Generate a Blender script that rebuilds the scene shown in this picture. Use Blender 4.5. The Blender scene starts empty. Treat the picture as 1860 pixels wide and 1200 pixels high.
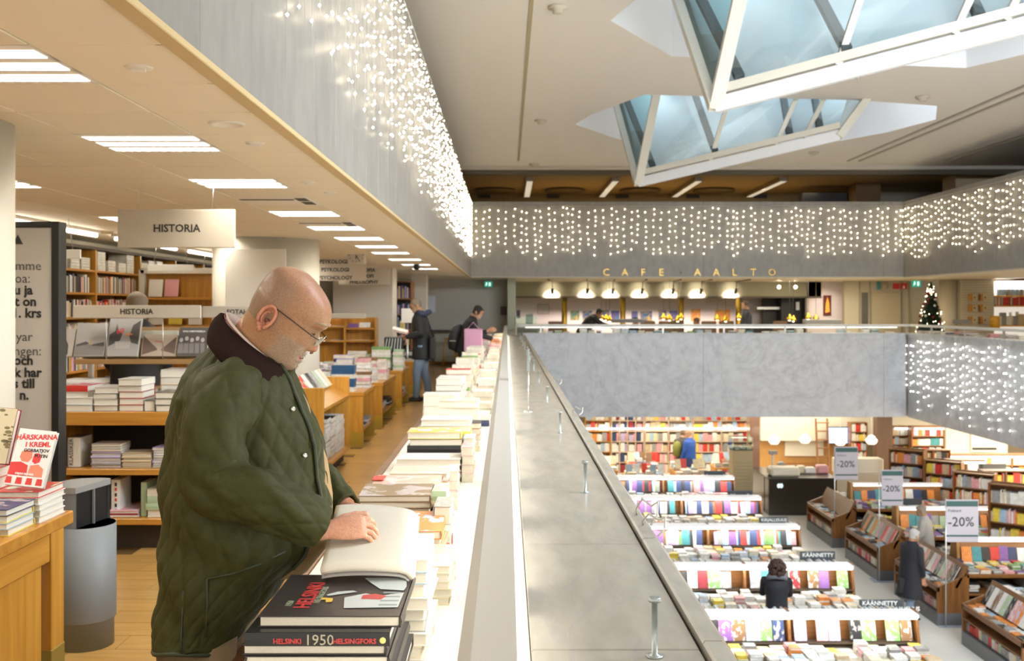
import bpy, math, random
import numpy as np
from mathutils import Vector, Matrix, noise
from mathutils.geometry import tessellate_polygon
random.seed(7)
R = random.Random(11)
C = bpy.context.scene.collection
PI = math.pi
# ---------------- camera, world, lights, exposure ----------------
F, PX, PY, CH = 1808.33, 920.0, 556.0, 1.62      # focal length in px, principal point, eye height
ZG = -3.84                                        # ground floor level (upper floor is z = 0)
def P(px, py, D): return Vector(((px - PX) * D / F, D, CH - (py - PY) * D / F))
cd = bpy.data.cameras.new('camera'); cam = bpy.data.objects.new('camera', cd); C.objects.link(cam)
cam.location = (0, 0, CH); cam.rotation_euler = (PI / 2, 0, 0)
cd.sensor_width = 36; cd.sensor_fit = 'HORIZONTAL'; cd.lens = 35
cd.shift_x = (930 - PX) / 1860; cd.shift_y = -(600 - PY) / 1860
cd.clip_start = .05; cd.clip_end = 200
cd.dof.use_dof = True; cd.dof.focus_distance = 2.55; cd.dof.aperture_fstop = 7.0; cd.dof.aperture_blades = 0
sc = bpy.context.scene; sc.camera = cam
sc.view_settings.view_transform = 'Standard'; sc.view_settings.look = 'None'
sc.view_settings.gamma = 1; sc.view_settings.use_curve_mapping = False
sc.view_settings.exposure = 1.0
sc.cycles.max_bounces = 6; sc.cycles.diffuse_bounces = 3; sc.cycles.glossy_bounces = 3
sc.cycles.transparent_max_bounces = 12; sc.cycles.transmission_bounces = 4
sc.cycles.sample_clamp_indirect = 4.0; sc.cycles.caustics_reflective = False; sc.cycles.caustics_refractive = False
sc.cycles.use_denoising = True
w = bpy.data.worlds.new('world'); sc.world = w; w.use_nodes = True
w.node_tree.nodes['Background'].inputs[0].default_value = (1.0, .94, .85, 1)
w.node_tree.nodes['Background'].inputs[1].default_value = .78
def area(name, loc, rot, sx, sy, power, col=(1, .9, .75)):
    l = bpy.data.lights.new(name, 'AREA'); l.shape = 'RECTANGLE'; l.size = sx; l.size_y = sy
    l.energy = power; l.color = col
    o = bpy.data.objects.new(name, l); o.location = loc; o.rotation_euler = rot; C.objects.link(o); return o
def spot(name, loc, tgt, power, col=(1, .85, .65), ang=60, r=.03):
    l = bpy.data.lights.new(name, 'SPOT'); l.energy = power; l.color = col; l.spot_size = math.radians(ang)
    l.spot_blend = .8; l.shadow_soft_size = r
    o = bpy.data.objects.new(name, l); o.location = loc
    o.rotation_euler = (Vector(tgt) - Vector(loc)).to_track_quat('-Z', 'Y').to_euler(); C.objects.link(o); return o
WARM = (1, .86, .62); COOL = (.80, .90, 1.0)
# daylight boxes above the roof lights in view, and two added fill lamps nearer the camera
area('skylight_and_fill_lamp', (4.6, 18.6, 6.9), (0, 0, 0), 5.0, 2.6, 36, COOL)
area('skylight_and_fill_lamp', (4.6, 11.4, 6.9), (0, 0, 0), 5.0, 2.6, 36, COOL)
area('skylight_and_fill_lamp', (4.6, 3.5, 5.15), (math.radians(58), 0, 0), 5.0, 3.0, 420, COOL)  # unseen fill lamp, tilted to brighten the far parapet
area('skylight_and_fill_lamp', (6.9, 18.6, 6.9), (0, 0, 0), 1.2, 1.6, 40, COOL)
area('skylight_and_fill_lamp', (6.9, 11.4, 6.9), (0, 0, 0), 1.2, 1.6, 40, COOL)
area('skylight_and_fill_lamp', (9.0, 6.5, 5.15), (math.radians(22), 0, 0), 5.0, 4.0, 1100, (.84, .91, 1.0))  # added lamp with no roof light above it, brightens path and slabs
area('upper_storey_fill_lamp', (4.5, 28.8, 5.0), (0, 0, 0), 9, .3, 60, WARM)  # added lamp; its bounce off the floor brightens the upper ceiling
# ground floor ceiling lamps under the galleries
area('gallery_lamp', (6.0, 29.3, -1.36), (0, 0, 0), 9, 3.0, 230, (1, .88, .68))
area('gallery_lamp', (14.6, 24.0, -1.36), (0, 0, 0), 5, 10, 650, (1, .88, .68))
area('gallery_lamp', (14.6, 12.0, -1.36), (0, 0, 0), 5, 10, 700, (1, .88, .68))
# cafe floor lamps
area('cafe_lamp', (9.0, 28.0, 2.36), (0, 0, 0), 2.5, 1.5, 60, WARM)
area('cafe_lamp', (4.0, 28.6, 2.36), (0, 0, 0), 5.5, 1.2, 55, WARM)
area('cafe_lamp', (13.5, 20.0, 2.36), (0, 0, 0), 3, 10, 120, WARM)

# ---------------- materials ----------------
MATS = {}
def _nt(name):
    m = bpy.data.materials.new(name); m.use_nodes = True
    n = m.node_tree.nodes; return m, n, m.node_tree.links, n['Principled BSDF']
def mat(name, col, rough=.5, metal=0, spec=.5, em=None, es=0, noise_amt=0, nscale=20, bump=0, bscale=60, coat=0, sheen=0):
    if name in MATS: return MATS[name]
    m, n, L, b = _nt(name)
    b.inputs['Base Color'].default_value = (*col, 1); b.inputs['Roughness'].default_value = rough
    b.inputs['Metallic'].default_value = metal; b.inputs['Specular IOR Level'].default_value = spec
    if coat: b.inputs['Coat Weight'].default_value = coat; b.inputs['Coat Roughness'].default_value = .1
    if sheen: b.inputs['Sheen Weight'].default_value = sheen
    if em: b.inputs['Emission Color'].default_value = (*em, 1); b.inputs['Emission Strength'].default_value = es
    if noise_amt or bump:
        tc = n.new('ShaderNodeTexCoord')
    if noise_amt:
        t = n.new('ShaderNodeTexNoise'); t.inputs['Scale'].default_value = nscale; t.inputs['Detail'].default_value = 6
        L.new(tc.outputs['Object'], t.inputs['Vector'])
        mx = n.new('ShaderNodeMix'); mx.data_type = 'RGBA'
        mx.inputs[6].default_value = (*[c * (1 - noise_amt) for c in col], 1); mx.inputs[7].default_value = (*[min(1, c * (1 + noise_amt)) for c in col], 1)
        L.new(t.outputs['Fac'], mx.inputs[0]); L.new(mx.outputs[2], b.inputs['Base Color'])
    if bump:
        t2 = n.new('ShaderNodeTexNoise'); t2.inputs['Scale'].default_value = bscale
        L.new(tc.outputs['Object'], t2.inputs['Vector'])
        bp = n.new('ShaderNodeBump'); bp.inputs['Strength'].default_value = bump; bp.inputs['Distance'].default_value = .01
        L.new(t2.outputs['Fac'], bp.inputs['Height']); L.new(bp.outputs[0], b.inputs['Normal'])
    MATS[name] = m; return m
def wood(name, c0, c1, axis='X', rough=.4, scale=1.0, rnd=.12, coat=.0):
    m, n, L, b = _nt(name)
    tc = n.new('ShaderNodeTexCoord'); mp = n.new('ShaderNodeMapping'); geo = n.new('ShaderNodeNewGeometry')
    s = {'X': (1.2, 18, 18), 'Y': (18, 1.2, 18), 'Z': (18, 18, 1.2)}[axis]
    mp.inputs['Scale'].default_value = [v * scale for v in s]
    oi = n.new('ShaderNodeObjectInfo')
    L.new(tc.outputs['Object'], mp.inputs['Vector'])
    t = n.new('ShaderNodeTexNoise'); t.inputs['Scale'].default_value = 1.6; t.inputs['Detail'].default_value = 8; t.inputs['Distortion'].default_value = .6
    t.noise_dimensions = '4D'
    ml = n.new('ShaderNodeMath'); ml.operation = 'MULTIPLY'; ml.inputs[1].default_value = 37
    L.new(oi.outputs['Random'], ml.inputs[0]); L.new(ml.outputs[0], t.inputs['W'])
    L.new(mp.outputs[0], t.inputs['Vector'])
    cr = n.new('ShaderNodeValToRGB'); cr.color_ramp.elements[0].position = .3; cr.color_ramp.elements[1].position = .72
    cr.color_ramp.elements[0].color = (*c0, 1); cr.color_ramp.elements[1].color = (*c1, 1)
    L.new(t.outputs['Fac'], cr.inputs[0])
    hs = n.new('ShaderNodeHueSaturation'); mr = n.new('ShaderNodeMapRange')
    mr.inputs[3].default_value = 1 - rnd; mr.inputs[4].default_value = 1 + rnd
    L.new(oi.outputs['Random'], mr.inputs[0]); L.new(mr.outputs[0], hs.inputs['Value']); L.new(cr.outputs[0], hs.inputs['Color'])
    L.new(hs.outputs[0], b.inputs['Base Color']); b.inputs['Roughness'].default_value = rough
    if coat: b.inputs['Coat Weight'].default_value = coat; b.inputs['Coat Roughness'].default_value = .15
    MATS[name] = m; return m
def marble(name, base, vein, rough=.3, scale=1.0, amt=.5, stretch=(1, 1, 1), fine=0.0):
    m, n, L, b = _nt(name)
    geo = n.new('ShaderNodeNewGeometry'); mp = n.new('ShaderNodeMapping'); mp.inputs['Scale'].default_value = stretch
    mp.inputs['Rotation'].default_value = (.3, .5, .4)
    L.new(geo.outputs['Position'], mp.inputs['Vector'])
    t = n.new('ShaderNodeTexNoise'); t.inputs['Scale'].default_value = 1.3 * scale; t.inputs['Detail'].default_value = 12; t.inputs['Roughness'].default_value = .62; t.inputs['Distortion'].default_value = 1.4
    L.new(mp.outputs[0], t.inputs['Vector'])
    cr = n.new('ShaderNodeValToRGB'); e = cr.color_ramp.elements
    e[0].position = .30; e[0].color = (*base, 1); e[1].position = .72; e[1].color = (*base, 1)
    k = e.new(.49); k.color = (*base, 1); k = e.new(.515); k.color = (*[a * (1 - amt) + v * amt for a, v in zip(base, vein)], 1); k = e.new(.545); k.color = (*base, 1)
    L.new(t.outputs['Fac'], cr.inputs[0])
    t2 = n.new('ShaderNodeTexNoise'); t2.inputs['Scale'].default_value = 6 * scale; t2.inputs['Detail'].default_value = 8
    L.new(mp.outputs[0], t2.inputs['Vector'])
    mx = n.new('ShaderNodeMix'); mx.data_type = 'RGBA'; mx.blend_type = 'MULTIPLY'; mx.inputs[0].default_value = .6
    cr2 = n.new('ShaderNodeValToRGB'); cr2.color_ramp.elements[0].color = (.72, .72, .73, 1); cr2.color_ramp.elements[0].position = .3; cr2.color_ramp.elements[1].position = .65
    L.new(t2.outputs['Fac'], cr2.inputs[0]); L.new(cr.outputs[0], mx.inputs[6]); L.new(cr2.outputs[0], mx.inputs[7])
    hs = n.new('ShaderNodeHueSaturation'); mr = n.new('ShaderNodeMapRange'); oi = n.new('ShaderNodeObjectInfo')
    mr.inputs[3].default_value = .95; mr.inputs[4].default_value = 1.04
    L.new(oi.outputs['Random'], mr.inputs[0]); L.new(mr.outputs[0], hs.inputs['Value']); L.new(mx.outputs[2], hs.inputs['Color'])
    L.new(hs.outputs[0], b.inputs['Base Color']); b.inputs['Roughness'].default_value = rough
    if fine:
        bp = n.new('ShaderNodeBump'); bp.inputs['Strength'].default_value = fine; bp.inputs['Distance'].default_value = .02
        L.new(t2.outputs['Fac'], bp.inputs['Height']); L.new(bp.outputs[0], b.inputs['Normal'])
    MATS[name] = m; return m
def objcol(name, rough=.35, art=False):
    m, n, L, b = _nt(name); oi = n.new('ShaderNodeObjectInfo'); b.inputs['Roughness'].default_value = rough
    if not art: L.new(oi.outputs['Color'], b.inputs['Base Color'])
    else:                                           # printed cover: soft picture shapes and a title bar
        tc = n.new('ShaderNodeTexCoord'); t = n.new('ShaderNodeTexNoise'); t.noise_dimensions = '4D'
        ml = n.new('ShaderNodeMath'); ml.operation = 'MULTIPLY'; ml.inputs[1].default_value = 91
        L.new(oi.outputs['Random'], ml.inputs[0]); L.new(ml.outputs[0], t.inputs['W'])
        t.inputs['Scale'].default_value = 3.2; t.inputs['Detail'].default_value = 3; L.new(tc.outputs['Generated'], t.inputs['Vector'])
        cr = n.new('ShaderNodeValToRGB'); cr.color_ramp.interpolation = 'CONSTANT'
        cr.color_ramp.elements[0].color = (0, 0, 0, 1); cr.color_ramp.elements[1].position = .54; cr.color_ramp.elements[1].color = (1, 1, 1, 1)
        L.new(t.outputs['Fac'], cr.inputs[0])
        inv = n.new('ShaderNodeHueSaturation'); inv.inputs['Saturation'].default_value = .5; inv.inputs['Value'].default_value = 1.0
        ad = n.new('ShaderNodeMath'); ad.operation = 'ADD'; ad.inputs[1].default_value = .25
        L.new(oi.outputs['Random'], ad.inputs[0]); L.new(ad.outputs[0], inv.inputs['Hue'])
        mixw = n.new('ShaderNodeMix'); mixw.data_type = 'RGBA'; mixw.inputs[0].default_value = .45; mixw.inputs[7].default_value = (.75, .72, .66, 1)
        L.new(oi.outputs['Color'], inv.inputs['Color']); L.new(inv.outputs[0], mixw.inputs[6])
        mx = n.new('ShaderNodeMix'); mx.data_type = 'RGBA'
        L.new(cr.outputs[0], mx.inputs[0]); L.new(oi.outputs['Color'], mx.inputs[6]); L.new(mixw.outputs[2], mx.inputs[7])
        L.new(mx.outputs[2], b.inputs['Base Color'])
    MATS[name] = m; return m
def facecol(name, rough=.5, var=.0, scale=14):
    m, n, L, b = _nt(name); a = n.new('ShaderNodeAttribute'); a.attribute_name = 'Col'; b.inputs['Roughness'].default_value = rough
    if not var: L.new(a.outputs['Color'], b.inputs['Base Color'])
    else:
        geo = n.new('ShaderNodeNewGeometry'); t = n.new('ShaderNodeTexNoise'); t.inputs['Scale'].default_value = scale; t.inputs['Detail'].default_value = 2
        L.new(geo.outputs['Position'], t.inputs['Vector']); cr = n.new('ShaderNodeValToRGB')
        cr.color_ramp.elements[0].position = .42; cr.color_ramp.elements[1].position = .6
        cr.color_ramp.elements[0].color = (1 - var,) * 3 + (1,); cr.color_ramp.elements[1].color = (1, 1, 1, 1)
        mx = n.new('ShaderNodeMix'); mx.data_type = 'RGBA'; mx.blend_type = 'MULTIPLY'; mx.inputs[0].default_value = 1
        L.new(t.outputs['Fac'], cr.inputs[0]); L.new(a.outputs['Color'], mx.inputs[6]); L.new(cr.outputs[0], mx.inputs[7]); L.new(mx.outputs[2], b.inputs['Base Color'])
    MATS[name] = m; return m
def emit(name, col, s, sample=True):
    m = bpy.data.materials.new(name); m.use_nodes = True; n = m.node_tree.nodes; n.clear()
    e = n.new('ShaderNodeEmission'); e.inputs[0].default_value = (*col, 1); e.inputs[1].default_value = s
    o = n.new('ShaderNodeOutputMaterial'); m.node_tree.links.new(e.outputs[0], o.inputs[0])
    if not sample: m.cycles.emission_sampling = 'NONE'
    MATS[name] = m; return m
def glass(name, tint=(.8, .95, .93), refl=.12, rough=.02):
    m = bpy.data.materials.new(name); m.use_nodes = True; n = m.node_tree.nodes; n.clear(); L = m.node_tree.links
    t = n.new('ShaderNodeBsdfTransparent'); t.inputs[0].default_value = (*tint, 1)
    g = n.new('ShaderNodeBsdfGlossy'); g.inputs['Roughness'].default_value = rough
    f = n.new('ShaderNodeFresnel'); f.inputs[0].default_value = 1.45
    ad = n.new('ShaderNodeMath'); ad.operation = 'ADD'; ad.inputs[1].default_value = refl * .3; L.new(f.outputs[0], ad.inputs[0])
    mx = n.new('ShaderNodeMixShader'); L.new(ad.outputs[0], mx.inputs[0]); L.new(t.outputs[0], mx.inputs[1]); L.new(g.outputs[0], mx.inputs[2])
    o = n.new('ShaderNodeOutputMaterial'); L.new(mx.outputs[0], o.inputs[0]); MATS[name] = m; return m

# ---------------- mesh builder ----------------
class MB:
    def __init__(s): s.v = []; s.f = []; s.m = []; s.c = []; s.sm = []
    def add(s, vs, fs, m=0, c=None, sm=False):
        o = len(s.v); s.v.extend([tuple(v) for v in vs])
        for f in fs: s.f.append([i + o for i in f]); s.m.append(m); s.c.append(c or (.5, .5, .5)); s.sm.append(sm)
        return s
    def box(s, x0, x1, y0, y1, z0, z1, m=0, c=None, M=None, bev=0):
        if bev: return s.bbox(x0, x1, y0, y1, z0, z1, bev, m, c, M)
        vs = [Vector(p) for p in ((x0, y0, z0), (x1, y0, z0), (x1, y1, z0), (x0, y1, z0), (x0, y0, z1), (x1, y0, z1), (x1, y1, z1), (x0, y1, z1))]
        if M: vs = [M @ v for v in vs]
        return s.add(vs, [(0, 3, 2, 1), (4, 5, 6, 7), (0, 1, 5, 4), (1, 2, 6, 5), (2, 3, 7, 6), (3, 0, 4, 7)], m, c)
    def bbox(s, x0, x1, y0, y1, z0, z1, b, m=0, c=None, M=None):
        X = (x0, x0 + b, x1 - b, x1); Y = (y0, y0 + b, y1 - b, y1)
        def ring(z, ins):
            if ins: a = [(X[1], Y[1]), (X[2], Y[1]), (X[2], Y[1]), (X[2], Y[2]), (X[2], Y[2]), (X[1], Y[2]), (X[1], Y[2]), (X[1], Y[1])]
            else: a = [(X[1], Y[0]), (X[2], Y[0]), (X[3], Y[1]), (X[3], Y[2]), (X[2], Y[3]), (X[1], Y[3]), (X[0], Y[2]), (X[0], Y[1])]
            return [Vector((p[0], p[1], z)) for p in a]
        rs = [[Vector((X[1], Y[1], z0)), Vector((X[2], Y[1], z0)), Vector((X[2], Y[2], z0)), Vector((X[1], Y[2], z0))], ring(z0 + b, 0), ring(z1 - b, 0),
              [Vector((X[1], Y[1], z1)), Vector((X[2], Y[1], z1)), Vector((X[2], Y[2], z1)), Vector((X[1], Y[2], z1))]]
        vs = rs[0] + rs[1] + rs[2] + rs[3]
        if M: vs = [M @ v for v in vs]
        fs = [(3, 2, 1, 0), (20, 21, 22, 23)]
        for k in range(8): fs.append((4 + k, 4 + (k + 1) % 8, 12 + (k + 1) % 8, 12 + k))
        for a, (i, j) in enumerate(((0, 1), (1, 2), (2, 3), (3, 0))):
            r0 = 4 + 2 * a; fs.append((i, j, r0 + 1, r0)); fs.append((20 + j, 20 + i, 12 + 2 * a, 13 + 2 * a))
            r1 = 4 + (2 * a + 2) % 8; fs.append((j, r1, r0 + 1)); fs.append((20 + j, 13 + 2 * a, 12 + (2 * a + 2) % 8))
        return s.add(vs, fs, m, c)
    def prism(s, poly, vec, m=0, c=None, caps=True):
        n = len(poly); a = [Vector(p) for p in poly]; b = [p + Vector(vec) for p in a]
        fs = [(i, (i + 1) % n, n + (i + 1) % n, n + i) for i in range(n)]
        if caps: fs += [tuple(range(n))[::-1], tuple(range(n, 2 * n))]
        return s.add(a + b, fs, m, c)
    def bar(s, p0, p1, w, h=None, up=(0, 0, 1), m=0, c=None):
        p0 = Vector(p0); p1 = Vector(p1); h = h or w; d = (p1 - p0).normalized(); u = Vector(up)
        if abs(d.dot(u)) > .98: u = Vector((1, 0, 0))
        x = d.cross(u).normalized(); y = x.cross(d).normalized()
        q = [x * sx * w / 2 + y * sy * h / 2 for sx, sy in ((-1, -1), (1, -1), (1, 1), (-1, 1))]
        return s.add([p0 + k for k in q] + [p1 + k for k in q], [(0, 1, 2, 3), (7, 6, 5, 4), (1, 0, 4, 5), (2, 1, 5, 6), (3, 2, 6, 7), (0, 3, 7, 4)], m, c)
    def tube(s, pts, r, n=8, m=0, c=None, caps=True, sm=True):
        pts = [Vector(p) for p in pts]; rs = r if isinstance(r, (list, tuple)) else [r] * len(pts); vs = []; prev = None
        for i, p in enumerate(pts):
            d = (pts[min(i + 1, len(pts) - 1)] - pts[max(i - 1, 0)]).normalized()
            if prev is None:
                u = Vector((0, 0, 1)) if abs(d.z) < .9 else Vector((1, 0, 0)); x = d.cross(u).normalized()
            else: x = (prev - d * prev.dot(d)).normalized()
            prev = x; y = d.cross(x); rr = rs[i]; ra, rb = rr if isinstance(rr, tuple) else (rr, rr)
            for k in range(n): a = 2 * PI * k / n; vs.append(p + x * math.cos(a) * ra + y * math.sin(a) * rb)
        fs = [(i * n + k, i * n + (k + 1) % n, (i + 1) * n + (k + 1) % n, (i + 1) * n + k) for i in range(len(pts) - 1) for k in range(n)]
        s.add(vs, fs, m, c, sm)
        if caps:
            o = len(s.v) - len(vs)
            for f in (list(range(n))[::-1], list(range(len(vs) - n, len(vs)))): s.f.append([o + i for i in f]); s.m.append(m); s.c.append(c or (.5, .5, .5)); s.sm.append(False)
        return s
    def lathe(s, prof, c0=(0, 0, 0), n=16, m=0, c=None, sm=True, M=None):
        vs = []; c0 = Vector(c0)
        for r, z in prof:
            for k in range(n):
                a = 2 * PI * k / n; v = Vector((r * math.cos(a), r * math.sin(a), z)); vs.append((M @ v if M else v) + c0)
        fs = [(i * n + k, i * n + (k + 1) % n, (i + 1) * n + (k + 1) % n, (i + 1) * n + k) for i in range(len(prof) - 1) for k in range(n)]
        s.add(vs, fs, m, c, sm); o = len(s.v) - len(vs)
        for f in (list(range(n))[::-1], list(range(len(vs) - n, len(vs)))): s.f.append([o + i for i in f]); s.m.append(m); s.c.append(c or (.5, .5, .5)); s.sm.append(False)
        return s
    def ball(s, p, r, m=0, c=None, n=8, sq=(1, 1, 1)):
        prof = [(max(1e-4, math.sin(PI * i / n)) * r, -math.cos(PI * i / n) * r) for i in range(n + 1)]
        return s.lathe(prof, p, max(6, n), m, c, True, Matrix.Diagonal((*sq, 1)))
    def octa(s, p, r, m=0):
        x, y, z = p
        return s.add([(x + r, y, z), (x - r, y, z), (x, y + r, z), (x, y - r, z), (x, y, z + r * 1.2), (x, y, z - r * 1.2)],
                     [(0, 2, 4), (2, 1, 4), (1, 3, 4), (3, 0, 4), (2, 0, 5), (1, 2, 5), (3, 1, 5), (0, 3, 5)], m, None, True)
    def mesh(s, name, mats):
        me = bpy.data.meshes.new(name); me.from_pydata(s.v, [], s.f)
        for mm in (mats if isinstance(mats, (list, tuple)) else [mats]): me.materials.append(mm)
        me.polygons.foreach_set('material_index', s.m); me.polygons.foreach_set('use_smooth', s.sm)
        if any(k != (.5, .5, .5) for k in s.c):
            at = me.attributes.new('Col', 'FLOAT_COLOR', 'FACE'); at.data.foreach_set('color', np.array([(*k, 1) for k in s.c], dtype=np.float32).ravel())
        me.update(); return me
    def build(s, name, mats, parent=None, world=False, loc=None):
        return link(name, s.mesh(name, mats), parent, world, loc)
def link(name, me, parent=None, world=False, loc=None, rot=None):
    o = bpy.data.objects.new(name, me); C.objects.link(o)
    if parent is not None:
        o.parent = parent
        if world:
            q = parent; L = Vector((0, 0, 0))
            while q is not None: L += q.location; q = q.parent
            o.location = -L
    if loc is not None: o.location = loc
    if rot is not None: o.rotation_euler = rot
    return o
def tag(o, label, cat, group=None, kind=None):
    o['label'] = label; o['category'] = cat
    if group: o['group'] = group
    if kind: o['kind'] = kind
    return o
def thing(name, label, cat, loc=(0, 0, 0), rz=0, group=None):
    o = bpy.data.objects.new(name, None); C.objects.link(o); o.location = loc; o.rotation_euler = (0, 0, rz); o.empty_display_size = .1
    return tag(o, label, cat, group)
def struct(o): o['kind'] = 'structure'; return o
def stuff(o): o['kind'] = 'stuff'; return o
def S(name, mb, m, parent=None):
    o = mb.build(name, m, parent, world=bool(parent))
    if parent is None: struct(o)
    return o
def text(body, size, m, parent, M, name='lettering', bold=0, align='CENTER', extr=.0004, spacing=1.0, world=True):
    cu = bpy.data.curves.new(name, 'FONT'); cu.body = body; cu.size = size; cu.align_x = align; cu.align_y = 'CENTER'
    cu.offset = bold; cu.extrude = extr; cu.space_character = spacing; cu.resolution_u = 2; cu.materials.append(m)
    tmp = bpy.data.objects.new(name, cu); C.objects.link(tmp)
    dg = bpy.context.evaluated_depsgraph_get(); me = bpy.data.meshes.new_from_object(tmp.evaluated_get(dg))
    bpy.data.objects.remove(tmp); me.transform(M); me.name = name
    return link(name, me, parent, world)
def face_cam(x, y, z, rx=PI / 2, rz=0): return Matrix.Translation((x, y, z)) @ Matrix.Rotation(rz, 4, 'Z') @ Matrix.Rotation(rx, 4, 'X')

# shared materials
cream = mat('cream_paint', (.72, .62, .46), .6); white = mat('white_paint', (.78, .74, .66), .5)
black = mat('black_plastic', (.012, .012, .013), .4); steel = mat('steel', (.55, .55, .53), .3, 1)
brass = mat('brass', (.42, .28, .09), .35, 1); chrome = mat('chrome', (.8, .8, .8), .08, 1)
oak = wood('oak_veneer', (.42, .17, .02), (.60, .29, .045), 'X', .35, 1, .06, .2)
oakz = wood('oak_veneer_upright', (.42, .18, .02), (.62, .31, .05), 'Z', .35, 1, .06, .2)
parq = wood('parquet_oak', (.50, .27, .07), (.66, .40, .13), 'X', .28, 1, .10, .35)
darkwood = wood('dark_wood', (.06, .028, .012), (.10, .05, .022), 'Z', .4, 1, .1)
brown = wood('brown_teak', (.15, .06, .016), (.26, .11, .032), 'X', .35, 1, .1)
brownz = wood('brown_teak_upright', (.15, .06, .016), (.26, .11, .032), 'Z', .35, 1, .1)
pages_m = mat('page_block', (.74, .69, .58), .8, noise_amt=.08, nscale=200)
cover_m = objcol('book_cover', .35); art_m = objcol('printed_cover', .3, True)
bookstuff = facecol('book_pile_print', .45, .16, 16)
signgrey = mat('sign_panel', (.56, .50, .41), .4)
ink = mat('black_lettering', (.02, .02, .02), .5)
# ======================= the building =======================
XF, YF, XR = -.93, 25.8, 10.3            # void edges: left fascia, far fascia, right fascia
ZC, ZT, ZV = CH + .757, CH + 2.71, CH + 3.60   # gallery ceiling, fascia top, roof of the void
ZL, ZB = .92, CH - 2.87                  # ledge top, parapet lower edge
m_up = marble('marble_fascia', (.31, .29, .26), (.28, .27, .25), .5, 1.5, .4, (1, 1, .5), .15)
m_lo = marble('marble_parapet', (.64, .67, .72), (.44, .47, .52), .4, .8, .5, (1, 1, 1))
m_ledge = marble('marble_ledge', (.42, .385, .325), (.36, .35, .33), .22, 1.2, .55, (2.5, .8, 1))
ceil_m = mat('ceiling_panel_paint', (.90, .82, .64), .55); void_m = mat('void_ceiling_plaster', (.76, .71, .64), .8)
joint = mat('dark_joint', (.10, .08, .05), .8); trimw = mat('pale_oak_trim', (.62, .47, .24), .5)
mb = MB(); mb.box(-9.5, .05, -3, 31, -.35, -.012); fl = S('floor', mb, mat('floor_screed', (.12, .07, .02), .6))
# parquet boards, each its own piece along the aisle
pl = MB(); pl.box(-.298, .298, -.098, .098, -.012, 0); plm = pl.mesh('parquet_board', parq)
n = 0
for i in range(76):
    y = 2.5 + i * .2 + .1
    xs = -2.55 if y < 9 else -1.75
    k = 0; x = xs + (i % 3) * .2
    while x < -.35 and n < 298:
        o = link('parquet_board', plm, fl, loc=(x, y, 0)); n += 1; x += .6
mb = MB()
for i in range(-28, 160):
    y = i * .2 + .1 + .5
    x = -9.3 + (i % 3) * .2
    while x < -.3:
        if not (2.5 < y < 17.7 and x > (-2.8 if y < 9 else -2.0) ): mb.box(x - .298, x + .298, y - .098, y + .098, -.012, 0)
        x += .6
stuff(mb.build('parquet_boards', parq, fl))
# gallery ceiling: backing slab, panels in half-metre bays
mb = MB(); mb.box(-9.5, XF - .09, -3, YF + .0, ZC + .03, ZC + .3); mb.box(-9.5, 14, YF + .08, 36, ZC + .03, ZC + .3); mb.box(XR + .09, 16, -3, YF + .08, ZC + .03, ZC + .3)
ce = S('ceiling', mb, joint)
strips = [(XF - .05, -1.384), (-1.384, -1.908), (-1.908, -2.43), (-2.43, -2.95), (-2.95, -3.47), (-3.47, -3.99), (-3.99, -4.6)]
perf = mat('perforated_panel', (.78, .62, .38), .6)
def _perf(m):
    n_, L = m.node_tree.nodes, m.node_tree.links; b = n_['Principled BSDF']
    tc = n_.new('ShaderNodeNewGeometry'); vo = n_.new('ShaderNodeTexVoronoi'); vo.inputs['Scale'].default_value = 55; vo.inputs['Randomness'].default_value = 0
    L.new(tc.outputs['Position'], vo.inputs['Vector']); cr = n_.new('ShaderNodeValToRGB')
    cr.color_ramp.elements[0].position = .18; cr.color_ramp.elements[0].color = (.52, .44, .30, 1); cr.color_ramp.elements[1].position = .3; cr.color_ramp.elements[1].color = (.84, .77, .61, 1)
    L.new(vo.outputs['Distance'], cr.inputs[0]); L.new(cr.outputs[0], b.inputs['Base Color'])
_perf(perf)
LIGHTS2 = [2.89 + .5 * k for k in (-5, -2, 0, 3, 6, 10, 13, 16, 19, 22, 26, 30, 34)]
LIGHTS5 = [2.89 + .5 * k for k in (-3, 2, 6, 11, 15, 19, 24, 29, 34)]
VENTS = [2.89 + .5 * k for k in (8, 12)]
far_ = MB(); npan = 0; cache = {}
for si, (x1, x0) in enumerate(strips):
    for k in range(-11, 46):
        y = 2.89 + .5 * k
        lit = (si == 1 and any(abs(y - q) < .1 for q in LIGHTS2 + VENTS)) or (si == 4 and any(abs(y - q) < .1 for q in LIGHTS5))
        if lit: continue
        col2 = (si == 2 and abs(y - 3.89) < .1)
        near = si < 5 and 2 < y < 16.5 and npan < 290
        if not near: far_.box(x0 + .004, x1 - .004, y + .004, y + .496, ZC, ZC + .02)
        else:
            if si not in cache:
                q = MB(); q.bbox(-(x1 - x0) / 2 + .004, (x1 - x0) / 2 - .004, -.246, .246, 0, .02, .003); cache[si] = q.mesh('ceiling_panel', ceil_m if si in (0,) else perf)
            link('ceiling_panel', cache[si], ce, loc=((x0 + x1) / 2, y + .25, ZC)); npan += 1
for x0 in np.arange(-9.4, -4.7, .6):
    far_.box(x0 + .004, x0 + .596, -3, YF, ZC, ZC + .02)
far_.box(-9.5, 14, YF + .1, 33, ZC, ZC + .02); far_.box(XR + .1, 16, -3, YF + .1, ZC, ZC + .02)
stuff(far_.build('ceiling_panels', ceil_m, ce))
# solid floor slabs / bulkhead behind the fascias, so no light leaks
mb = MB(); mb.box(-9.5, XF - .1, -3, YF, 2.7, 3.84); mb.box(-9.5, 18, YF + .1, 36, 2.7, 3.84); mb.box(XR + .1, 18, -3, YF + .1, 2.7, 3.84)
S('ceiling_slab', mb, joint)
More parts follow.
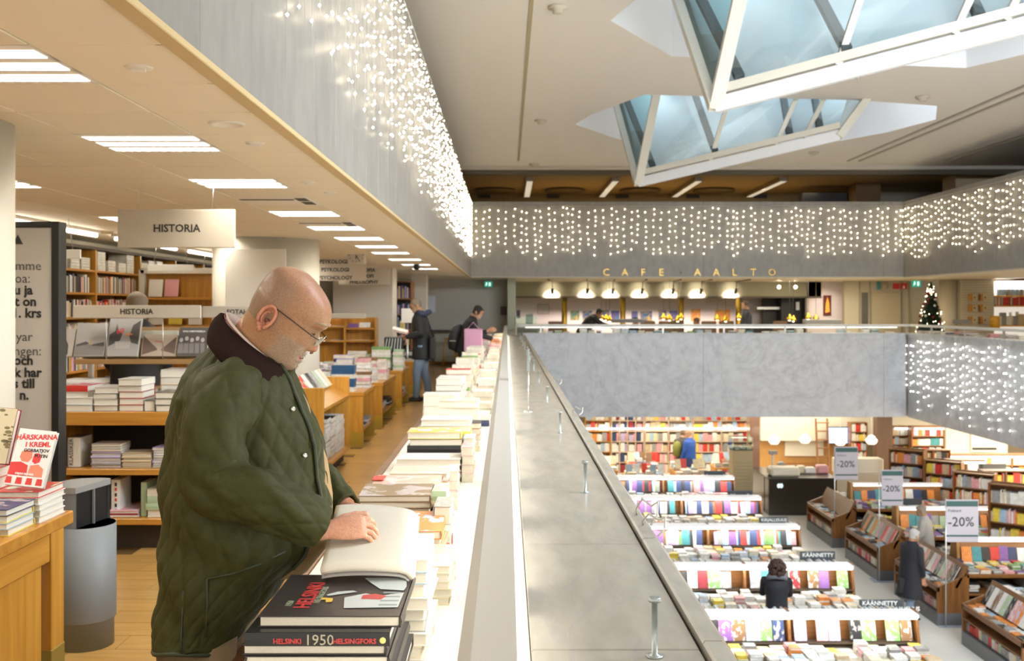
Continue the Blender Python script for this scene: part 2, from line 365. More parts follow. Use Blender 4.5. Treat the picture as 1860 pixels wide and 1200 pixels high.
# marble fascia (upper) and parapet (lower) panels
def panels(name, axis, pos, a0, a1, z0, z1, step, m, out, th=.03, start=None):
    back = MB(); t = -out * .06
    lo, hi = sorted((pos - out * th, pos - out * .09))
    if axis == 'x': back.box(lo, hi, a0, a1, z0 + .002, z1)
    else: back.box(a0, a1, lo, hi, z0 + .002, z1)
    w_ = S(name, back, joint); edges = [a0]; e = start if start is not None else a0 + step
    while e < a1 - .1: edges.append(e); e += step
    edges.append(a1)
    for p, q in zip(edges, edges[1:]):
        b = MB(); g = .0022; lo, hi = sorted((pos, pos - out * th)); h = (q - p) / 2 - g
        if axis == 'x': b.bbox(lo - pos, hi - pos, -h, h, z0, z1, .003); loc = (pos, (p + q) / 2, 0)
        else: b.bbox(-h, h, lo - pos, hi - pos, z0, z1, .003); loc = ((p + q) / 2, pos, 0)
        o = b.build('marble_panel', m, w_); o.location = loc
    return w_
panels('wall_left', 'x', XF, -3, YF, ZC, ZT, .6, m_up, 1, start=-2.98 + .6)
panels('wall_back', 'y', YF, XF, XR, ZC, ZT, 4.68, m_up, -1, start=5.1)
panels('wall_right', 'x', XR, -3, YF, ZC, ZT, 2.4, m_up, -1)
wl = panels('wall_parapet_back', 'y', YF, .44, XR + .05, ZB, ZL - .04, 4.68, m_lo, -1, start=5.1)
panels('wall_parapet_right', 'x', XR + .1, -3, YF, ZB, ZL - .04, 2.4, m_lo, -1)
panels('wall_parapet_left', 'x', .446, -3, YF, ZB, ZL - .04, 1.2, m_lo, 1)
mb = MB(); mb.box(.06, .35, -3, YF, ZB + .01, ZL - .06); mb.box(.4, XR + .4, YF + .1, YF + .4, ZB + .01, ZL - .06); mb.box(XR + .2, XR + .5, -3, YF, ZB + .01, ZL - .06)
mb.box(-9.5, .05, -3, 36, -1.2, -.36)
mb.box(.4, 18, YF + .4, 36, -1.2, -.02); mb.box(XR + .5, 18, -3, YF + .4, -1.2, -.02)
S('wall_core', mb, mat('core_concrete', (.5, .47, .42), .8))
mb = MB(); mb.box(.4, 18, YF + .41, 36, -.02, 0); mb.box(XR + .5, 18, -3, YF + .4, -.02, 0); S('floor_cafe', mb, mat('cafe_floor', (.35, .27, .16), .5))
# oak edge trim under the left fascia
mb = MB(); mb.bbox(XF - .055, XF + .006, -3, YF, ZC - .012, ZC + .012, .003); S('trim_1', mb, trimw)
mb = MB(); mb.box(XR - .005, XR + .05, -3, YF, ZC - .012, ZC + .012); mb.box(XF, XR, YF - .005, YF + .05, ZC - .012, ZC + .012); S('trim_2', mb, mat('fascia_soffit', (.5, .45, .36), .6))
# ledge slabs with rounded nosing, one by one
led = MB(); led.box(.055, .43, -3, YF, ZL - .06, ZL - .045); ledge = S('trim_3', led, joint)
q = MB(); q.bbox(.052, .395, .002, .898, ZL - .04, ZL, .003); lm = q.mesh('ledge_slab', m_ledge)
q = MB(); pr = [(.40, 0, ZL - .045), (.40, 0, ZL + .012), (.405, 0, ZL + .018), (.44, 0, ZL + .018), (.452, 0, ZL + .008), (.455, 0, ZL - .03), (.445, 0, ZL - .045)]
q.prism([(a, .002, c) for a, b, c in pr], (0, .896, 0)); nm = q.mesh('ledge_nosing', m_ledge)
for i in range(-3, 26):
    y = 2.87 + .88 * (i - 1) if False else .23 + .9 * (i)
    if y + .9 > YF: break
    link('ledge_slab', lm, ledge, loc=(0, y, 0)); link('ledge_nosing', nm, ledge, loc=(0, y, 0))
mb = MB(); mb.bbox(.42, XR + .2, YF - .02, YF + .42, ZL - .04, ZL, .004); mb.bbox(XR + .08, XR + .5, -3, YF, ZL - .04, ZL, .004)
S('trim_4', mb, m_lo)
# white handrails: board on posts; lamp strip under ours
raimat = mat('rail_paint', (.62, .60, .55), .35); lampstrip = emit('lamp_strip_glow', (1, .95, .84), 11)
t = thing('handrail', 'long pale grey flat handrail running away beside the book table', 'handrail', (-.03, 0, 1.13))
q = MB(); q.prism([(-.07, -3, 1.105), (-.07, -3, 1.118), (-.05, -3, 1.13), (.015, -3, 1.13), (.015, -3, 1.105)], (0, YF + 2.8, 0)); q.build('rail_board', raimat, t, world=True)
q = MB(); q.bbox(-.02, .012, -3, YF - .3, 1.06, 1.105, .004); q.build('lamp_housing', raimat, t, world=True)
for i in range(15):
    q = MB(); y = .1 + 1.75 * i
    q.tube([(-.018, y, .78), (-.018, y, 1.06)], .009, 8); q.build('post', steel, t, world=True)
q = MB(); q.box(.002, .05, -3, YF, .86, .885); q.build('gap_panel', mat('gap_panel_white', (.50, .47, .40), .5), t, world=True)  # pale panel added to fill the dark gap between rail and ledge
q = MB(); q.box(-.062, -.028, -1, YF - .4, 1.088, 1.103); q.build('lamp_tube', lampstrip, t, world=True)
q = MB(); q.box(-.012, .010, -1, YF - .4, 1.052, 1.060); q.build('ledge_lamp_tube', emit('ledge_tube_glow', (1, .96, .88), 5), t, world=True)
t = thing('handrail', 'white handrail with thin posts along the far side in front of the cafe', 'handrail', (5, YF + .3, ZL))
q = MB(); q.bbox(.3, XR + .35, YF + .25, YF + .36, 1.09, 1.15, .01); q.build('rail_board', mat('rail_white', (.8, .8, .76), .4), t, world=True)
for i in range(7):
    q = MB(); q.box(.9 + i * 1.6 - .02, .9 + i * 1.6 + .02, YF + .28, YF + .32, ZL, 1.09); q.build('post', steel, t, world=True)
t = thing('handrail', 'white handrail above the fairy lights of the right-hand parapet', 'handrail', (XR + .3, 15, ZL))
q = MB(); q.bbox(XR + .25, XR + .36, -3, YF + .25, 1.09, 1.15, .01); q.build('rail_board', MATS['rail_white'], t, world=True)
for i in range(8):
    q = MB(); q.box(XR + .28, XR + .32, YF - 1 - i * 1.8, YF - .96 - i * 1.8, ZL, 1.09); q.build('post', steel, t, world=True)
# roof of the void with two faceted openings
def hexa(dy, dx=0):
    return [Vector(((px - PX) * D / F + dx, D + dy, ZV)) for px, D in ((1075, 18.7), (1170, 16.95), (1560, 17.4), (1702, 17.9), (1700, 19.2), (1612, 20.6), (1490, 22.2), (1125, 21.5), (1045, 19.7))]
H2 = hexa(0); H1 = [Vector((v.x - .05, v.y - 7.15, ZV)) for v in H2]
H3 = [Vector((2, 2, ZV)), Vector((7.2, 2, ZV)), Vector((7.2, 5, ZV)), Vector((2, 5, ZV))]
outer = [Vector((-9.5, -3, ZV)), Vector((18, -3, ZV)), Vector((18, YF - .2, ZV)), Vector((-9.5, YF - .2, ZV))]
loops = [outer, H1, H2, H3]; tris = tessellate_polygon(loops); flat = [v for l in loops for v in l]
q = MB(); q.add(flat, tris); q.box(-9.5, -9.4, -3, 36, -1, ZV); q.box(17.9, 18, -3, 36, ZG, ZV)
cv = S('ceiling_void', q, void_m)
reveal = mat('opening_reveal', (.80, .80, .80), .6)
for hi, Hh in enumerate((H1, H2, H3)):
    q = MB(); nn = len(Hh)
    for i in range(nn):
        a, b = Hh[i], Hh[(i + 1) % nn]; u = Vector((0, 0, 2.0))
        q.add([a, b, b + u, a + u], [(0, 1, 2, 3)])
    q.add([v + Vector((0, 0, 2.0)) for v in Hh], [tuple(range(nn))])
    q.build('opening_reveal', reveal, cv)
q = MB(); q.box(.27, .32, -3, 24.6, ZV - .012, ZV + .01); q.build('track_rail', mat('track_gold', (.40, .33, .18), .4), cv)
for x, y1 in ((8.44, 24.6), (8.72, 24.6), (10.75, 24.4), (10.95, 24.4)):
    q = MB(); q.bbox(x - .03, x + .03, -3, y1, ZV - .03, ZV + .01, .006); q.build('track_rail', mat('track_grey', (.42, .38, .31), .4), cv)
S('trim_5', MB().bbox(-4, 17.9, YF - .26, YF - .02, ZV - .09, ZV + .02, .02), mat('ceiling_edge', (.55, .5, .42), .5))
# ---- crystal roof lights ----
frame_m = mat('skylight_frame_paint', (.70, .66, .56), .4); beam_m = mat('skylight_beam_white', (.80, .80, .80), .4)
darksteel = mat('skylight_dark_steel', (.05, .07, .075), .5); sky_gl = glass('skylight_glass', (.90, .97, .98), .25, .04)
lightbox = mat('skylight_lining', (.74, .78, .80), .6)
def crystal(dx, dy, label):
    def W(px, py, D): v = P(px, py, D); return Vector((v.x + dx, v.y + dy, v.z))
    A = W(1160, 331, 18.65); B = W(1525, 246, 17.2)
    Fa = W(1192, 172, 18.05); Ba = W(1119, 180, 19.7); Fb = W(1572, 182, 17.35); 
    up = Vector((0, 0, .9)); Fa2 = A + (Fa - A) * 1.5; Fb2 = B + (Fb - B) * 1.6; Ba2 = A + (Ba - A) * 1.35; Bb2 = Vector((Fb2.x + .3, Fb2.y + 1.7, Ba2.z + .3))
    t = thing('skylight', label, 'skylight', tuple(A))
    bm_ = MB(); bm_.bar(A, B, .09, .17); bm_.build('bottom_beam', beam_m, t, world=True)
    for nm_, a, b in (('front_beam', A + Vector((.03, -.03, .17)), B + Vector((0, -.03, .17))),):
        q = MB(); q.bar(a, b, .10, .10); q.build(nm_, frame_m, t, world=True)
    for a, b, w_ in ((A, Fa2, .15), (A, Ba2, .17), (B, Fb2, .13)):
        q = MB(); q.bar(a - (b - a).normalized() * .03, b, w_, .13, up=(0, 1, 0)); q.build('corner_bar', frame_m, t, world=True)
    for f_, px in ((.376, 1), (.70, 1), (.835, 1)):
        a = A.lerp(B, f_); b = Fa2.lerp(Fb2, f_ * .97 - .01); q = MB(); q.bar(a + Vector((0, 0, .1)), b, .075, .07, up=(0, 1, 0)); q.build('glazing_bar', frame_m, t, world=True)
    off = Vector((0, 0, .12)); cuts = [0, .376, .70, .835, 1]
    for c0, c1 in zip(cuts, cuts[1:]):
        q = MB(); a0, a1 = A.lerp(B, c0) + off, A.lerp(B, c1) + off; b0, b1 = Fa2.lerp(Fb2, c0), Fa2.lerp(Fb2, c1)
        nrm = Vector((0, .006, 0)); q.add([a0, a1, b1, b0, a0 + nrm, a1 + nrm, b1 + nrm, b0 + nrm], [(0, 1, 2, 3), (7, 6, 5, 4), (0, 4, 5, 1), (1, 5, 6, 2), (2, 6, 7, 3), (3, 7, 4, 0)])
        q.build('glass_pane', sky_gl, t, world=True)
    q = MB(); q.add([A + off, Fa2, Ba2], [(0, 1, 2)]); q.build('end_pane', glass('skylight_end_glass', (.35, .55, .55), .3) if 'skylight_end_glass' not in MATS else MATS['skylight_end_glass'], t, world=True)
    # rear slope: pale lining with dark steel members
    q = MB(); q.add([A + off + Vector((0, .1, 0)), B + off + Vector((0, .1, 0)), Bb2, Ba2], [(0, 1, 2, 3)]); q.build('rear_slope', lightbox, t, world=True)
    for f0, f1 in ((.08, .02), (.40, .30), (.76, .66), (.90, .78)):
        a = A.lerp(B, f0) + off; b = Ba2.lerp(Bb2, f1); m0 = a.lerp(b, .04) + Vector((0, -.12, .02)); m1 = b + Vector((0, -.12, .02))
        q = MB(); q.bar(m0, m1, .11, .08, up=(0, 1, 0)); q.build('steel_rib', darksteel, t, world=True)
    q = MB(); a = A.lerp(B, .42).lerp(Ba2.lerp(Bb2, .42), .62) + Vector((0, -.1, 0)); b = B.lerp(Bb2, .60) + Vector((.1, -.1, 0)); q.bar(a, b, .07, .14, up=(0, 0, 1)); q.build('cross_member', darksteel, t, world=True)
    for f0 in (.12, .5, .8):
        c = Ba2.lerp(Bb2, f0).lerp(Fa2.lerp(Fb2, f0), .35) + Vector((0, 0, -.12))
    return t, A, B, Fa2, Fb2, Ba2, Bb2
K2 = crystal(0, 0, 'farther crystal-shaped glass roof light hanging over the hall')
K1 = crystal(-.06, -7.15, 'nearer large crystal-shaped glass roof light at the top edge')
for K in (K1, K2):
    for f0 in (.1, .45, .8):
        c = K[6].lerp(K[5], 1 - f0).lerp(K[3].lerp(K[4], f0), .42) + Vector((0, 0, -.1))
        spot('skylight_spot', tuple(c), tuple(K[1].lerp(K[2], f0) + Vector((0, 1.2, .9))), 9, COOL, 85, .08)
# ---- upper storey beyond the far fascia (dim) ----
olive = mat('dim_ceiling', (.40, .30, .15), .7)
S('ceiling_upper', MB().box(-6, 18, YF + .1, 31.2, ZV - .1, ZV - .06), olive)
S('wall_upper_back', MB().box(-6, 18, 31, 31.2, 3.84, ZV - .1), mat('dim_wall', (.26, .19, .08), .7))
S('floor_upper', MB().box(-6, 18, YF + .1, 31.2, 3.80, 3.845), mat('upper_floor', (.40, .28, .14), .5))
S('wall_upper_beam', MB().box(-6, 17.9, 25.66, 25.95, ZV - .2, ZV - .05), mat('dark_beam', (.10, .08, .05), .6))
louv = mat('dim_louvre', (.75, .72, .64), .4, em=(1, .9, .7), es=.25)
for i, x in enumerate((.63, 2.95, 5.2, 7.5)):
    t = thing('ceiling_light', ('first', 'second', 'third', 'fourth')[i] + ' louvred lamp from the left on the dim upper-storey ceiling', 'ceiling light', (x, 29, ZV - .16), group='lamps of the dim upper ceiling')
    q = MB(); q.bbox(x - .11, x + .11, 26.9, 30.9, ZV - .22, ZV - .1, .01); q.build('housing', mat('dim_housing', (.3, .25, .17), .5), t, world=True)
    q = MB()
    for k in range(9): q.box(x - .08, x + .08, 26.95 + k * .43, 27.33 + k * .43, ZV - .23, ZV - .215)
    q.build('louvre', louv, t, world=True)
for i, x in enumerate((-.35, 1.75, 4.0, 6.2)):
    q = MB(); q.lathe([(.02, -.0), (.62, 0), (.60, .05), (.3, .06), (.02, .06)], (x, 29.8, ZV - .17), 24); tag(q.build('air_diffuser', mat('dim_disc', (.17, .12, .05), .6)), ('first', 'second', 'third', 'fourth')[i] + ' round air diffuser from the left on the dim upper ceiling', 'air vent', 'round diffusers of the upper ceiling')
for i, x in enumerate((-.7, 1.45, 3.6, 5.8, 7.9)):
    q = MB(); q.box(x - .2, x + .2, 30.93, 31, 4.98, 5.08); tag(q.build('wall_vent', mat('vent_dark', (.03, .025, .02), .6)), ('first', 'second', 'third', 'fourth', 'fifth')[i] + ' dark wall vent from the left under the dim upper ceiling', 'air vent', 'small wall vents of the upper storey')
q = MB(); q.box(9.9, 10.6, 28.2, 28.9, 3.84, ZV - .1); S('wall_upper_pillar', q, mat('brown_pillar', (.16, .09, .03), .6))
q = MB(); q.box(12.0, 13.2, 26.6, 27.4, 3.84, ZV - .1); S('wall_upper_column', q, mat('tan_column', (.50, .40, .24), .6))
q = MB(); q.box(10.7, 14.5, 30.5, 30.9, 3.84, ZV - .1); S('wall_upper_side', q, mat('upper_pale_wall', (.40, .36, .28), .6))
q = MB(); q.box(8.6, 9.85, 28.8, 29.3, 3.9, 4.9); tag(q.build('cabinet', mat('black_cabinet', (.012, .01, .01), .5)), 'black shelving unit beside the brown pillar in the upper storey', 'cabinet')
# ======================= ground floor shell =======================
q = MB(); q.box(-2, 18, -3, 36, ZG - .1, ZG); gf = S('floor_ground', q, mat('ground_floor_marble', (.80, .78, .72), .35, noise_amt=.08, nscale=3))
for i in range(11):
    y = 13.0 + i * 2.75 - 2.2
    q = MB(); q.box(7.45, 17, y + 1.95, y + 2.72, ZG, ZG + .006); q.build('oak_floor_strip', brown if i % 2 else brown, gf)
q = MB(); q.box(-2, 18, 34.0, 34.2, ZG, -1.2); S('wall_ground_back', q, mat('ground_wall', (.62, .52, .36), .6))
q = MB(); q.box(-2.2, -2, -3, 36, ZG, -1.2); S('wall_ground_left', q, MATS['ground_wall'])
q = MB(); q.box(7.9, 13.6, 30.9, 31.15, -2.55, -1.2); S('trim_6', q, mat('bright_header', (.62, .58, .48), .5))
# ======================= fairy light curtains =======================
bulb_m = emit('fairy_bulb', (1, .84, .55), 11, False); bulb_near = emit('fairy_bulb_near', (1, .86, .60), 22, False); bulb_cool = emit('fairy_bulb_cool', (1, .95, .85), 9, False)
wire_m = mat('clear_wire', (.55, .52, .45), .4)
RF = random.Random(3)
def curtain(label, p0, u, L, ztop, zlo, zhi, step, bstep, r, m, out, skip=0):
    t = thing('fairy_light_curtain', label, 'fairy lights', (p0[0], p0[1], ztop), group=None)
    u = Vector(u); out = Vector(out); b = MB(); wr = MB(); x = skip
    while x < L:
        q = Vector((p0[0], p0[1], 0)) + u * x + out * RF.uniform(.02, .06); zb = RF.uniform(zlo, zhi)
        if RF.random() < .18: zb += .2
        wr.tube([(q.x, q.y, ztop), (q.x, q.y, zb)], .0016, 3, caps=False)
        z = ztop - .05 - RF.uniform(0, bstep * .8)
        while z > zb:
            j = RF.uniform(-.02, .02) * 1.2
            b.octa((q.x + u.x * j, q.y + u.y * j, z + RF.uniform(-.02, .02)), r); z -= bstep * RF.uniform(.8, 1.3)
        x += step * RF.uniform(.7, 1.35)
    stuff(b.build('bulbs', m, t, world=True)); stuff(wr.build('strands', wire_m, t, world=True))
    a = Vector((p0[0], p0[1], ztop)) + out * .04
    wr = MB(); wr.tube([a + u * skip, a + u * L], .006, 5); wr.build('cord', wire_m, t, world=True)
curtain('warm fairy-light curtain down the left marble fascia, running away from us', (XF, 0), (0, 1, 0), YF - .05, ZT - .06, CH + 1.15, CH + 1.45, .10, .15, .0075, bulb_near, (1, 0, 0), skip=3.75)
curtain('warm fairy-light curtain across the far marble fascia above the brass letters', (XF, YF), (1, 0, 0), 11.2, ZT - .12, CH + 1.22, CH + 1.42, .165, .16, .014, bulb_m, (0, -1, 0))
curtain('warm fairy-light curtain on the upper right-hand marble fascia', (XR, YF), (0, -1, 0), 12, ZT - .12, CH + 1.15, CH + 1.45, .17, .17, .013, bulb_m, (-1, 0, 0))
curtain('cool white fairy-light curtain on the lower right-hand parapet', (XR + .1, YF), (0, -1, 0), 12, ZL - .12, ZL - 2.05, ZL - 1.2, .19, .20, .014, bulb_cool, (-1, 0, 0))
q = MB()
for i in range(60):
    y = YF - .1 - i * .2; q.tube([(XR + .07, y, ZL + .02), (XR + .02, y + .05, ZL - .04), (XR + .06, y + .1, ZL - .13)], .006, 4)
tag(q.build('light_cable', wire_m), 'looped pale cable along the top of the right-hand parapet', 'cable')
# a few cable loops on our own ledge edge
for i, (y, h) in enumerate(((3.1, .07), (2.95, .05), (6.2, .05), (8.6, .05))):
    q = MB(); q.tube([(.45 + .03 * math.sin(k * .9), y + .16 * k / 6, ZL + .02 + h * math.sin(PI * k / 6) * (.6 if k % 2 else 1)) for k in range(7)], .0035, 6)
    tag(q.build('light_cable', wire_m), ['clear cable loop on the ledge edge, second nearest of the loops', 'clear cable loop on the ledge edge, nearest loop', 'small clear cable loop halfway along the ledge edge', 'small clear cable loop farthest along the ledge edge'][i], 'cable')
# brass letters
t = thing('brass_lettering', 'row of brass capital letters on the far marble fascia', 'sign', (5, YF - .02, 2.5))
for ch, px in zip('CAFE·AALTO', (1101, 1135, 1168, 1201, 1237, 1267, 1301, 1334, 1368, 1402)):
    v = P(px, 495, YF - .02)
    if ch == '·': q = MB(); q.ball((v.x, v.y, v.z), .025); q.build('dot', brass, t, world=True)
    else: text(ch, .26, brass, t, face_cam(v.x, v.y, v.z), 'letter', 0.004, extr=.012)
# ======================= ceiling fixtures of the left gallery =======================
lamp_e = emit('louvre_glow', (1, .94, .82), 30); louv_m = mat('louvre_aluminium', (.8, .8, .78), .25, .6, em=(1, .95, .85), es=.6)
fixh = mat('fixture_white', (.86, .82, .72), .5)
def build_fixture(x0, x1, full=True):
    w_ = x1 - x0; fm = MB(); fm.box(x0 + .004, x1 - .004, .004, .496, .02, .03)
    for y0, y1 in ((.004, .05), (.14, .205), (.295, .36), (.45, .496)): fm.box(x0 + .004, x1 - .004, y0, y1, 0, .02)
    fm.box(x0 + .004, x0 + .012, .05, .45, 0, .02); fm.box(x1 - .012, x1 - .004, .05, .45, 0, .02)
    tm = []
    lm_, lv = [], []
    for y0 in (.05, .205, .36):
        a = MB(); a.box(x0 + .014, x1 - .014, y0 + .025, y0 + .065, .0085, .0095); lm_.append(a)
        b = MB()
        for k in range(13):
            xx = x0 + .016 + k * (w_ - .032) / 12; b.box(xx - .002, xx + .002, y0, y0 + .09, -.004, .008)
        b.box(x0 + .012, x1 - .012, y0, y0 + .004, -.004, .012); b.box(x0 + .012, x1 - .012, y0 + .086, y0 + .09, -.004, .012)
        lv.append(b)
    return fm.mesh('frame', fixh), [a.mesh('lamp_tube', lamp_e) for a in lm_], [b.mesh('louvre', louv_m) for b in lv]
ord_ = ['nearest', 'second', 'third', 'fourth', 'fifth', 'sixth', 'seventh', 'eighth', 'ninth', 'tenth', 'eleventh', 'twelfth', 'thirteenth', 'fourteenth', 'fifteenth', 'sixteenth', 'seventeenth', 'eighteenth', 'nineteenth', 'twentieth']
ord_ += [a + '-' + b for a in ('twenty', 'thirty', 'forty') for b in ('first', 'second', 'third', 'fourth', 'fifth', 'sixth', 'seventh', 'eighth', 'ninth', 'tenth')]
def nth(i): return ord_[i]
for (x0, x1), ys, row in (((-1.908, -1.384), LIGHTS2, 'in the row nearest the marble fascia'), ((-3.47, -2.95), LIGHTS5, 'in the row nearest the wall bookcases')):
    fmesh, tms, lvs = build_fixture(x0, x1); vis = [y for y in sorted(ys) if y > 2.5]
    for i, y in enumerate(sorted(ys)):
        lab = ('%s recessed ceiling lamp %s' % (nth(vis.index(y)), row)) if y > 2.5 else '%s recessed ceiling lamp over the viewer, %s' % (('first', 'second', 'third')[i], row.replace('in the row', 'row'))
        t = thing('ceiling_light', lab, 'ceiling light', (0, y, ZC), group='recessed gallery lamps')
        link('frame', fmesh, t)
        for a, b in zip(tms, lvs): link('lamp_tube', a, t); link('louvre', b, t)
for i, y in enumerate(VENTS):
    t = thing('ceiling_vent', ('nearer', 'farther')[i] + ' ceiling air vent with a dark slot and two square grilles', 'air vent', (-1.646, y, ZC))
    q = MB(); q.bbox(-1.904, -1.388, y + .004, y + .496, ZC - .006, ZC + .02, .003); q.build('vent_panel', fixh, t, world=True)
    q = MB(); q.box(-1.88, -1.5, y + .1, y + .16, ZC - .008, ZC); q.build('slot', MATS['vent_dark'], t, world=True)
    for y0 in (.03, .27):
        q = MB(); q.box(-1.48, -1.40, y + y0, y + y0 + .18, ZC - .008, ZC); q.build('grille', MATS['vent_dark'], t, world=True)
for i, (px, py) in enumerate(((252, 122), (463, 260), (560, 331), (600, 350))):
    v = P(px, py, .757 * F / (556 - py)); q = MB(); q.lathe([(.045, 0), (.04, -.004), (.012, -.006)], (v.x, v.y, ZC), 20); q.box(v.x - .022, v.x + .022, v.y - .004, v.y + .004, ZC - .016, ZC - .004)
    tag(q.build('sprinkler', fixh), nth(i) + ' flush sprinkler plate in the smooth ceiling strip', 'sprinkler', 'sprinklers of the gallery ceiling')
v = P(413, 225, 4.13); q = MB(); q.lathe([(.075, 0), (.072, -.006), (.06, -.008), (.058, -.003), (.01, -.003)], (v.x, v.y, ZC), 28); tag(q.build('ceiling_speaker', fixh), 'flat round loudspeaker plate in the smooth ceiling strip', 'speaker')
for i, (px, py) in enumerate(((1013, 12), (982, 218), (1676, 175), (970, 297), (1478, 276))):
    v = P(px, py, 3.6 * F / (556 - py)); q = MB(); q.lathe([(.12, 0), (.12, -.03), (.07, -.035), (.06, -.08), (.01, -.085)], (v.x, v.y, ZV), 16)
    tag(q.build('smoke_detector', mat('detector_beige', (.55, .49, .38), .5)), ['smoke detector on the void ceiling at the top edge', 'smoke detector on the void ceiling midway down beside the gold rail', 'smoke detector right of the farther roof light', 'small smoke detector at the end of the gold rail', 'smoke detector below the farther roof light'][i], 'smoke detector')
v = P(757, 487, 18.0); q = MB(); q.lathe([(.07, 0), (.07, -.03), (.06, -.07), (.03, -.1), (.005, -.105)], (v.x, v.y, ZC), 16); tag(q.build('dome_camera', black), 'black dome camera on the ceiling above the walking man', 'camera')
v = P(1560, 150, 11.2); q = MB(); q.tube([(v.x, v.y, v.z + .12), (v.x + .03, v.y, v.z + .06), (v.x, v.y, v.z), (v.x - .03, v.y, v.z + .05), (v.x, v.y, v.z + .08)], .008, 6); tag(q.build('hanging_cable', MATS['detector_beige']), 'short tangled cable hanging under the nearer roof light beam', 'cable')
# ======================= columns and walls of the left gallery =======================
colm = mat('column_paint', (.64, .59, .49), .55)
q = MB(); q.lathe([(.33, 0), (.33, ZC)], (-2.375, 4.07, 0), 48); S('column_near', q, colm)
t = thing('junction_box', 'beige junction box and conduit on the near white column', 'junction box', (-2.06, 3.94, 2.1))
q = MB(); q.bbox(-2.10, -2.04, 3.90, 3.96, 2.08, 2.16, .006); q.build('box', mat('box_beige', (.66, .58, .40), .5), t, world=True)
q = MB(); q.tube([(-2.065, 3.93, 2.16), (-2.065, 3.93, ZC)], .009, 8); q.build('conduit', MATS['box_beige'], t, world=True)
q = MB(); q.box(-2.07, -2.05, 3.93, 3.95, 2.03, 2.06); q.build('label_plate', mat('grey_plate', (.3, .3, .28), .5), t, world=True)
q = MB(); q.lathe([(.60, 0), (.60, ZC)], (-2.76, 11.45, 0), 56); S('column_middle', q, colm)
q = MB(); q.bbox(-3.03, -2.38, 10.72, 10.76, 1.30, 2.24, .004); tag(q.build('wall_panel', white), 'blank white board hung on the thick white column', 'board')
q = MB(); q.box(-3.45, -2.27, 19.8, 20.6, 0, ZC); S('column_far', q, colm)
q = MB(); q.box(-2.2, -1.85, 23, 23.5, 0, ZC); S('column_back', q, colm)
q = MB(); q.box(-9.5, .03, 28, 28.2, 0, ZC); S('wall_gallery_back', q, mat('gallery_back_wall', (.52, .50, .44), .6))
q = MB(); q.box(-2.3, .02, 27.96, 28, 0, .08); S('baseboard_back', q, oak)
q = MB(); q.box(-5.0, -4.95, -3, 28, 0, ZC); S('wall_gallery_left', q, cream)
# ======================= books =======================
PAL = {'white': (.80, .78, .73), 'cream': (.74, .66, .47), 'black': (.02, .02, .022), 'navy': (.03, .05, .14), 'red': (.60, .04, .03), 'orange': (.75, .26, .05), 'yellow': (.78, .60, .08),
       'green': (.20, .38, .12), 'pale green': (.42, .55, .36), 'grey': (.32, .32, .31), 'pink': (.72, .36, .38), 'purple': (.22, .10, .32), 'brown': (.22, .12, .05), 'pale blue': (.38, .52, .66),
       'teal': (.05, .25, .28), 'dark blue': (.02, .09, .2), 'beige': (.60, .47, .30), 'dark red': (.28, .02, .03), 'lilac': (.50, .42, .62)}
BK = {}; BOOKS = []
def book_meshes(w_, d, t, side):
    key = (round(w_, 3), round(d, 3), round(t, 4), side)
    if key in BK: return BK[key]
    b = .0022 if t > .012 else .0012; c = MB()
    c.box(-w_ / 2, w_ / 2, -d / 2, d / 2, 0, b, 0); c.box(-w_ / 2, w_ / 2, -d / 2, d / 2, t - b, t, 0)
    ins = .004; px0, px1, py0, py1 = -w_ / 2 + ins, w_ / 2 - ins, -d / 2 + ins, d / 2 - ins
    if side == 'L': c.prism([(-w_ / 2, -d / 2, 0), (-w_ / 2 - .003, -d / 2, t / 2), (-w_ / 2, -d / 2, t), (-w_ / 2 + b, -d / 2, t), (-w_ / 2 + b, -d / 2, 0)], (0, d, 0))
    if side == 'R': c.prism([(w_ / 2, d / 2, 0), (w_ / 2 + .003, d / 2, t / 2), (w_ / 2, d / 2, t), (w_ / 2 - b, d / 2, t), (w_ / 2 - b, d / 2, 0)], (0, -d, 0))
    if side == 'F': c.prism([(w_ / 2, -d / 2, 0), (w_ / 2, -d / 2 - .003, t / 2), (w_ / 2, -d / 2, t), (w_ / 2, -d / 2 + b, t), (w_ / 2, -d / 2 + b, 0)], (-w_, 0, 0))
    if side == 'B': c.prism([(-w_ / 2, d / 2, 0), (-w_ / 2, d / 2 + .003, t / 2), (-w_ / 2, d / 2, t), (-w_ / 2, d / 2 - b, t), (-w_ / 2, d / 2 - b, 0)], (w_, 0, 0))
    p = MB(); p.box(px0, px1, py0, py1, b, t - b)
    BK[key] = (c.mesh('book', [cover_m]), p.mesh('pages', pages_m)); return BK[key]
ART = {}
def book(label, loc, w_, d, t, col, side='B', rot=(0, 0, 0), group=None, art=False, name='book'):
    cm, pm = book_meshes(w_, d, t, side); o = link(name, cm, None, loc=loc, rot=rot); o.color = (*col, 1)
    tag(o, label, 'book', group); link('pages', pm, o); BOOKS.append((o, w_, d, t, col, side))
    if art:
        key = (round(w_, 3), round(d, 3), round(t, 4))
        if key not in ART: ART[key] = MB().box(-w_ / 2 + .0005, w_ / 2 - .0005, -d / 2 + .0005, d / 2 - .0005, t, t + .0004).mesh('cover_print', art_m)
        a = link('cover_print', ART[key], o); a.color = (*col, 1)
    return o
CN = ['topmost', 'second from the top', 'third from the top', 'fourth from the top', 'fifth from the top', 'sixth from the top', 'seventh from the top', 'eighth from the top', 'ninth from the top', 'tenth from the top', 'eleventh from the top', 'twelfth from the top', 'thirteenth from the top', 'fourteenth from the top']
NB = [0]
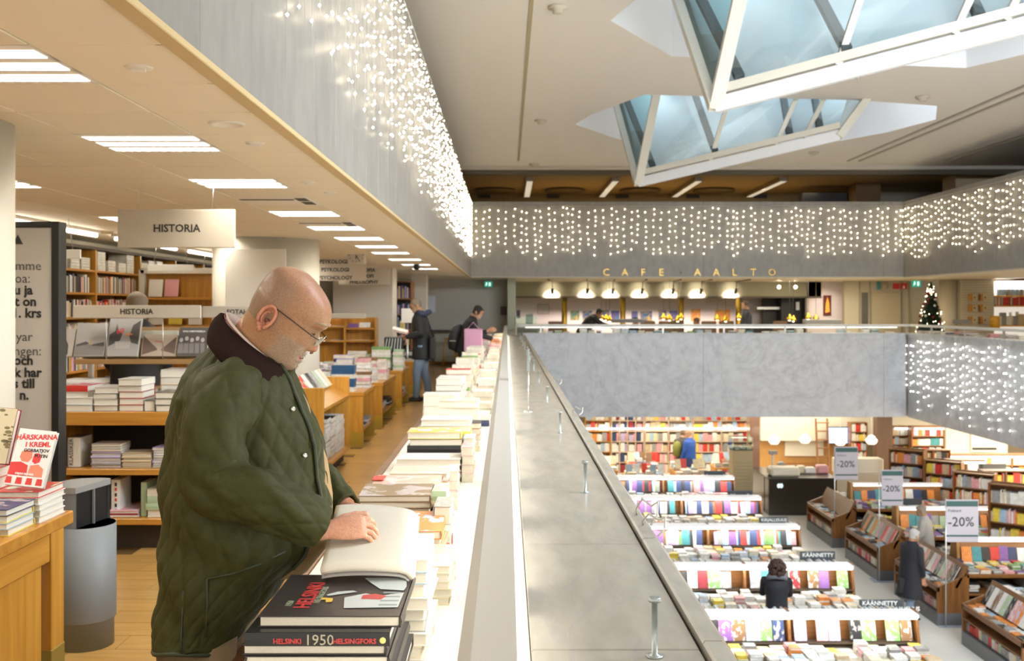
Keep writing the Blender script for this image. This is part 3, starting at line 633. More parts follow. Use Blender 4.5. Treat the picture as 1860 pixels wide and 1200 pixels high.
def stack(where, x, y, z0, ztop, w_, d, n, cols, sides=None, rz=0, jit=.006, group=None, arttop=True):
    """n books lying from z0 to ztop; cols from the top down"""
    t = (ztop - z0) / n
    for i in range(n):
        c = cols[i % len(cols)]; cn = c if isinstance(c, str) else 'plain'; rgb = PAL[c] if isinstance(c, str) else c
        sd = (sides[i % len(sides)] if sides else R.choice('BBLF'))
        lab = '%s book, %s down in the %s' % (cn, nth(i).replace('nearest', 'first'), where)
        book(lab, (x + R.uniform(-jit, jit), y + R.uniform(-jit, jit), z0 + (n - 1 - i) * t), w_, d, t, rgb, sd, (0, 0, rz + R.uniform(-.03, .03)), group or None, art=(i == 0 and arttop)); NB[0] += 1
def uprow(where, x0, x1, y, z, hs, axis='x', depth=.16, tilt=0, cols=None, group=None, maxn=99, front=1):
    """spine-out row of upright books between x0..x1; each an object"""
    x = x0; i = 0
    while x < x1 - .02 and i < maxn:
        t = R.uniform(.014, .04); h = R.uniform(*hs); cn = R.choice(cols or list(PAL)); 
        if x + t > x1: break
        lab = '%s upright book, %s from the left %s' % (cn, nth(i).replace('nearest', 'first'), where)
        # book lying mesh (w=depth, d=h, t) stood up: spine faces the viewer
        o = book(lab, (x + t, y, z + h / 2), depth, h, t - .001,  PAL[cn], 'R', (0, 0, 0), group)
        M = Matrix(((0, 0, -1), (-1, 0, 0), (0, 1, 0))).to_4x4()
        o.rotation_euler = M.to_euler(); i += 1; x += t; NB[0] += 1
def pile(mb, x0, x1, y0, y1, z, nx, ny, hmax, cols, dens=.95, t=(.015, .035), rnd=R, hmin=1):
    """stacks of lying books as coloured blocks (far away)"""
    dx, dy = (x1 - x0) / nx, (y1 - y0) / ny
    for i in range(nx):
        for j in range(ny):
            if rnd.random() > dens: continue
            k = rnd.randint(hmin, hmax); zz = z; cx, cy = x0 + (i + .5) * dx, y0 + (j + .5) * dy
            base = PAL[rnd.choice(cols)]; ww, dd = dx * rnd.uniform(.72, .93), dy * rnd.uniform(.72, .93)
            for b in range(k):
                tt = rnd.uniform(*t); a = rnd.uniform(-.06, .06); M = Matrix.Translation((cx + rnd.uniform(-.01, .01), cy + rnd.uniform(-.01, .01), zz)) @ Matrix.Rotation(a, 4, 'Z')
                mb.box(-ww / 2 + .004, ww / 2 - .004, -dd / 2 + .004, dd / 2 - .004, 0, tt * .8, 0, (.74, .71, .64) if rnd.random() < .62 else base, M); mb.box(-ww / 2, ww / 2, -dd / 2, dd / 2, tt * .8, tt, 0, base, M); zz += tt
def spines(mb, x0, x1, y, z, h0, h1, depth, cols, rnd=R, M=None, t=(.015, .045), face=0):
    x = x0
    while x < x1 - .01:
        w_ = rnd.uniform(*t) if rnd.random() > face else rnd.uniform(.12, .17); w_ = min(w_, x1 - x); h = rnd.uniform(h0, h1)
        mb.box(x + .001, x + w_ - .001, y + rnd.uniform(0, .015), y + depth, z, z + h, 0, PAL[rnd.choice(cols)], M); x += w_
allc = list(PAL); warmc = ['white', 'white', 'cream', 'red', 'beige', 'black', 'pink', 'grey', 'white', 'navy', 'yellow']
# ---- the long lamp-lit book table ----
ZTB = .78
t = thing('book_table', 'long white book table with a dark wooden edge running away along the handrail', 'table', (-.35, 12, 0))
q = MB(); q.bbox(-.62, -.03, -1, 24.5, ZTB - .04, ZTB, .003); q.build('table_top', mat('white_laminate', (.86, .84, .78), .3), t, world=True)
q = MB(); q.bbox(-.665, -.62, -1, 24.5, ZTB - .06, ZTB - .004, .006); q.build('edge_strip', brown, t, world=True)
q = MB(); q.box(-.08, .0, -1, 24.5, .0, ZTB - .04); q.build('back_panel', mat('white_panel', (.7, .67, .6), .5), t, world=True)
for i in range(15):
    y = -.6 + 1.75 * i; q = MB(); q.bbox(-.62, -.57, y, y + .05, 0, ZTB - .04, .004); q.build('leg', brownz, t, world=True)
q = MB(); q.bbox(-.045, -.03, -1, 24.5, ZTB, ZTB + .22, .003); q.build('back_board', MATS['white_panel'], t, world=True)
def at(px, D): return (px - PX) * D / F
def zat(py, D): return CH - (py - PY) * D / F
# A: the near stack with the dark photo book
def dark_cover(o, w_, d, t):
    z = t + .0009; base = (*o.location[:2], o.location[2])
    redm = mat('print_red', (.55, .05, .05), .4); wt = mat('print_pale', (.55, .60, .60), .4); yl = mat('print_yellow', (.75, .50, .06), .4); gr = mat('print_green', (.30, .34, .24), .4)
    dk = mat('print_grey', (.25, .3, .32), .4)
    def M(x, y, rz=PI / 2): return Matrix.Translation((x, y, z)) @ Matrix.Rotation(rz, 4, 'Z')
    for s_, b_, sz, x, m_, bo in (('HELSINKI', .0008, .044, -.062, redm, .0006), ('HELSINGFORS', 0, .018, -.040, gr, 0), ('1950', 0, .018, -.092, gr, 0)):
        text(s_, sz, m_, o, M(x, -.01 if s_ != '1950' else -.07), 'cover_lettering', bo, world=False)
    def poly(pts, m_, nm, dz=0): q = MB(); q.add([(x, y, z + dz) for x, y in pts], [tuple(range(len(pts)))]); q.build(nm, m_, o)
    poly([(.03, .115), (.12, .118), (.128, .05), (.125, .02), (.075, .03), (.05, .075)], wt, 'street_picture')
    poly([(.02, -.1), (.125, -.095), (.127, .005), (.075, -.02), (.05, .0), (.01, -.03)], wt, 'building_picture')
    for k in range(4): poly([(.085 + 0 * k, -.085 + .028 * k), (.122, -.085 + .028 * k), (.122, -.075 + .028 * k), (.085, -.075 + .028 * k)], dk, 'window_row_print', .0002)
    poly([(.045, -.04), (.085, -.045), (.095, -.02), (.07, -.005), (.045, -.015)], redm, 'car_picture', .0004)
    poly([(-.035, -.03), (-.012, -.035), (-.01, -.06), (-.022, -.062), (-.025, -.045), (-.035, -.045)], yl, 'yellow_figure')
    poly([(-.03, -.01), (-.01, .012), (.02, .02), (.03, .01), (.0, -.005), (-.025, -.018)], wt, 'bird_picture')
W_, D_ = .272, .292
xc, yc = (-.473 - .203) / 2, 2.045
zt = 1.03
names = [('dark photo book with red rotated title, topmost of the nearest stack', .022, (.035, .028, .027), 'R', 0), ('black-spined photo book reading 1950, second in the nearest stack', .026, (.012, .011, .012), 'F', -.017),
         ('dark book with pale page edges, third in the nearest stack', .021, (.03, .025, .025), 'R', -.026), ('dark book with pale page edges, fourth in the nearest stack', .026, (.03, .025, .025), 'R', -.02)]
z = zt
for i in range(10):
    if i < 4: lab, th, col, sd, dx = names[i]
    else: lab, th, col, sd, dx = ('dark book, %s down in the nearest stack' % nth(i), (zt - .093 - ZTB - .001) / 6 - .0005, (.03, .025, .025), 'RB'[i % 2], -.02 + .01 * (i % 3))
    z -= th
    o = book(lab, (xc + dx, yc - (.03 if i == 1 else .012 * i ** .5), z), W_, D_, th - .0006, col, sd, (0, 0, 0), None); NB[0] += 1
    if i == 0: dark_cover(o, W_, D_, th)
    if i == 1:
        def Mf(x, zz): return Matrix.Translation((x, -D_ / 2 - .0035, zz)) @ Matrix.Rotation(PI / 2, 4, 'X')
        text('1950', .028, mat('spine_beige', (.45, .42, .30), .4), o, Mf(.004, .012), 'spine_lettering', 0, world=False)
        text('HELSINKI', .013, MATS['print_red'], o, Mf(-.056, .010), 'spine_lettering', .0003, world=False); text('HELSINGFORS', .013, MATS['print_red'], o, Mf(.070, .010), 'spine_lettering', .0003, world=False)
        q = MB(); q.lathe([(.006, 0), (.006, .0008), (.004, .001)], (0, 0, 0), 14, M=Matrix.Translation((.123, -D_ / 2 - .0032, .012)) @ Matrix.Rotation(PI / 2, 4, 'X')); q.build('spine_badge', mat('badge_yellow', (.65, .62, .2), .4), o)
# B: stack carrying the open book
stack('stack under the open book', -.30, 2.43, ZTB, 1.035, .235, .27, 9, ['white', 'pale blue', 'cream', 'white', 'white', 'grey', 'white', 'cream', 'white'], ['B', 'L'], jit=.01, arttop=False)
# spring of small right-hand stacks
def st(lab, pl, pr, pyf, D, dep, n, cols, z0=ZTB, sides=None, jit=.006):
    x0, x1 = at(pl, D), at(pr, D); stack(lab, (x0 + x1) / 2, D + dep / 2, z0, zat(pyf, D), abs(x1 - x0), dep, n, cols, sides, jit=jit)
st('low cream stack right of the open book', 742, 816, 1028, 2.80, .26, 5, ['cream', 'white', 'cream', 'white', 'cream'], sides=['B'])
st('orange stack just behind the open book', 672, 802, 964, 3.06, .30, 6, ['orange', 'orange', 'beige', 'orange', 'beige', 'orange'], sides=['R', 'B'])
st('brown picture-book stack', 652, 783, 900, 3.50, .24, 8, [(.25, .17, .09), (.25, .17, .09), 'brown', 'cream', 'beige', 'brown', 'white', 'brown'], sides=['R', 'R', 'B'])
st('pink and white stack with a red tab', 676, 800, 880, 3.93, .22, 7, [(.72, .45, .36), 'white', 'pink', 'white', 'cream', 'pink', 'white'])
st('cream stack with an orange oval print', 708, 814, 860, 4.36, .22, 6, ['cream', 'white', 'orange', 'white', 'cream', 'white'])
st('stack in front of the two thick black books', 720, 838, 834, 4.72, .2, 4, ['white', 'pink', 'white', 'cream'])
st('tall stack of thick black-covered books', 740, 838, 785, 5.02, .2, 6, ['yellow', 'black', 'black', 'white', 'black', 'grey'], sides=['R', 'R', 'F'])
st('white stack behind the black-covered books', 762, 854, 762, 5.42, .22, 7, ['white', 'white', 'yellow', 'cream', 'white', 'grey', 'white'])
st('cream stack with a dark oval print', 797, 869, 728, 6.2, .24, 6, ['cream', 'white', 'cream', 'white', 'white', 'cream'])
st('small dark-edged stack near the rail lamp', 853, 872, 768, 5.75, .16, 5, ['black', 'orange', 'grey', 'white', 'cream'])
for i, (px0, px1, py, D, n) in enumerate(((785, 812, 892, 3.55, 5), (786, 818, 920, 3.28, 3), (815, 832, 855, 4.1, 4), (838, 860, 812, 4.75, 4), (842, 862, 795, 5.15, 4))):
    st(['pale green booklet stack left of the rail', 'grey booklet stack in the right column', 'white card stack with round prints', 'slim pink stack in the right column', 'slim white stack in the right column'][i], px0, px1, py, D, .17, n, [['pale green', 'white', 'grey', 'white', 'black'], ['grey', 'white', 'red'], ['white', 'pink', 'white', 'white'], ['pink', 'white'], ['white', 'cream']][i], jit=.003)
D = 6.9; i = 0
farcols = [['white', 'cream'], ['white', 'orange', 'white'], ['cream', 'white', 'pale blue'], ['white', 'navy', 'cream', 'white'], ['white', 'pink'], ['cream', 'green', 'white'], ['red', 'white', 'white'], ['white', 'grey']]
while D < 16.5:
    n = R.randint(3, 6); zz = ZTB + R.uniform(.12, .26); wd = R.uniform(.2, .25); dep = R.uniform(.2, .27)
    stack('%s left-column stack beyond the oval-print book' % nth(i).replace('nearest', 'first'), -.61 + wd / 2 + .03, D + dep / 2, ZTB, zz, wd, dep, n, farcols[i % 8])
    if i % 2 == 0: stack('%s right-column stack under the far handrail' % nth(i // 2).replace('nearest', 'first'), -.2, D + dep / 2 + .05, ZTB, ZTB + R.uniform(.06, .16), .17, .22, 2 + i % 2, farcols[(i + 3) % 8])
    D += R.uniform(.3, .42) + D * .012; i += 1
q = MB(); pile(q, -.6, -.06, D, 24, ZTB, 2, 22, 7, ['white', 'white', 'cream', 'pink', 'orange', 'pale blue'], t=(.02, .035)); o = q.build('far_table_books', bookstuff); tag(o, 'blurred book stacks at the far end of the lamp-lit table', 'books', kind='stuff')
# red tab card
q = MB(); q.box(at(675, 4.0), at(696, 4.0), 4.0, 4.1, zat(872, 4.0), zat(872, 4.0) + .002); tag(q.build('price_card', mat('tab_red', (.7, .06, .05), .4)), 'small red card on the pink and white stack', 'card')
# leaning paper sheets on the rail side
paper = mat('paper_sheet', (.85, .84, .80), .6)
for i, (y, h, dx) in enumerate(((2.75, .2, .02), (4.6, .24, .02), (7.5, .2, .02))):
    q = MB(); q.prism([(-.115, y, ZTB + .001), (-.112, y, ZTB + .001), (-.068, y, ZTB + h), (-.071, y, ZTB + h)], (0, .2, 0)); tag(q.build('leaning_sheet', paper), nth(i) + ' white sheet leaning behind the books under the handrail', 'paper')
# paper sign holders poking up right of the rail, stands and bolts on the ledge
for i, (y, h) in enumerate(((2.25, .14), (3.1, .17), (3.8, .17), (5.4, .13))):
    q = MB(); q.prism([(.042, y, ZL), (.045, y, ZL), (.032, y + .02, ZL + h), (.029, y + .02, ZL + h)], (0, .22, 0)); tag(q.build('paper_notice', paper), nth(i) + ' white paper notice standing on the ledge against the rail', 'paper')
q = MB(); q.lathe([(.0115, 0), (.0115, .004), (.006, .006), (.006, .108), (.0125, .110), (.0125, .118), (.0105, .119)], (0, 0, 0), 12); bolt = q.mesh('threaded_bolt', mat('zinc_bolt', (.42, .47, .46), .35, .8))
q = MB(); q.lathe([(.017, 0), (.017, .003), (.009, .003)], (0, 0, 0), 14); wash = q.mesh('washer', MATS['zinc_bolt'])
for i in range(12):
    y = 1.99 + 1.755 * i; o = link('threaded_bolt', bolt, loc=(.296, y, ZL)); tag(o, '%s upright threaded bolt standing on the marble ledge' % nth(i), 'bolt', 'bolts along the ledge'); link('washer', wash, o)
t = thing('sign_stand', 'small table sign on a slim metal foot standing on the ledge', 'sign', (.146, 6.6, ZL))
q = MB(); q.lathe([(.035, 0), (.035, .004), (.006, .008)], (.146, 6.6, ZL), 20); q.build('foot', chrome, t, world=True)
q = MB(); q.tube([(.146, 6.6, ZL), (.146, 6.6, ZL + .28)], .004, 8); q.build('pole', chrome, t, world=True)
q = MB(); q.bbox(.138, .150, 6.52, 6.68, ZL + .27, ZL + .42, .002); q.build('sign_plate', mat('plate_glassy', (.3, .34, .32), .2), t, world=True)
# ======================= left-hand desk, bin, banner =======================
XD = -1.53; t = thing('display_desk', 'oak display desk at the left edge holding stacks of books', 'desk', (-2.4, 2.6, 0))
q = MB(); q.bbox(-3.4, XD, 1.4, 3.52, .855, .90, .004); q.build('desk_top', oak, t, world=True)
q = MB(); q.bbox(XD - .045, XD - .008, 1.42, 3.355, .76, .855, .003); q.build('apron', wood('oak_apron', (.44, .19, .025), (.62, .31, .05), 'Y', .35), t, world=True)
q = MB(); q.box(XD - .04, XD - .022, 1.45, 3.32, .36, .76); q.build('side_panel', oakz, t, world=True)
q = MB(); q.bbox(XD - .05, XD - .008, 1.45, 3.34, .26, .36, .003); q.build('lower_rail', MATS['oak_apron'], t, world=True)
for x in (XD - .07, -3.38):
    for y in (1.42, 3.36):
        q = MB(); q.bbox(x, x + .065, y, y + .095, .0, .855, .003); lg = q.build('leg', oakz, t, world=True)
        q = MB(); q.bbox(x - .002, x + .067, y - .002, y + .097, 0, .46, .003); q.build('leg_sleeve', mat('olive_brass', (.36, .27, .06), .35, .4), lg, world=True)
q = MB(); q.box(-3.35, XD - .08, 3.38, 3.4, .3, .855); q.build('end_panel', oakz, t, world=True)
def dst(lab, x0, x1, y0, y1, ztop, n, cols, sides): stack(lab, (x0 + x1) / 2, (y0 + y1) / 2, .90, ztop, x1 - x0, y1 - y0, n, cols, sides, jit=.004)
dst('white stack carrying the leaning red-titled book', -1.70, -1.55, 3.30, 3.49, 1.005, 5, ['red', 'white', 'white', 'white', 'white'], ['L'])
dst('yellow and grey stack at the desk edge', -1.79, -1.56, 3.11, 3.29, .985, 4, ['navy', 'yellow', 'pale blue', 'yellow'], ['L', 'B'])
dst('cream stack under the floral book', -1.93, -1.71, 3.33, 3.50, 1.075, 5, ['red', 'cream', 'red', 'cream', 'red'], ['B'])
dst('low blue-edged stack at the left picture edge', -1.78, -1.57, 2.86, 3.06, .945, 2, ['navy', 'pale blue'], ['B'])
def lean(label, c, w_, h, th, col, rx, rz, extra=None, ry=0):
    o = book(label, c, w_, h, th, col, 'L', (0, 0, 0)); o.rotation_euler = (rx, ry, rz); NB[0] += 1
    if extra: extra(o, w_, h, th)
    return o
def harsk(o, w_, h, t):
    rd = mat('print_bright_red', (.72, .05, .05), .4); z = t + .001
    wm = MB(); wm.box(-w_ / 2 + .0005, w_ / 2 - .0005, -h / 2 + .0005, h / 2 - .0005, t, t + .0005); wm.build('cover_print', mat('cover_white', (.82, .81, .79), .35), o)
    def M(x, y, a=.0): return Matrix.Translation((x, y, z)) @ Matrix.Rotation(a, 4, 'Z')
    text('HÄRSKARNA', .0235, rd, o, M(0.002, h / 2 - .026, .10), 'cover_lettering', .0008, world=False); text('I KREML', .0235, rd, o, M(.012, h / 2 - .050, .10), 'cover_lettering', .0008, world=False)
    text('GORBATJOV', .015, ink, o, M(.012, h / 2 - .071, .06), 'cover_lettering', .0005, world=False); text('PUTIN', .015, ink, o, M(.032, h / 2 - .088, .06), 'cover_lettering', .0005, world=False)
    def poly(p, nm='portrait_print', m_=rd, dz=.0): q = MB(); q.add([(x, y, z + dz) for x, y in p], [tuple(range(len(p)))]); q.build(nm, m_, o)
    sal = mat('print_salmon', (.80, .25, .16), .4)
    poly([(-.035, .018), (-.020, .026), (.0, .022), (.004, .0), (-.006, -.016), (-.028, -.014), (-.038, .0)], m_=sal); poly([(.008, .015), (.024, .018), (.034, .006), (.032, -.012), (.018, -.02), (.006, -.012)], m_=rd)
    poly([(-.062, -.02), (-.03, -.016), (-.004, -.026), (.0, -.062), (-.064, -.062)]); poly([(.004, -.026), (.03, -.02), (.05, -.034), (.052, -.062), (.002, -.062)], m_=sal)
    text('ORJAN BERNER', .009, MATS['cover_white'], o, M(-.008, -.056, 0) @ Matrix.Translation((0, 0, .0006)), 'cover_lettering', .0004, world=False)
    for k in range(4): poly([(-.064 + .034 * k, -.068), (-.046 + .034 * k, -.068), (-.044 + .034 * k, -.09), (-.066 + .034 * k, -.09)], 'stripe_print')
lean('white book with red and black title standing on the desk', (-1.600, 3.37, 1.007 + .096), .125, .192, .022, (.82, .81, .79), math.radians(70), math.radians(0), harsk, ry=math.radians(6))
def floral(o, w_, h, t):
    q = MB(); q.box(-w_ / 2 + .001, w_ / 2 - .001, -h / 2 + .001, h / 2 - .001, t, t + .0005); q.build('cover_print', mat('cream_print', (.66, .60, .42), .4), o)
    q = MB(); rr = random.Random(5)
    for k in range(26):
        a = rr.uniform(0, 2 * PI); r0 = rr.uniform(.045, .07); x, y = math.cos(a) * r0, math.sin(a) * r0 * 1.3; s_ = rr.uniform(.006, .014)
        q.add([(x + s_ * math.cos(b), y + s_ * math.sin(b) * .5, t + .001) for b in [j * PI / 3 + a for j in range(6)]], [tuple(range(6))])
    stuff(q.build('leaf_print', mat('print_olive', (.20, .17, .08), .5), o))
lean('cream book with olive leaf drawing at the left picture edge', (-1.755, 3.42, 1.08 + .095), .14, .19, .03, PAL['dark red'], math.radians(74), 0, floral, ry=math.radians(5))
# bin
bx, by = -2.02, 4.78; t = thing('litter_bin', 'grey metal litter bin with an open slanted top beside the desk', 'bin', (bx, by, 0))
binm = mat('bin_grey', (.20, .21, .215), .55, .1, bump=.05, bscale=300)
q = MB(); q.lathe([(.128, 0), (.128, .125), (.136, .13), (.138, .135), (.138, .58)], (bx, by, 0), 40); q.build('body', binm, t, world=True)
q = MB(); n = 24
for k in range(n):     # raised back half of the hood
    a0, a1 = math.radians(60 + 215 * k / n), math.radians(60 + 215 * (k + 1) / n); p = lambda a, z, r=.138: (bx + r * math.cos(a), by + r * math.sin(a), z)
    q.add([p(a0, .58), p(a1, .58), p(a1, .745), p(a0, .745), p(a0, .58, .130), p(a1, .58, .130), p(a1, .745, .130), p(a0, .745, .130)], [(0, 1, 2, 3), (5, 4, 7, 6), (3, 2, 6, 7)])
q.build('hood', binm, t, world=True)
q = MB(); pts = [(bx + .142 * math.cos(math.radians(60 + 215 * k / n)), by + .142 * math.sin(math.radians(60 + 215 * k / n)), .745) for k in range(n + 1)]; q.prism(pts, (0, 0, .028)); q.build('lid', mat('bin_lid', (.36, .37, .36), .35, .4), t, world=True)
a, b = Vector(pts[0]), Vector(pts[-1]); q = MB(); q.box(-.5, .5, -.002, .002, 0, 1, M=Matrix.Translation((a + b) / 2 - Vector((0, 0, .165)) + Vector((-.012, .004, 0))) @ Matrix.Rotation(math.atan2((b - a).y, (b - a).x), 4, 'Z') @ Matrix.Diagonal(((b - a).length * .96, 1, .165, 1)).to_4x4()); q.build('opening_flap', black, t, world=True)
c = a.lerp(b, .5) - Vector((0, 0, .165)); q = MB(); q.bar(c, c + Vector((0, 0, .165)), .008, .01); q.build('opening_divider', binm, t, world=True)
q = MB(); q.lathe([(.136, .58), (.05, .54), (.01, .535)], (bx, by, 0), 30); q.build('inner_tray', mat('bin_tray', (.55, .54, .5), .3, .6), t, world=True)
# banner
YB = 5.15; xr = at(107, YB); zt2 = zat(402, YB); t = thing('floor_banner', 'tall light banner in a black frame behind the near column', 'sign', (xr - .4, YB, 0))
q = MB(); q.bbox(xr - .85, xr - .035, YB + .01, YB + .05, .05, zt2 - .03, .003); q.build('panel', mat('banner_light', (.55, .51, .46), .5), t, world=True)
q = MB()
q.bbox(xr - .04, xr, YB, YB + .09, 0, zt2, .003); q.build('frame_post', black, t, world=True)
q = MB(); q.bbox(xr - .9, xr - .86, YB, YB + .09, 0, zt2, .003); q.build('frame_post', black, t, world=True)
q = MB(); q.bbox(xr - .86, xr - .04, YB, YB + .06, zt2 - .03, zt2, .003); q.build('top_bar', black, t, world=True)
q = MB(); q.bbox(xr - .86, xr - .04, YB, YB + .06, 0, .05, .003); q.build('bottom_bar', black, t, world=True)
thin = mat('banner_grey_ink', (.09, .085, .08), .5)
for s_, py, bold in (('mme', 483, 0), ('oa:', 506, 0), ('u ja', 527, 1), ('t on', 548, 1), ('1. krs', 569, 1), ('yar', 612, 0), ('ngen:', 638, 0), ('och', 655, 1), ('k har', 677, 1), ('s till', 697, 1), ('n.', 718, 1)):
    px_r = {'oa:': 54, 'u ja': 58, 't on': 65, 'yar': 58, 'och': 59, 's till': 62, 'n.': 51}.get(s_, 74)
    text(s_, .068, ink if bold else thin, t, face_cam(at(px_r, YB), YB + .008, zat(py, YB)), 'banner_lettering', .0022 if bold else 0, 'RIGHT')
q = MB(); q.prism([(at(40, YB), YB + .006, zat(443, YB)), (at(31, YB), YB + .006, zat(426, YB)), (at(22, YB), YB + .006, zat(443, YB))], (0, .004, 0)); q.build('emblem', ink, t, world=True)
# hanging signs and clock
def hang(label, px0, px1, py0, py1, D, lines, tx, size, lh, al='CENTER', th=.02, m=signgrey, strings=True):
    x0, x1, z1, z0 = at(px0, D), at(px1, D), zat(py0, D), zat(py1, D); t = thing('hanging_sign', label, 'sign', ((x0 + x1) / 2, D, z0))
    q = MB(); q.bbox(x0, x1, D, D + th, z0, z1, .005); q.build('panel', m, t, world=True)
    for i, s_ in enumerate(lines): text(s_, size, ink, t, face_cam(at(tx, D), D - .002, (z0 + z1) / 2 + ((len(lines) - 1) / 2 - i) * lh), 'sign_lettering', size * (.02 if D < 10 else .035), al)
    if strings:
        for f_ in (.17, .8):
            q = MB(); q.tube([(x0 + (x1 - x0) * f_, D + .01, z1), (x0 + (x1 - x0) * f_ + .01, D + .01, ZC)], .0015, 4); q.build('wire', steel, t, world=True)
    return t
hang('large hanging sign with black lettering HISTORIA', 213, 427, 380, 450, 6.3, ['HISTORIA'], 321, .068, .07)
hang('hanging sign in three languages reading PSYCHOLOGY last', 578, 665, 470, 510, 15.6, ['PSYKOLOGIA', 'PSYKOLOGI', 'PSYCHOLOGY'], 609, .082, .125)
hang('hanging sign reading PHILOSOPHY, partly behind the psychology sign', 615, 708, 486, 517, 17.6, ['FILOSOFIA', 'FILOSOFI', 'PHILOSOPHY'], 661, .085, .105)
D = 14.5; cx_, cz_ = at(647, D), zat(463, D); t = thing('wall_clock', 'square grey clock hanging above the psychology sign', 'clock', (cx_, D, cz_))
q = MB(); q.bbox(cx_ - .128, cx_ + .128, D, D + .06, cz_ - .128, cz_ + .128, .01); q.build('case', signgrey, t, world=True)
for k in range(12):
    a = k * PI / 6; q = MB(); q.bar((cx_ + .09 * math.sin(a), D - .002, cz_ + .09 * math.cos(a)), (cx_ + .112 * math.sin(a), D - .002, cz_ + .112 * math.cos(a)), .008, .003, up=(0, 1, 0)); q.build('hour_mark', ink, t, world=True)
for a, l_, w_, nm_ in ((math.radians(183), .06, .013, 'hour_hand'), (math.radians(152), .1, .009, 'minute_hand')):
    q = MB(); q.bar((cx_, D - .005, cz_), (cx_ + l_ * math.sin(a), D - .005, cz_ + l_ * math.cos(a)), w_, .003, up=(0, 1, 0)); q.build(nm_, ink, t, world=True)
q = MB(); q.tube([(cx_, D + .03, cz_ + .12), (cx_, D + .03, ZC)], .008, 6); q.build('rod', steel, t, world=True)
# ======================= HISTORIA display unit =======================
YU = 6.6; xl = -3.02; xr_ = -1.60
t = thing('display_shelf', 'oak history display unit with counter, shelves and a sloped ledge', 'shelf', (-2.3, YU, 0))
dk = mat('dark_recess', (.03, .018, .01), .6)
q = MB(); q.bbox(xl, xr_, YU, YU + .75, .83, .92, .004); q.build('counter', oak, t, world=True)
q = MB(); q.bbox(xl, xr_, YU + .0, YU + .6, .50, .54, .003); q.build('shelf', oak, t, world=True)
q = MB(); q.bbox(xl, xr_, YU + .0, YU + .6, .17, .21, .003); q.build('shelf', oak, t, world=True)
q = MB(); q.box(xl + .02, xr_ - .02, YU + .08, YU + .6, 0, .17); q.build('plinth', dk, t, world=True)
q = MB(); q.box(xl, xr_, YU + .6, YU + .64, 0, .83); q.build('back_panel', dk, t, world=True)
for x in (xl, xr_ - .03):
    q = MB(); q.box(x, x + .03, YU + .02, YU + .62, 0, .83); q.build('side_panel', oakz, t, world=True)
q = MB(); q.bbox(xl, xr_, YU + .36, YU + .52, 1.215, 1.25, .003); q.build('display_ledge', mat('ledge_dull_oak', (.33, .19, .07), .5), t, world=True)
q = MB(); q.prism([(xl, YU + .50, 1.25), (xl, YU + .52, 1.25), (xl, YU + .62, 1.47), (xl, YU + .60, 1.47)], (xr_ - xl, 0, 0)); q.build('sloped_back', MATS['ledge_dull_oak'], t, world=True)
for x in (xl + .01, -2.3, xr_ - .04):
    q = MB(); q.box(x, x + .03, YU + .56, YU + .6, .92, 1.25); q.build('upright', steel, t, world=True)
sx0, sx1 = at(132, 6.9), at(365, 6.9); tt = hang('long low sign board reading HISTORIA above the display unit', 132, 365, 554, 578, 6.85, ['HISTORIA'], 248, .052, .05, strings=False, th=.015)
for x in (sx0 + .25, sx1 - .25):
    q = MB(); q.tube([(x, 6.86, 1.25), (x, 6.86, zat(578, 6.85))], .004, 6); q.build('holder', steel, tt, world=True)
tt = hang('low sign board starting SOTA beside the bowed head', 367, 520, 556, 577, 7.6, ['SOTAHISTORIA'], 453, .05, .05, strings=False, th=.015)
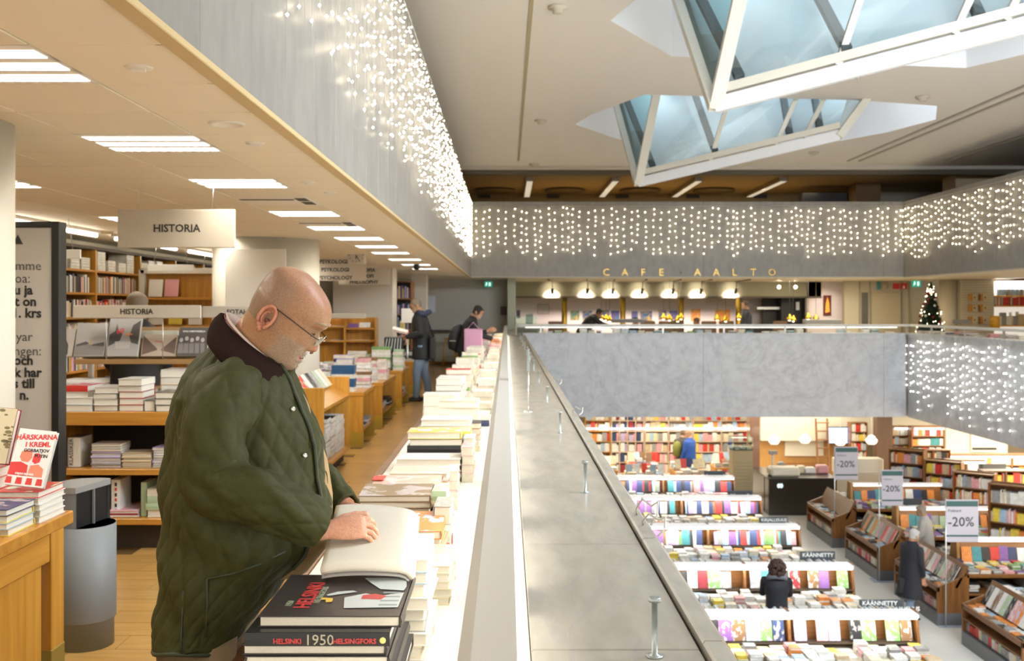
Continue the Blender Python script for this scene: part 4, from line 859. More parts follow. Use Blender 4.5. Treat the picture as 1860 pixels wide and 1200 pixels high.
# books facing out on the sloped ledge
def scene_art(kind):
    def f(o, w_, h, t):
        g1 = mat('print_mid_grey', (.22, .20, .19), .5); g2 = mat('print_pale_grey', (.48, .45, .42), .5); g3 = mat('print_dark_grey', (.07, .065, .06), .5); rd = MATS['print_bright_red']; z = t
        def poly(p, m_, nm='picture_print', dz=.001): q = MB(); q.add([(x * w_ / 2, y * h / 2, z + dz) for x, y in p], [tuple(range(len(p)))]); q.build(nm, m_, o)
        def M(x, y, a=.0, zz=.0016): return Matrix.Translation((x * w_ / 2, y * h / 2, z + zz)) @ Matrix.Rotation(a, 4, 'Z')
        if kind == 'church': poly([(-.9, -.9), (.6, -.9), (.55, -.2), (.3, .2), (.15, .6), (.0, .2), (-.3, -.1), (-.5, -.5), (-.9, -.6)], g3)
        if kind == 'ship':
            poly([(-.95, -.35), (-.3, -.25), (.3, -.28), (.95, -.4), (.95, -.95), (-.95, -.95)], g1); poly([(-.9, -.3), (-.3, -.12), (.0, -.26), (-.9, -.42)], g3, dz=.0015); poly([(-.12, -.3), (.02, .12), (.2, -.3)], mat('print_sand', (.5, .38, .25), .5), dz=.002)
            poly([(.2, -.28), (.9, -.15), (.95, -.4), (.1, -.38)], g3, dz=.0015)
        if kind == 'sixty':
            poly([(-.9, .1), (-.55, .3), (-.5, .7), (-.4, .3), (-.1, .15), (-.2, -.2), (-.9, -.5)], g3); poly([(.35, .05), (.5, .6), (.95, .85), (.95, -.4), (.5, -.3)], g3); poly([(-.5, -.25), (.5, -.25), (.45, -.6), (-.4, -.6)], g2, dz=.0015)
            text('60', .052, rd, o, M(-.25, .28, .15), 'cover_lettering', .001, world=False); text('LUVUN', .016, mat('print_orange', (.8, .22, .02), .4), o, M(.3, .12), 'cover_lettering', .001, world=False)
        if kind == 'street':
            poly([(-.95, .9), (-.1, -.3), (-.1, -.45), (-.95, -.9)], mat('print_sepia', (.14, .09, .07), .5)); poly([(.95, .8), (.25, -.2), (.1, -.45), (.95, -.8)], MATS['print_sepia']); text('Porvoo', .020, rd, o, M(0, .35), 'cover_lettering', world=False)
        if kind == 'crowd':
            text('OOLI OMISTUKSELLA', .0165, MATS['cover_white'], o, M(0, .72), 'cover_lettering', .0006, world=False)
            for k in range(5):
                poly([(-.8 + .36 * k + .13 * math.cos(a), .12 + .1 * (k % 2) + .16 * math.sin(a)) for a in [j * PI / 4 for j in range(8)]], g2); poly([(-.95 + .36 * k, -.1), (-.65 + .36 * k, -.1), (-.6 + .36 * k, -.8), (-1 + .4 * k, -.8)], g1, dz=.0014)
    return f
for lab, px0, px1, py0, rgb, kind in (('grey book with a dark church tower picture, leftmost on the sloped ledge', 92, 135, 602, (.50, .46, .42), 'church'), ('pale grey book with a sailing boat picture on the sloped ledge', 138, 193, 592, (.42, .40, .38), 'ship'),
     ('book with red 60 lettering over a grey town picture', 196, 254, 582, (.36, .34, .32), 'sixty'), ('wide sepia street picture book on the sloped ledge', 258, 321, 613, (.45, .36, .28), 'street'), ('dark book of group portraits on the sloped ledge', 324, 378, 600, (.10, .09, .08), 'crowd')):
    D = 7.02; x0, x1 = at(px0, D), at(px1, D); h = (zat(py0, D) - 1.25) / math.sin(math.radians(70)); 
    lean(lab, ((x0 + x1) / 2, D + .02, 1.262 + h / 2 * math.sin(math.radians(70))), x1 - x0, h, .025, rgb, math.radians(70), 0, scene_art(kind))
q = MB(); q.bbox(at(257, 7.15), at(325, 7.15), 7.13, 7.15, zat(614, 7.15), zat(600, 7.15), .002); tag(q.build('shelf_label', mat('label_cream', (.62, .60, .48), .5)), 'blank cream label strip above the wide street book', 'label')
# stacks on the counter
D = YU + .04
def ust(lab, px0, px1, pyt, n, cols, z0=.92, D=D, dep=.24, **k):
    x0, x1 = at(px0, D), at(px1, D); stack(lab, (x0 + x1) / 2, D + dep / 2, z0, zat(pyt, D), x1 - x0, dep, n, cols, jit=.005, **k)
ust('flat white stack, leftmost on the history counter', 110, 168, 722, 2, ['white', 'pale blue'])
ust('dark-lined white stack on the history counter', 170, 213, 703, 4, ['white', 'black', 'white', 'black'], sides=['B'])
ust('red-lined tall stack on the history counter', 215, 259, 688, 5, ['white', 'dark red', 'dark red', 'red', 'dark red'], sides=['B'])
ust('black-lined low stack on the history counter', 261, 281, 727, 1, ['black'], sides=['B'])
ust('three-book stack with dark edges at the coat', 282, 323, 712, 3, ['black', 'black', 'black'], sides=['B'], D=YU + .02)
ust('cream pair beside the quilted coat', 326, 360, 723, 2, ['cream', 'beige'])
D2 = YU + .34
ust('rear white pile under the ledge, left end', 109, 175, 690, 6, ['white', 'pink', 'cream', 'white', 'white', 'cream'], D=D2)
ust('rear pile with a red-topped book', 118, 160, 700, 3, ['red', 'white', 'white'], D=YU + .08, z0=.965)
ust('rear beige stack near the coat under the ledge', 292, 345, 671, 5, ['white', 'beige', 'beige', 'cream', 'white'], D=D2)
ust('rear grey stack with a green leaf card', 250, 288, 705, 4, ['orange', 'white', 'cream', 'white'], D=D2)
# lower shelves
D3 = YU + .05
x0 = at(110, D3); book('thick grey upright book with black sprayed cover on the middle shelf', (x0 + .08, D3 + .12, .542), .085, .2, .2, (.22, .19, .18), 'L', group=None); 
text('KLASSIKER', .038, mat('print_shadow', (.08, .07, .065), .5), None, face_cam(x0 + .065, D3 + .015, .645) @ Matrix.Rotation(PI / 2, 4, 'Z'), 'spine_lettering', .0006)
tag(bpy.context.scene.objects['spine_lettering'] if False else C.objects[-1], 'dark rotated title on the thick grey upright book', 'lettering')
ust('cream paperback stack on the middle shelf', 165, 219, 806, 10, ['beige', 'grey', 'beige', 'lilac', 'grey', 'lilac', 'grey', 'lilac', 'grey', 'lilac'], z0=.542, D=D3, dep=.17)
ust('yellow paperback stack on the middle shelf', 222, 275, 822, 8, ['beige', 'cream', 'beige', 'cream', 'beige', 'cream', 'beige', 'cream'], z0=.542, D=D3, dep=.17)
ust('lilac paperback stack beside the coat on the middle shelf', 277, 312, 813, 8, ['lilac', 'grey', 'lilac', 'grey', 'grey', 'lilac', 'lilac', 'grey'], z0=.542, D=D3, dep=.17)
ust('pink-spined pair low on the bottom shelf', 196, 250, 926, 4, ['pink', 'white', 'dark red', 'white'], z0=.212, D=D3, sides=['F'])
ust('green and cream stack on the bottom shelf', 266, 300, 888, 4, ['cream', 'pale green', 'pale green', 'cream'], z0=.212, D=D3, sides=['B', 'F', 'F', 'B'])
o = book('green upright book on the bottom shelf', (at(264, D3), D3 + .12, .212 + .115), .19, .225, .038, PAL['pale green'], 'R'); o.rotation_euler = Matrix(((0, 0, -1), (-1, 0, 0), (0, 1, 0))).to_euler()
o = book('tall white upright book with red spine print beside the bin', (at(216, D3), D3 + .12, .212 + .125), .19, .24, .06, PAL['white'], 'R'); o.rotation_euler = Matrix(((0, 0, -1), (-1, 0, 0), (0, 1, 0))).to_euler()
for k in range(6):
    q = MB(); q.box(-.012 + .004 * (k % 2), .012, -.0008, 0, -.008, .006); q.build('spine_print', MATS['print_bright_red'] if k % 2 else ink, None)
    p = C.objects[-1]; p.parent = o; p.matrix_local = Matrix.Identity(4); p.location = (.0985, .09 - .035 * k, .03); p.rotation_euler = (0, 0, PI / 2)
ust('flat box of books behind the bin', 118, 200, 868, 1, ['beige'], z0=.44, D=D3 + .2); 
# ======================= wall bookcases on the left =======================
XW = -4.62
for i, (y0, y1) in enumerate(((7.6, 9.9), (9.9, 11.2), (11.2, 12.56), (12.56, 13.9), (13.9, 15.2), (15.2, 17.5))):
    t = thing('bookcase', ('%s oak wall bookcase along the left wall' % nth(i)), 'bookcase', (XW, y0, 0), group='oak wall bookcases')
    for j, z in enumerate((.1, .5, .9, 1.22, 1.48, 1.745, 2.0)):
        q = MB(); q.bbox(XW - .32, XW + .0, y0 + .02, y1 - .02, z, z + .025, .003); q.build('shelf', oak, t, world=True)
    for y in (y0, y1 - .02):
        q = MB(); q.box(XW - .32, XW + .005, y, y + .02, 0, 2.27); q.build('side_panel', oakz, t, world=True)
    q = MB(); q.box(XW - .33, XW - .32, y0, y1, 0, 2.27); q.build('back_panel', oakz, t, world=True)
    q = MB(); q.bbox(XW - .32, XW + .02, y0, y1, 2.25, 2.285, .004); q.build('top_board', mat('dull_dark_trim', (.05, .03, .015), .6), t, world=True)
# upright books (visible ones individually) on three shelves, spines facing +x
def uprow_y(where, y0, y1, z, hs, cols, maxn=40):
    y = y0; i = 0; M = Matrix(((1, 0, 0), (0, 0, 1), (0, -1, 0)))
    while y < y1 - .03 and i < maxn:
        th = R.uniform(.022, .045); h = R.uniform(*hs); cn = R.choice(cols)
        o = book('%s upright book, %s on the %s' % (cn, nth(i).replace('nearest', 'first'), where), (XW - .11, y, z + h / 2), .16, h, th - .001, PAL[cn], 'R')
        o.rotation_euler = Matrix(((1, 0, 0), (0, 0, 1), (0, -1, 0))).to_euler(); o.location.z = z + h / 2; y += th; i += 1; NB[0] += 1
uprow_y('second shelf of the third wall bookcase', 11.3, 12.5, 1.77, (.17, .2), ['black', 'grey', 'cream', 'beige', 'red', 'white', 'navy', 'red', 'brown'])
uprow_y('second shelf of the second wall bookcase', 9.95, 11.1, 1.77, (.17, .2), ['white', 'cream', 'beige', 'black', 'pale blue', 'navy', 'pink'])
q = MB()
for (y0, y1) in ((7.7, 9.8), (9.95, 11.15), (11.25, 12.5), (12.6, 13.8), (13.95, 15.1), (15.3, 17.4)):
    for z, h in ((1.505, .2), (1.245, .2), (.925, .24), (.525, .26)):
        y = y0
        while y < y1:
            th = R.uniform(.02, .045); hh = h * R.uniform(.75, 1); q.box(XW - .19, XW - .03, y, y + th - .002, z, z + hh, 0, PAL[R.choice(warmc)]); y += th
    if y0 > 12.5 or y0 < 9:
        y = y0
        while y < y1:
            th = R.uniform(.02, .045); q.box(XW - .19, XW - .03, y, y + th - .002, 1.77, 1.77 + .2 * R.uniform(.8, 1), 0, PAL[R.choice(warmc)]); y += th
    y = y0 + .05
    while y < y1 - .25:
        zz = 2.025
        for b in range(R.randint(3, 7)): th = R.uniform(.02, .04); q.box(XW - .25, XW - .02, y, y + .22, zz, zz + th - .003, 0, (.72, .70, .62)); zz += th
        y += R.uniform(.24, .34)
tag(q.build('wall_shelf_books', bookstuff), 'blurred rows and piles of books in the left wall bookcases', 'books', kind='stuff')
tubeglow = emit('tube_glow', (1, .93, .78), 8)
for i, (y0, y1) in enumerate(((8.0, 10.0), (10.4, 12.4), (12.8, 14.8), (15.2, 17.2))):
    t = thing('tube_light', nth(i) + ' bare fluorescent tube above the left wall bookcases', 'ceiling light', (-4.1, y0, ZC), group='tubes above the wall bookcases')
    q = MB(); q.bbox(-4.13, -4.07, y0, y1, ZC - .03, ZC, .005); q.build('housing', fixh, t, world=True)
    q = MB(); q.tube([(-4.1, y0 + .05, ZC - .05), (-4.1, y1 - .05, ZC - .05)], .018, 8); q.build('tube', tubeglow, t, world=True)
for i, (y, px) in enumerate(((8.6, 0), (11.7, 0), (13.6, 0))):
    x = -3.95; t = thing('hanging_sign', ['first', 'second', 'third'][i] + ' small blank white sign from the left, before the wall bookcases', 'sign', (x, y, 2.1), group='white signs before the wall bookcases')
    q = MB(); q.bbox(x - .27, x + .27, y, y + .02, 2.03, 2.11, .004); q.build('panel', mat('bright_sign', (.85, .85, .82), .4), t, world=True)
    for s_ in (-.2, .2): q = MB(); q.tube([(x + s_, y + .01, 2.11), (x + s_ * .8, y + .01, ZC)], .003, 4); q.build('wire', steel, t, world=True)
# end display with pale frame near the column
t = thing('display_rack', 'oak end rack with pale frame and face-out books left of the thick column', 'shelf', (-4.2, 12.6, 0))
q = MB(); q.box(-4.6, -3.5, 12.6, 12.64, 0, 2.05); q.build('back_panel', oakz, t, world=True)
q = MB(); q.bbox(-4.62, -4.55, 12.5, 12.6, 0, 2.08, .003); q.build('frame_post', white, t, world=True)
q = MB(); q.bbox(-4.6, -3.5, 12.5, 12.6, 2.03, 2.1, .003); q.build('frame_top', white, t, world=True)
for z in (1.0, 1.35, 1.7):
    q = MB(); q.bbox(-4.55, -3.6, 12.38, 12.6, z, z + .03, .003); q.build('shelf', oak, t, world=True)
for i, (x, z, c) in enumerate(((-4.4, 1.73, 'white'), (-4.2, 1.73, 'pink'), (-4.4, 1.38, 'white'), (-4.15, 1.38, 'yellow'), (-3.9, 1.38, 'white'))):
    o = lean('%s face-out book, %s on the oak end rack' % (c, CN[i].replace('topmost', 'first').replace(' from the top', '')), (x, 12.5, z + .115), .17, .22, .02, PAL[c], math.radians(78), 0); 
# ======================= gondola and low tables beside the aisle =======================
t = thing('book_gondola', 'oak gondola with sloped top shelf and end panels behind the reading man', 'shelf', (-2.1, 9.0, 0))
gy0, gy1, gx = 9.0, 10.5, -1.655
for y in (gy0, gy1 - .04):
    q = MB(); q.bbox(-2.45, gx, y, y + .04, .12, .88, .003); q.build('end_panel', oakz, t, world=True)
q = MB(); q.prism([(gx + .0, gy0 + .04, .66), (gx, gy0 + .04, .69), (-2.1, gy0 + .04, .90), (-2.1, gy0 + .04, .87)], (0, gy1 - gy0 - .08, 0)); q.build('sloped_shelf', oak, t, world=True)
q = MB(); q.bbox(-2.4, gx + .01, gy0 + .04, gy1 - .04, .12, .16, .003); q.build('bottom_shelf', oak, t, world=True)
q = MB(); q.box(-2.15, -2.1, gy0 + .04, gy1 - .04, .12, .88); q.build('back_panel', oakz, t, world=True)
q = MB(); q.box(-2.4, gx - .06, gy0 + .02, gy1 - .02, 0, .12); q.build('plinth', dk, t, world=True)
ang = math.atan2(.21, .445)
for i, (y, c) in enumerate(((9.13, 'red'), (9.3, 'red'), (9.47, 'white'), (9.64, 'black'), (9.81, 'grey'), (9.98, 'pale green'), (10.15, 'white'), (10.32, 'cream'))):
    o = book('%s face-up book, %s on the sloped gondola shelf' % (c, nth(i).replace('nearest', 'first')), (-1.90, y, .875), .21, .15, .02, PAL[c], 'B', (0, math.radians(52), 0), None, art=True); NB[0] += 1
for i, (y, n, cs, zt_) in enumerate(((9.18, 8, ['grey', 'white', 'red', 'red', 'white'], .40), (9.45, 9, ['black', 'black', 'lilac', 'white'], .56), (9.72, 8, ['black', 'pink', 'white'], .54), (10.0, 8, ['white', 'grey'], .53), (10.27, 7, ['white', 'pink'], .5))):
    stack('%s stack low in the aisle gondola' % nth(i), -1.79, y, .162, zt_, .2, .22, n, cs, sides=['R', 'R'], jit=.008)
for i, (y0, y1, zt_) in enumerate(((11.5, 12.5, .63), (13.3, 14.9, .60), (15.8, 16.9, .60), (18.4, 19.5, .6))):
    t = thing('low_table', nth(i) + ' low oak book table along the aisle behind the gondola', 'table', (-2.0, y0, 0), group='low oak tables along the aisle')
    x0, x1 = (-2.12 if i == 0 else -3.1), -1.65
    q = MB(); q.bbox(x0, x1, y0, y1, zt_ - .05, zt_, .004); q.build('table_top', oak, t, world=True)
    for y in (y0 + .01, y1 - .05):
        q = MB(); q.bbox(x0 + .1, x1 - .01, y, y + .04, 0, zt_ - .05, .003); e = q.build('end_panel', oakz, t, world=True)
        q = MB(); q.box(x0 + .098, x1 - .008, y - .002, y + .042, 0, .16); q.build('kick_plate', mat('kick_brass', (.50, .33, .05), .3, .3), e, world=True)
    q = MB(); q.bbox(x0 + .12, x1 - .02, y0 + .06, y1 - .06, .16, .19, .003); q.build('shelf', oak, t, world=True)
    q = MB(); pile(q, x0 + .15, x1 - .03, y0 + .1, y1 - .1, .19, 3, 3, 6, ['white', 'red', 'black', 'grey']); tag(q.build('under_table_books', bookstuff), 'books on the lower shelf of the %s low oak table' % nth(i), 'books', kind='stuff')
def tst(lab, x, y, z0, zt_, n, cols, sides=None, w_=.22, d=.17): stack(lab, x, y, z0, zt_, w_, d, n, cols, sides, jit=.008)
tst('thick dark blue stack on the nearest low table', -1.90, 11.65, .63, .93, 6, ['dark blue', 'dark blue', 'white', 'dark blue', 'dark blue', 'white'], ['F', 'F', 'B'], .27)
tst('tall pink-edged stack at the aisle corner', -1.745, 12.2, .63, .98, 9, ['pink', 'brown', 'white'], ['F', 'B'], .17)
tst('lilac mixed stack behind the dark blue stack', -1.97, 12.2, .63, .97, 8, ['lilac', 'purple', 'white', 'grey'], None, .2)
tst('brown mixed stack on the second low table', -1.88, 13.45, .60, .93, 8, ['brown', 'white', 'pink'], None, .26)
tst('white and black stack on the second low table', -2.2, 13.5, .60, .96, 8, ['lilac', 'navy', 'white', 'grey'], None, .26)
tst('pink stack at the corner of the second low table', -1.73, 13.9, .60, .88, 6, ['pink', 'white', 'red'], None, .13)
tst('green-topped stack on the third low table', -2.0, 15.95, .60, .97, 9, ['green', 'pale green', 'white', 'pale green'], ['F', 'B'], .3)
tst('second green stack on the third low table', -1.73, 15.95, .60, .93, 8, ['pale green', 'white', 'pale green'], ['F', 'B'], .16)
tst('pale stack at the far left of the third low table', -2.4, 16.0, .60, .90, 7, ['white', 'grey', 'cream'], None, .3)
q = MB(); pile(q, -3.05, -2.35, 13.35, 14.8, .60, 4, 5, 9, ['white', 'lilac', 'navy', 'pink', 'grey', 'cream']); pile(q, -3.05, -1.7, 16.2, 16.8, .60, 5, 3, 9, ['green', 'white', 'pale green', 'pink']); pile(q, -1.95, -1.72, 14.1, 14.8, .60, 1, 3, 7, ['white', 'pink']); pile(q, -3.0, -1.7, 18.5, 19.4, .6, 5, 3, 8, ['white', 'lilac', 'red', 'black'])
tag(q.build('low_table_books', bookstuff), 'blurred book piles on the rear parts of the low oak tables', 'books', kind='stuff')
# stepped oak display behind, under a grey board
t = thing('display_shelf', 'stepped oak display with pictures books before the white far column', 'shelf', (-2.8, 16.9, 0))
for i, (x0, x1, z) in enumerate(((-3.45, -2.85, 1.02), (-2.84, -2.3, 1.02), (-3.45, -2.85, 1.27), (-2.84, -2.3, 1.24))):
    q = MB(); q.bbox(x0, x1, 17.5, 17.75, z - .03, z, .003); q.build('shelf', oak, t, world=True)
for x in (-3.46, -2.86, -2.32):
    q = MB(); q.box(x, x + .03, 17.5, 17.8, 0, 1.42); q.build('side_panel', oakz, t, world=True)
q = MB(); q.box(-3.45, -2.3, 17.78, 17.8, 0, 1.42); q.build('back_panel', oakz, t, world=True)
for i, (px0, px1, py0, z, c) in enumerate(((600, 631, 592, 1.27, 'brown'), (634, 672, 622, 1.02, 'cream'), (652, 672, 586, 1.24, 'white'), (632, 650, 588, 1.24, 'purple'), (600, 628, 618, 1.02, 'white'))):
    D = 17.55; x0, x1 = at(px0, D), at(px1, D); h = min(.3, zat(py0, D) - z); lean(['dark brown portrait book on the stepped display', 'cream flower picture book on the stepped display', 'white card on the stepped display', 'purple-topped book on the stepped display', 'white book at the left of the stepped display'][i], ((x0 + x1) / 2, D + .06, z + h / 2 + .004), x1 - x0, h, .02, PAL[c], math.radians(84), 0)
hang('low grey sign board before the white far column', 600, 664, 569, 578, 17.2, [], 624, .05, .05, strings=False, th=.015)
# dark bookcase and notices at the back
t = thing('bookcase', 'dark bookcase with brown frame beyond the white far column', 'bookcase', (-2.2, 21, 0))
q = MB(); q.box(-2.42, -1.98, 21.2, 21.24, 0, 2.12); q.build('back_panel', black, t, world=True)
for x in (-2.42, -2.02): q = MB(); q.bbox(x, x + .05, 20.95, 21.24, 0, 2.14, .003); q.build('side_panel', brownz, t, world=True)
for z in (.4, .8, 1.1, 1.42, 1.76, 2.12): q = MB(); q.bbox(-2.42, -1.98, 20.95, 21.24, z, z + .03, .003); q.build('shelf', brown, t, world=True)
q = MB()
for z in (.43, .83, 1.13, 1.45, 1.79): spines(q, -2.35, -2.05, 21.0, z, .18, .27, .15, ['yellow', 'navy', 'pale blue', 'beige', 'black', 'purple', 'pink'])
tag(q.build('bookcase_books', bookstuff), 'books in the dark bookcase beyond the white far column', 'books', kind='stuff')
def plate(name, label, cat, px0, px1, py0, py1, D, m, grp=None, th=.02):
    q = MB(); q.bbox(at(px0, D), at(px1, D), D, D + th, zat(py1, D), zat(py0, D), .003); return tag(q.build(name, m), label, cat, grp)
plate('notice_board', 'white notice panel on a stand left of the walking man', 'sign', 729, 752, 560, 586, 18.5, white); q = MB(); q.tube([(at(740, 18.6), 18.6, .0), (at(740, 18.6), 18.6, 1.32)], .02, 8); q.lathe([(.18, 0), (.18, .02), (.02, .03)], (at(740, 18.6), 18.6, 0), 20); q.build('stand', steel, C.objects[-1], world=True)
plate('wall_sign', 'white wall sign with a small blue emblem behind the walking man', 'sign', 777, 791, 537, 567, 27.9, mat('sign_bluewhite', (.75, .80, .88), .4))
plate('poster', 'dark red poster on the grey back wall', 'poster', 909, 921, 556, 572, 27.95, mat('poster_maroon', (.09, .03, .04), .5)); plate('poster', 'pale poster below the dark red one on the grey back wall', 'poster', 909, 921, 575, 588, 27.95, mat('poster_pale', (.55, .52, .46), .5))
exitg = mat('exit_green', (.01, .30, .22), .4, em=(.01, .5, .35), es=.25)
def exit_sign(label, px0, px1, py0, py1, D, m=exitg, glow=.0):
    t = thing('exit_sign', label, 'sign', (at(px0, D), D, zat(py1, D))); q = MB(); q.bbox(at(px0, D), at(px1, D), D, D + .05, zat(py1, D), zat(py0, D), .004); q.build('panel', m, t, world=True)
    w_ = at(px1, D) - at(px0, D); h = zat(py0, D) - zat(py1, D); cz = zat((py0 + py1) / 2, D); x0 = at(px0, D); wm = mat('pictogram_white', (.8, .9, .85), .4, em=(.7, 1, .85), es=.5); q = MB(); y = D - .003
    q.ball((x0 + w_ * .28, y, cz + h * .28), h * .10, sq=(1, .1, 1)); q.bar((x0 + w_ * .27, y, cz + h * .18), (x0 + w_ * .23, y, cz - h * .08), h * .15, .003, up=(0, 1, 0)); q.bar((x0 + w_ * .23, y, cz - h * .05), (x0 + w_ * .34, y, cz - h * .18), h * .1, .003, up=(0, 1, 0)); q.bar((x0 + w_ * .22, y, cz - h * .08), (x0 + w_ * .12, y, cz - h * .3), h * .1, .003, up=(0, 1, 0)); q.bar((x0 + w_ * .2, y, cz + h * .1), (x0 + w_ * .4, y, cz + h * .05), h * .07, .003, up=(0, 1, 0)); q.build('running_figure', wm, t, world=True)
    q = MB(); q.box(x0 + w_ * .55, x0 + w_ * .80, y, y + .002, cz - h * .32, cz + h * .32); q.build('door_symbol', wm, t, world=True)
exit_sign('green exit sign on the grey back wall above the posters', 880, 894, 511, 521, 27.5)
exit_sign('green exit sign left of the Christmas tree top', 1657, 1673, 509, 521, 29.5)
exit_sign('glowing green exit sign in the dim upper storey', 1690, 1709, 326, 337, 29.9, mat('exit_glow', (.02, .5, .3), .4, em=(.05, 1, .55), es=3.0))
redp = mat('alarm_red', (.5, .02, .02), .4)
t = thing('fire_sign', 'pair of red fire-equipment signs right of the cafe door', 'sign', (at(1622, 29.6), 29.6, 2.2))
for a, b in ((1622, 1634), (1636, 1648)): q = MB(); q.bbox(at(a, 29.6), at(b, 29.6), 29.6, 29.63, zat(525, 29.6), zat(514, 29.6), .003); q.build('panel', redp, t, world=True)
q = MB(); x = at(1642, 29.59); q.prism([(x - .04, 29.595, 2.19), (x + .04, 29.595, 2.19), (x, 29.595, 2.14)], (0, .003, 0)); q.box(x - .012, x + .012, 29.595, 29.598, 2.19, 2.24); q.build('arrow', mat('sign_white', (.85, .85, .82), .4), t, world=True)
# high bar table and stools near the back wall
t = thing('bar_table', 'narrow high bar counter against the grey back wall', 'table', (-1.6, 27.4, 0)); q = MB(); q.bbox(-2.1, -.9, 27.2, 27.7, .93, .97, .004); q.build('table_top', mat('bar_top_dark', (.05, .04, .03), .4), t, world=True)
q = MB(); q.box(-2.0, -1.0, 27.6, 27.65, .08, .93); q.build('panel', mat('panel_greenish', (.42, .42, .33), .5), t, world=True)
st_ = None
def stool(x, y, label):
    t = thing('bar_stool', label, 'stool', (x, y, 0), group='wooden bar stools'); q = MB(); q.lathe([(.16, .74), (.17, .76), (.16, .78), (.02, .785)], (x, y, 0), 18); q.build('seat', oak, t, world=True)
    for sx in (-1, 1):
        for sy in (-1, 1): q = MB(); q.tube([(x + sx * .11, y + sy * .11, .75), (x + sx * .19, y + sy * .19, 0)], .014, 7); q.build('leg', oakz, t, world=True)
    q = MB(); q.lathe([(.155, .28), (.165, .28), (.165, .295), (.155, .295)], (x, y, 0), 20); q.build('foot_ring', brass, t, world=True)
stool(-1.52, 26.6, 'wooden bar stool just right of the walking man'); stool(-1.16, 26.8, 'wooden bar stool behind the black backpack')
q = MB(); q.lathe([(.14, 0), (.14, .3), (.15, .31)], (-1.92, 22.2, 0), 16); tag(q.build('waste_basket', mat('basket_red', (.5, .08, .04), .5)), 'small red basket behind the walking man’s legs', 'basket')
# ======================= cafe level beyond the void =======================
YC = 33.0; cafew = mat('cafe_wall', (.78, .70, .66), .7)
S('wall_cafe_back', MB().box(.03, 10.2, YC, YC + .2, 0, ZC), cafew)
S('wall_cafe_side', MB().box(.03, .25, YF + 1.2, YC, 0, ZC), mat('cafe_green_wall', (.45, .47, .36), .6))
S('wall_cafe_bulkhead', MB().box(.1, 9.8, 31.0, 31.15, zat(538, 31), ZC), mat('bulkhead_green', (.40, .38, .27), .7))
S('trim_7', MB().box(.1, 9.8, 30.95, 31.2, zat(541, 31), zat(538, 31)), mat('bulkhead_edge', (.12, .10, .07), .6))
brc = mat('brass_column', (.42, .28, .04), .35, .8)
for i, px in enumerate((1025, 1131, 1237, 1341)):
    q = MB(); x = at(px, 31.1); q.tube([(x, 31.08, 0), (x, 31.08, zat(538, 31))], .085, 14); S('column_brass', q, brc)
pic = {'blue': ((.02, .10, .30), (.6, .4, .05)), 'green': ((.02, .20, .15), (.6, .35, .05)), 'orange': ((.8, .25, .03), (.7, .5, .1)), 'violet': ((.10, .06, .25), (.02, .15, .3))}
def artm(k):
    if 'painting_' + k in MATS: return MATS['painting_' + k]
    m, n, L, b = _nt('painting_' + k); tc = n.new('ShaderNodeTexCoord'); t = n.new('ShaderNodeTexNoise'); t.inputs['Scale'].default_value = 2.2; t.inputs['Distortion'].default_value = 1.5
    L.new(tc.outputs['Generated'], t.inputs['Vector']); cr = n.new('ShaderNodeValToRGB'); cr.color_ramp.elements[0].position = .4; cr.color_ramp.elements[1].position = .62
    cr.color_ramp.elements[0].color = (*pic[k][0], 1); cr.color_ramp.elements[1].color = (*pic[k][1], 1); L.new(t.outputs['Fac'], cr.inputs[0]); L.new(cr.outputs[0], b.inputs['Base Color']); MATS['painting_' + k] = m; return m
for i, (px0, px1, py0, py1, k) in enumerate(((1036, 1052, 564, 581, 'green'), (1058, 1075, 564, 581, 'blue'), (1093, 1106, 563, 579, 'blue'), (1110, 1125, 564, 581, 'violet'), (1147, 1158, 565, 581, 'violet'), (1163, 1184, 565, 582, 'blue'), (1196, 1210, 564, 581, 'blue'), (1216, 1231, 564, 580, 'violet'), (1255, 1272, 561, 583, 'orange'), (1299, 1326, 562, 584, 'orange'))):
    t = thing('painting', ['green painting, first from the left beside the first brass column', 'blue-green painting behind the leaning person in black', 'blue painting right of the leaning person', 'violet-blue painting left of the second brass column', 'dark painting behind the seated dark-haired person', 'deep blue painting with a yellow swirl', 'blue painting behind the first brass lamps of the middle group', 'violet painting left of the third brass column', 'orange painting behind the grey-clad seated person', 'wide yellow-orange painting at the right of the row'][i], 'painting', (at(px0, YC), YC - .03, zat(py1, YC)), group='paintings in the cafe')
    q = MB(); q.bbox(at(px0, YC), at(px1, YC), YC - .035, YC, zat(py1, YC), zat(py0, YC), .004); q.build('canvas', artm(k), t, world=True)
t = thing('framed_print', 'pale framed print on the pink cafe wall at left', 'picture', (at(976, YC), YC - .03, 1.4))
q = MB(); q.bbox(at(976, YC), at(998, YC), YC - .03, YC, zat(570, YC), zat(552, YC), .004); q.build('frame', mat('frame_rose', (.45, .25, .2), .5), t, world=True)
q = MB(); q.box(at(977, YC), at(997, YC), YC - .036, YC - .03, zat(569, YC), zat(553, YC)); q.build('sheet', mat('print_pale2', (.62, .58, .54), .6, noise_amt=.2, nscale=12), t, world=True)
